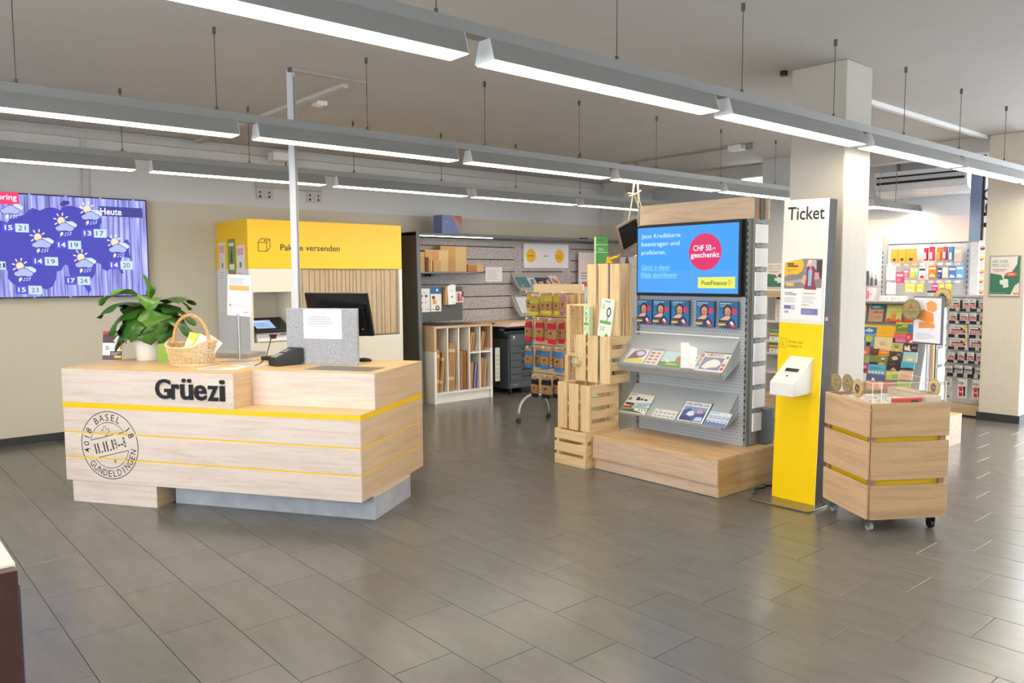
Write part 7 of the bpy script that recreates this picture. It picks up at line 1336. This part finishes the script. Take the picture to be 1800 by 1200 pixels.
for i, (ya, yb_, z0, z1) in enumerate([(3.682, 3.605, 1.879, 1.97), (3.70, 3.60, 1.752, 1.851), (3.69, 3.59, 1.59, 1.689), (3.69, 3.596, 1.477, 1.569), (3.687, 3.59, 1.343, 1.435)]):
    o = thing('tape_roll', '%s pack on the end board beside the wall pillar, from the top' % ORD[i], 'tape', (PX_ - 0.06, ya, z0), -90, 'round tape packs on the end board'); w, h = ya - yb_, z1 - z0
    MB().cyl((w / 2, 0.03, h / 2), (w / 2, 0, h / 2), h / 2, 20).build('disc_pack', PURE, o); MB().cyl((w / 2, 0.0, h / 2), (w / 2, -0.003, h / 2), h * 0.3, 16).build('tape_core', mat(['#5a3a48', '#f2d02a', '#f0c832', '#f2cc28', '#f0b440'][i], 0.4), o); art('print', o, 0, 0, w, h, -0.003, [('p', ell(0.5, 0.32, 0.2, 0.12), '#e06a6a'), ('r', 0.3, 0.6, 0.4, 0.1, '#f4ecec')])
# green poster on the wall pillar
def abo(name, label, loc, rz, w, h):
    o = thing(name, label, 'poster', loc, rz, 'green poster frames')
    MB().box(0, w, -0.012, -0.001, 0, h).build('frame', mat('#a9a6a2', 0.4, 0.3), o, 0.003)
    art('print', o, w * 0.04, h * 0.03, w * 0.92, h * 0.94, -0.0125, [('r', 0, 0, 1, 1, '#3f7a60'), ('p', [(0, 1), (0.92, 1), (0.9, 0.8), (0.75, 0.62), (0.5, 0.53), (0.45, 0.42), (0.38, 0.53), (0, 0.58)], '#eae2da'), ('t', 'ABO: SUPER.', 0.06, 0.84, 0.55, 0.075, '#4a7a66', -0.005), ('t', 'PREIS: AUCH.', 0.06, 0.74, 0.58, 0.075, '#4a7a66', -0.005), ('r', 0.06, 0.66, 0.5, 0.02, '#d87a5e'), ('r', 0.12, 0.62, 0.35, 0.02, '#b9a89c'), ('e', 0.72, 0.55, 0.2, 0.055, '#e2664a'), ('r', 0.62, 0.54, 0.2, 0.02, '#f2d8ca'), ('p', [(0.34, 0.3), (0.34, 0.4), (0.46, 0.41), (0.46, 0.44), (0.62, 0.42), (0.64, 0.22), (0.46, 0.2), (0.46, 0.27)], '#e2eadc'), ('p', [(0.7, 0), (1, 0), (1, 0.34), (0.85, 0.26)], '#eae2da'), ('r', 0.0, 0.06, 0.55, 0.02, '#6f9a86'), ('r', 0.0, 0.0, 1.0, 0.035, '#eae2da'), ('r', 0.8, 0.03, 0.2, 0.05, '#eaa04a')])
    return o
abo('framed_poster', 'framed green and white poster on the wall pillar', (9.6, 3.145, 1.36), -90, 0.305, 0.445)
# strip of shop shelf seen between the side pockets and the totem
fs = thing('side_gondola', 'far shelf with green packs seen beside the ticket totem', 'gondola', (8.0, 5.1, 0), -90)
box1('podium', OAKD, fs, 0, 0.75, 0, 0.5, 0, 0.26); box1('back_panel', mat('#bdbcba', 0.6), fs, 0.0, 0.75, 0.4, 0.43, 0.26, 1.6)
for z in (0.5, 0.715, 0.85, 1.075, 1.43): box1('shelf', mat('#e2dfda', 0.5), fs, 0.0, 0.75, 0.05, 0.399, z, z + 0.02)
box1('wood_edge', OAKD, fs, 0, 0.75, 0.02, 0.049, 1.36, 1.43)
abo('shelf_poster', 'second green and white poster standing on the far shelf beside the totem', (8.1, 4.95, 1.452), -90, 0.33, 0.30)
o = thing('paper_block', 'pale pink paper block on the far shelf beside the totem', 'paper', (8.12, 4.835, 1.096), -90); MB().box(0, 0.2, 0, 0.1, 0, 0.24).build('block', mat('#eadcd6', 0.6), o); art('print', o, 0, 0, 0.2, 0.24, 0, [('lines', 0.1, 0.2, 0.7, 0.5, 3, '#d4c4c0')])
o = thing('navy_binder', 'navy blue binder behind the pink paper block', 'binder', (8.25, 4.9, 1.096), -90); MB().box(0, 0.26, 0, 0.06, 0, 0.26).build('cover', mat('#262e5a', 0.5), o); MB().cyl((0.13, -0.002, 0.06), (0.13, 0.0, 0.06), 0.015, 12).build('ring', STEEL, o)
k = 0
for z0 in (0.871, 0.736):
    for q in range(3):
        o = thing('green_pack', '%s green and red striped pack on the %s of the far shelf' % (ORD[q], 'upper tier' if z0 > 0.8 else 'lower tier'), 'pack', (8.08, 4.875 - 0.085 * q, z0), -90, 'striped packs on the far shelf')
        box1('carton', PURE, o, 0, 0.078, 0, 0.05, 0, 0.115); art('print', o, 0, 0, 0.078, 0.115, 0, [('r', 0, 0.7, 1, 0.3, '#4fa84e'), ('r', 0, 0.5, 1, 0.12, '#f0b63a'), ('r', 0, 0.38, 1, 0.12, '#e0523e' if q % 2 == 0 else '#4aa0c0'), ('e', 0.5, 0.18, 0.2, 0.1, '#8ab0c0')])
# air conditioner and bracket in the far room
acu = thing('air_conditioner', 'long white wall air conditioner with dark slots in the far room', 'air conditioner', (10.55, 4.83, 2.62), -90)
MB().prism([(0.06, 0.0), (-0.08, 0.06), (-0.1, 0.12), (-0.1, 0.3), (0.42, 0.36), (0.42, 0.0)], 0.0, 1.12, 'yz').build('housing', mat('#e6e6ea', 0.4), acu, 0.004)
for z0, z1 in ((0.145, 0.175), (0.225, 0.245)): MB().box(0.03, 1.09, -0.108, -0.095, z0, z1).build('air_slot', mat('#17181a', 0.6), acu)
MB().box(0.02, 1.1, -0.112, -0.1, 0.18, 0.22).build('louver', mat('#c9c9cc', 0.4), acu)
for x in (0.2, 0.9): MB().box(x, x + 0.03, 0.1, 0.13, 0.33, HC - 2.62).build('hanger', GREY, acu)
st2 = thing('steel_column', 'bluish steel column with painted reflections between far shelf and wall pillar', 'column', (10.3, 3.615, 0), -90); MB().box(0, 0.13, 0, 0.06, 2.0, HC).build('panel', mat('#8fa3c4', 0.2, 0.4), st2); MB().box(0.005, 0.125, 0.001, 0.06, 2.42, 2.44).build('reflection_band', PURE, st2); MB().box(0.02, 0.11, 0.02, 0.06, 0, 1.999).build('post', mat('#dfe0e4', 0.5), st2)  # white band is a light reflection painted onto the column
mt = thing('screen_mount', 'black screen mount with coiled cables against the bright window', 'mount', (10.2, 3.44, 2.1), -90)
BM = mat('#16161a', 0.5)
MB().cyl((0.0, 0, -0.1), (0.0, 0, HC - 2.1), 0.016, 10).build('pole', BM, mt)
MB().tube([(0.06 + 0.05 * math.cos(a), -0.01, 0.42 + 0.06 * math.sin(a)) for a in [2 * PI * q / 16 for q in range(16)]], 0.012, 7, closed=True).tube([(0.07 + 0.045 * math.cos(a), 0.02, 0.27 + 0.07 * math.sin(a)) for a in [2 * PI * q / 16 for q in range(16)]], 0.012, 7, closed=True).build('cable_coil', BM, mt)
MB().box(0.0, 0.12, 0, 0.03, 0.05, 0.1).box(0.08, 0.12, 0, 0.03, 0.02, 0.42).box(0.0, 0.1, 0, 0.02, 0.18, 0.22).build('arm', BM, mt)
# ================================================================ BROWN CABINET AT THE EDGE OF THE PHOTO
fg = thing('brown_cabinet', 'dark brown metal cabinet with cream top edge cut off beside the entrance', 'cabinet', (-0.33, 1.945, 0))
BR = mat('#4a2f2b', 0.4, 0.2); 
MB().box(0, 0.55, 0.012, 1.1, 0.0, 0.975).build('body', BR, fg, 0.003)
MB().box(0.545, 0.602, -0.02, 0.014, 0.0, 0.985).box(0.552, 0.602, 0.0145, 1.1, 0, 0.95).build('corner_profile', BR, fg, 0.002)
box1('door', mat('#6b4a44', 0.4, 0.2), fg, 0.05, 0.535, -0.012, 0.0115, 0.03, 0.965, 0.003)
MB().box(0.56, 0.603, 0.015, 1.1, 0.951, 0.992).build('top_rim', mat('#e2d8c4', 0.5), fg, 0.002); MB().box(0.0, 0.559, 0.02, 1.1, 0.9755, 0.982).build('top_plate', mat('#8d7f74', 0.5), fg)
MB().tube([(0.52, 0.2, 0.983), (0.54, 0.3, 1.0), (0.535, 0.42, 1.0), (0.50, 0.5, 0.99)], 0.006, 6).build('cable_loop', mat('#5a4a5c', 0.4), fg)
MB().box(0.6035, 0.606, -0.015, 1.09, 0.0, 0.95).build('glass_side', mat('#6c6f86', 0.2), fg)
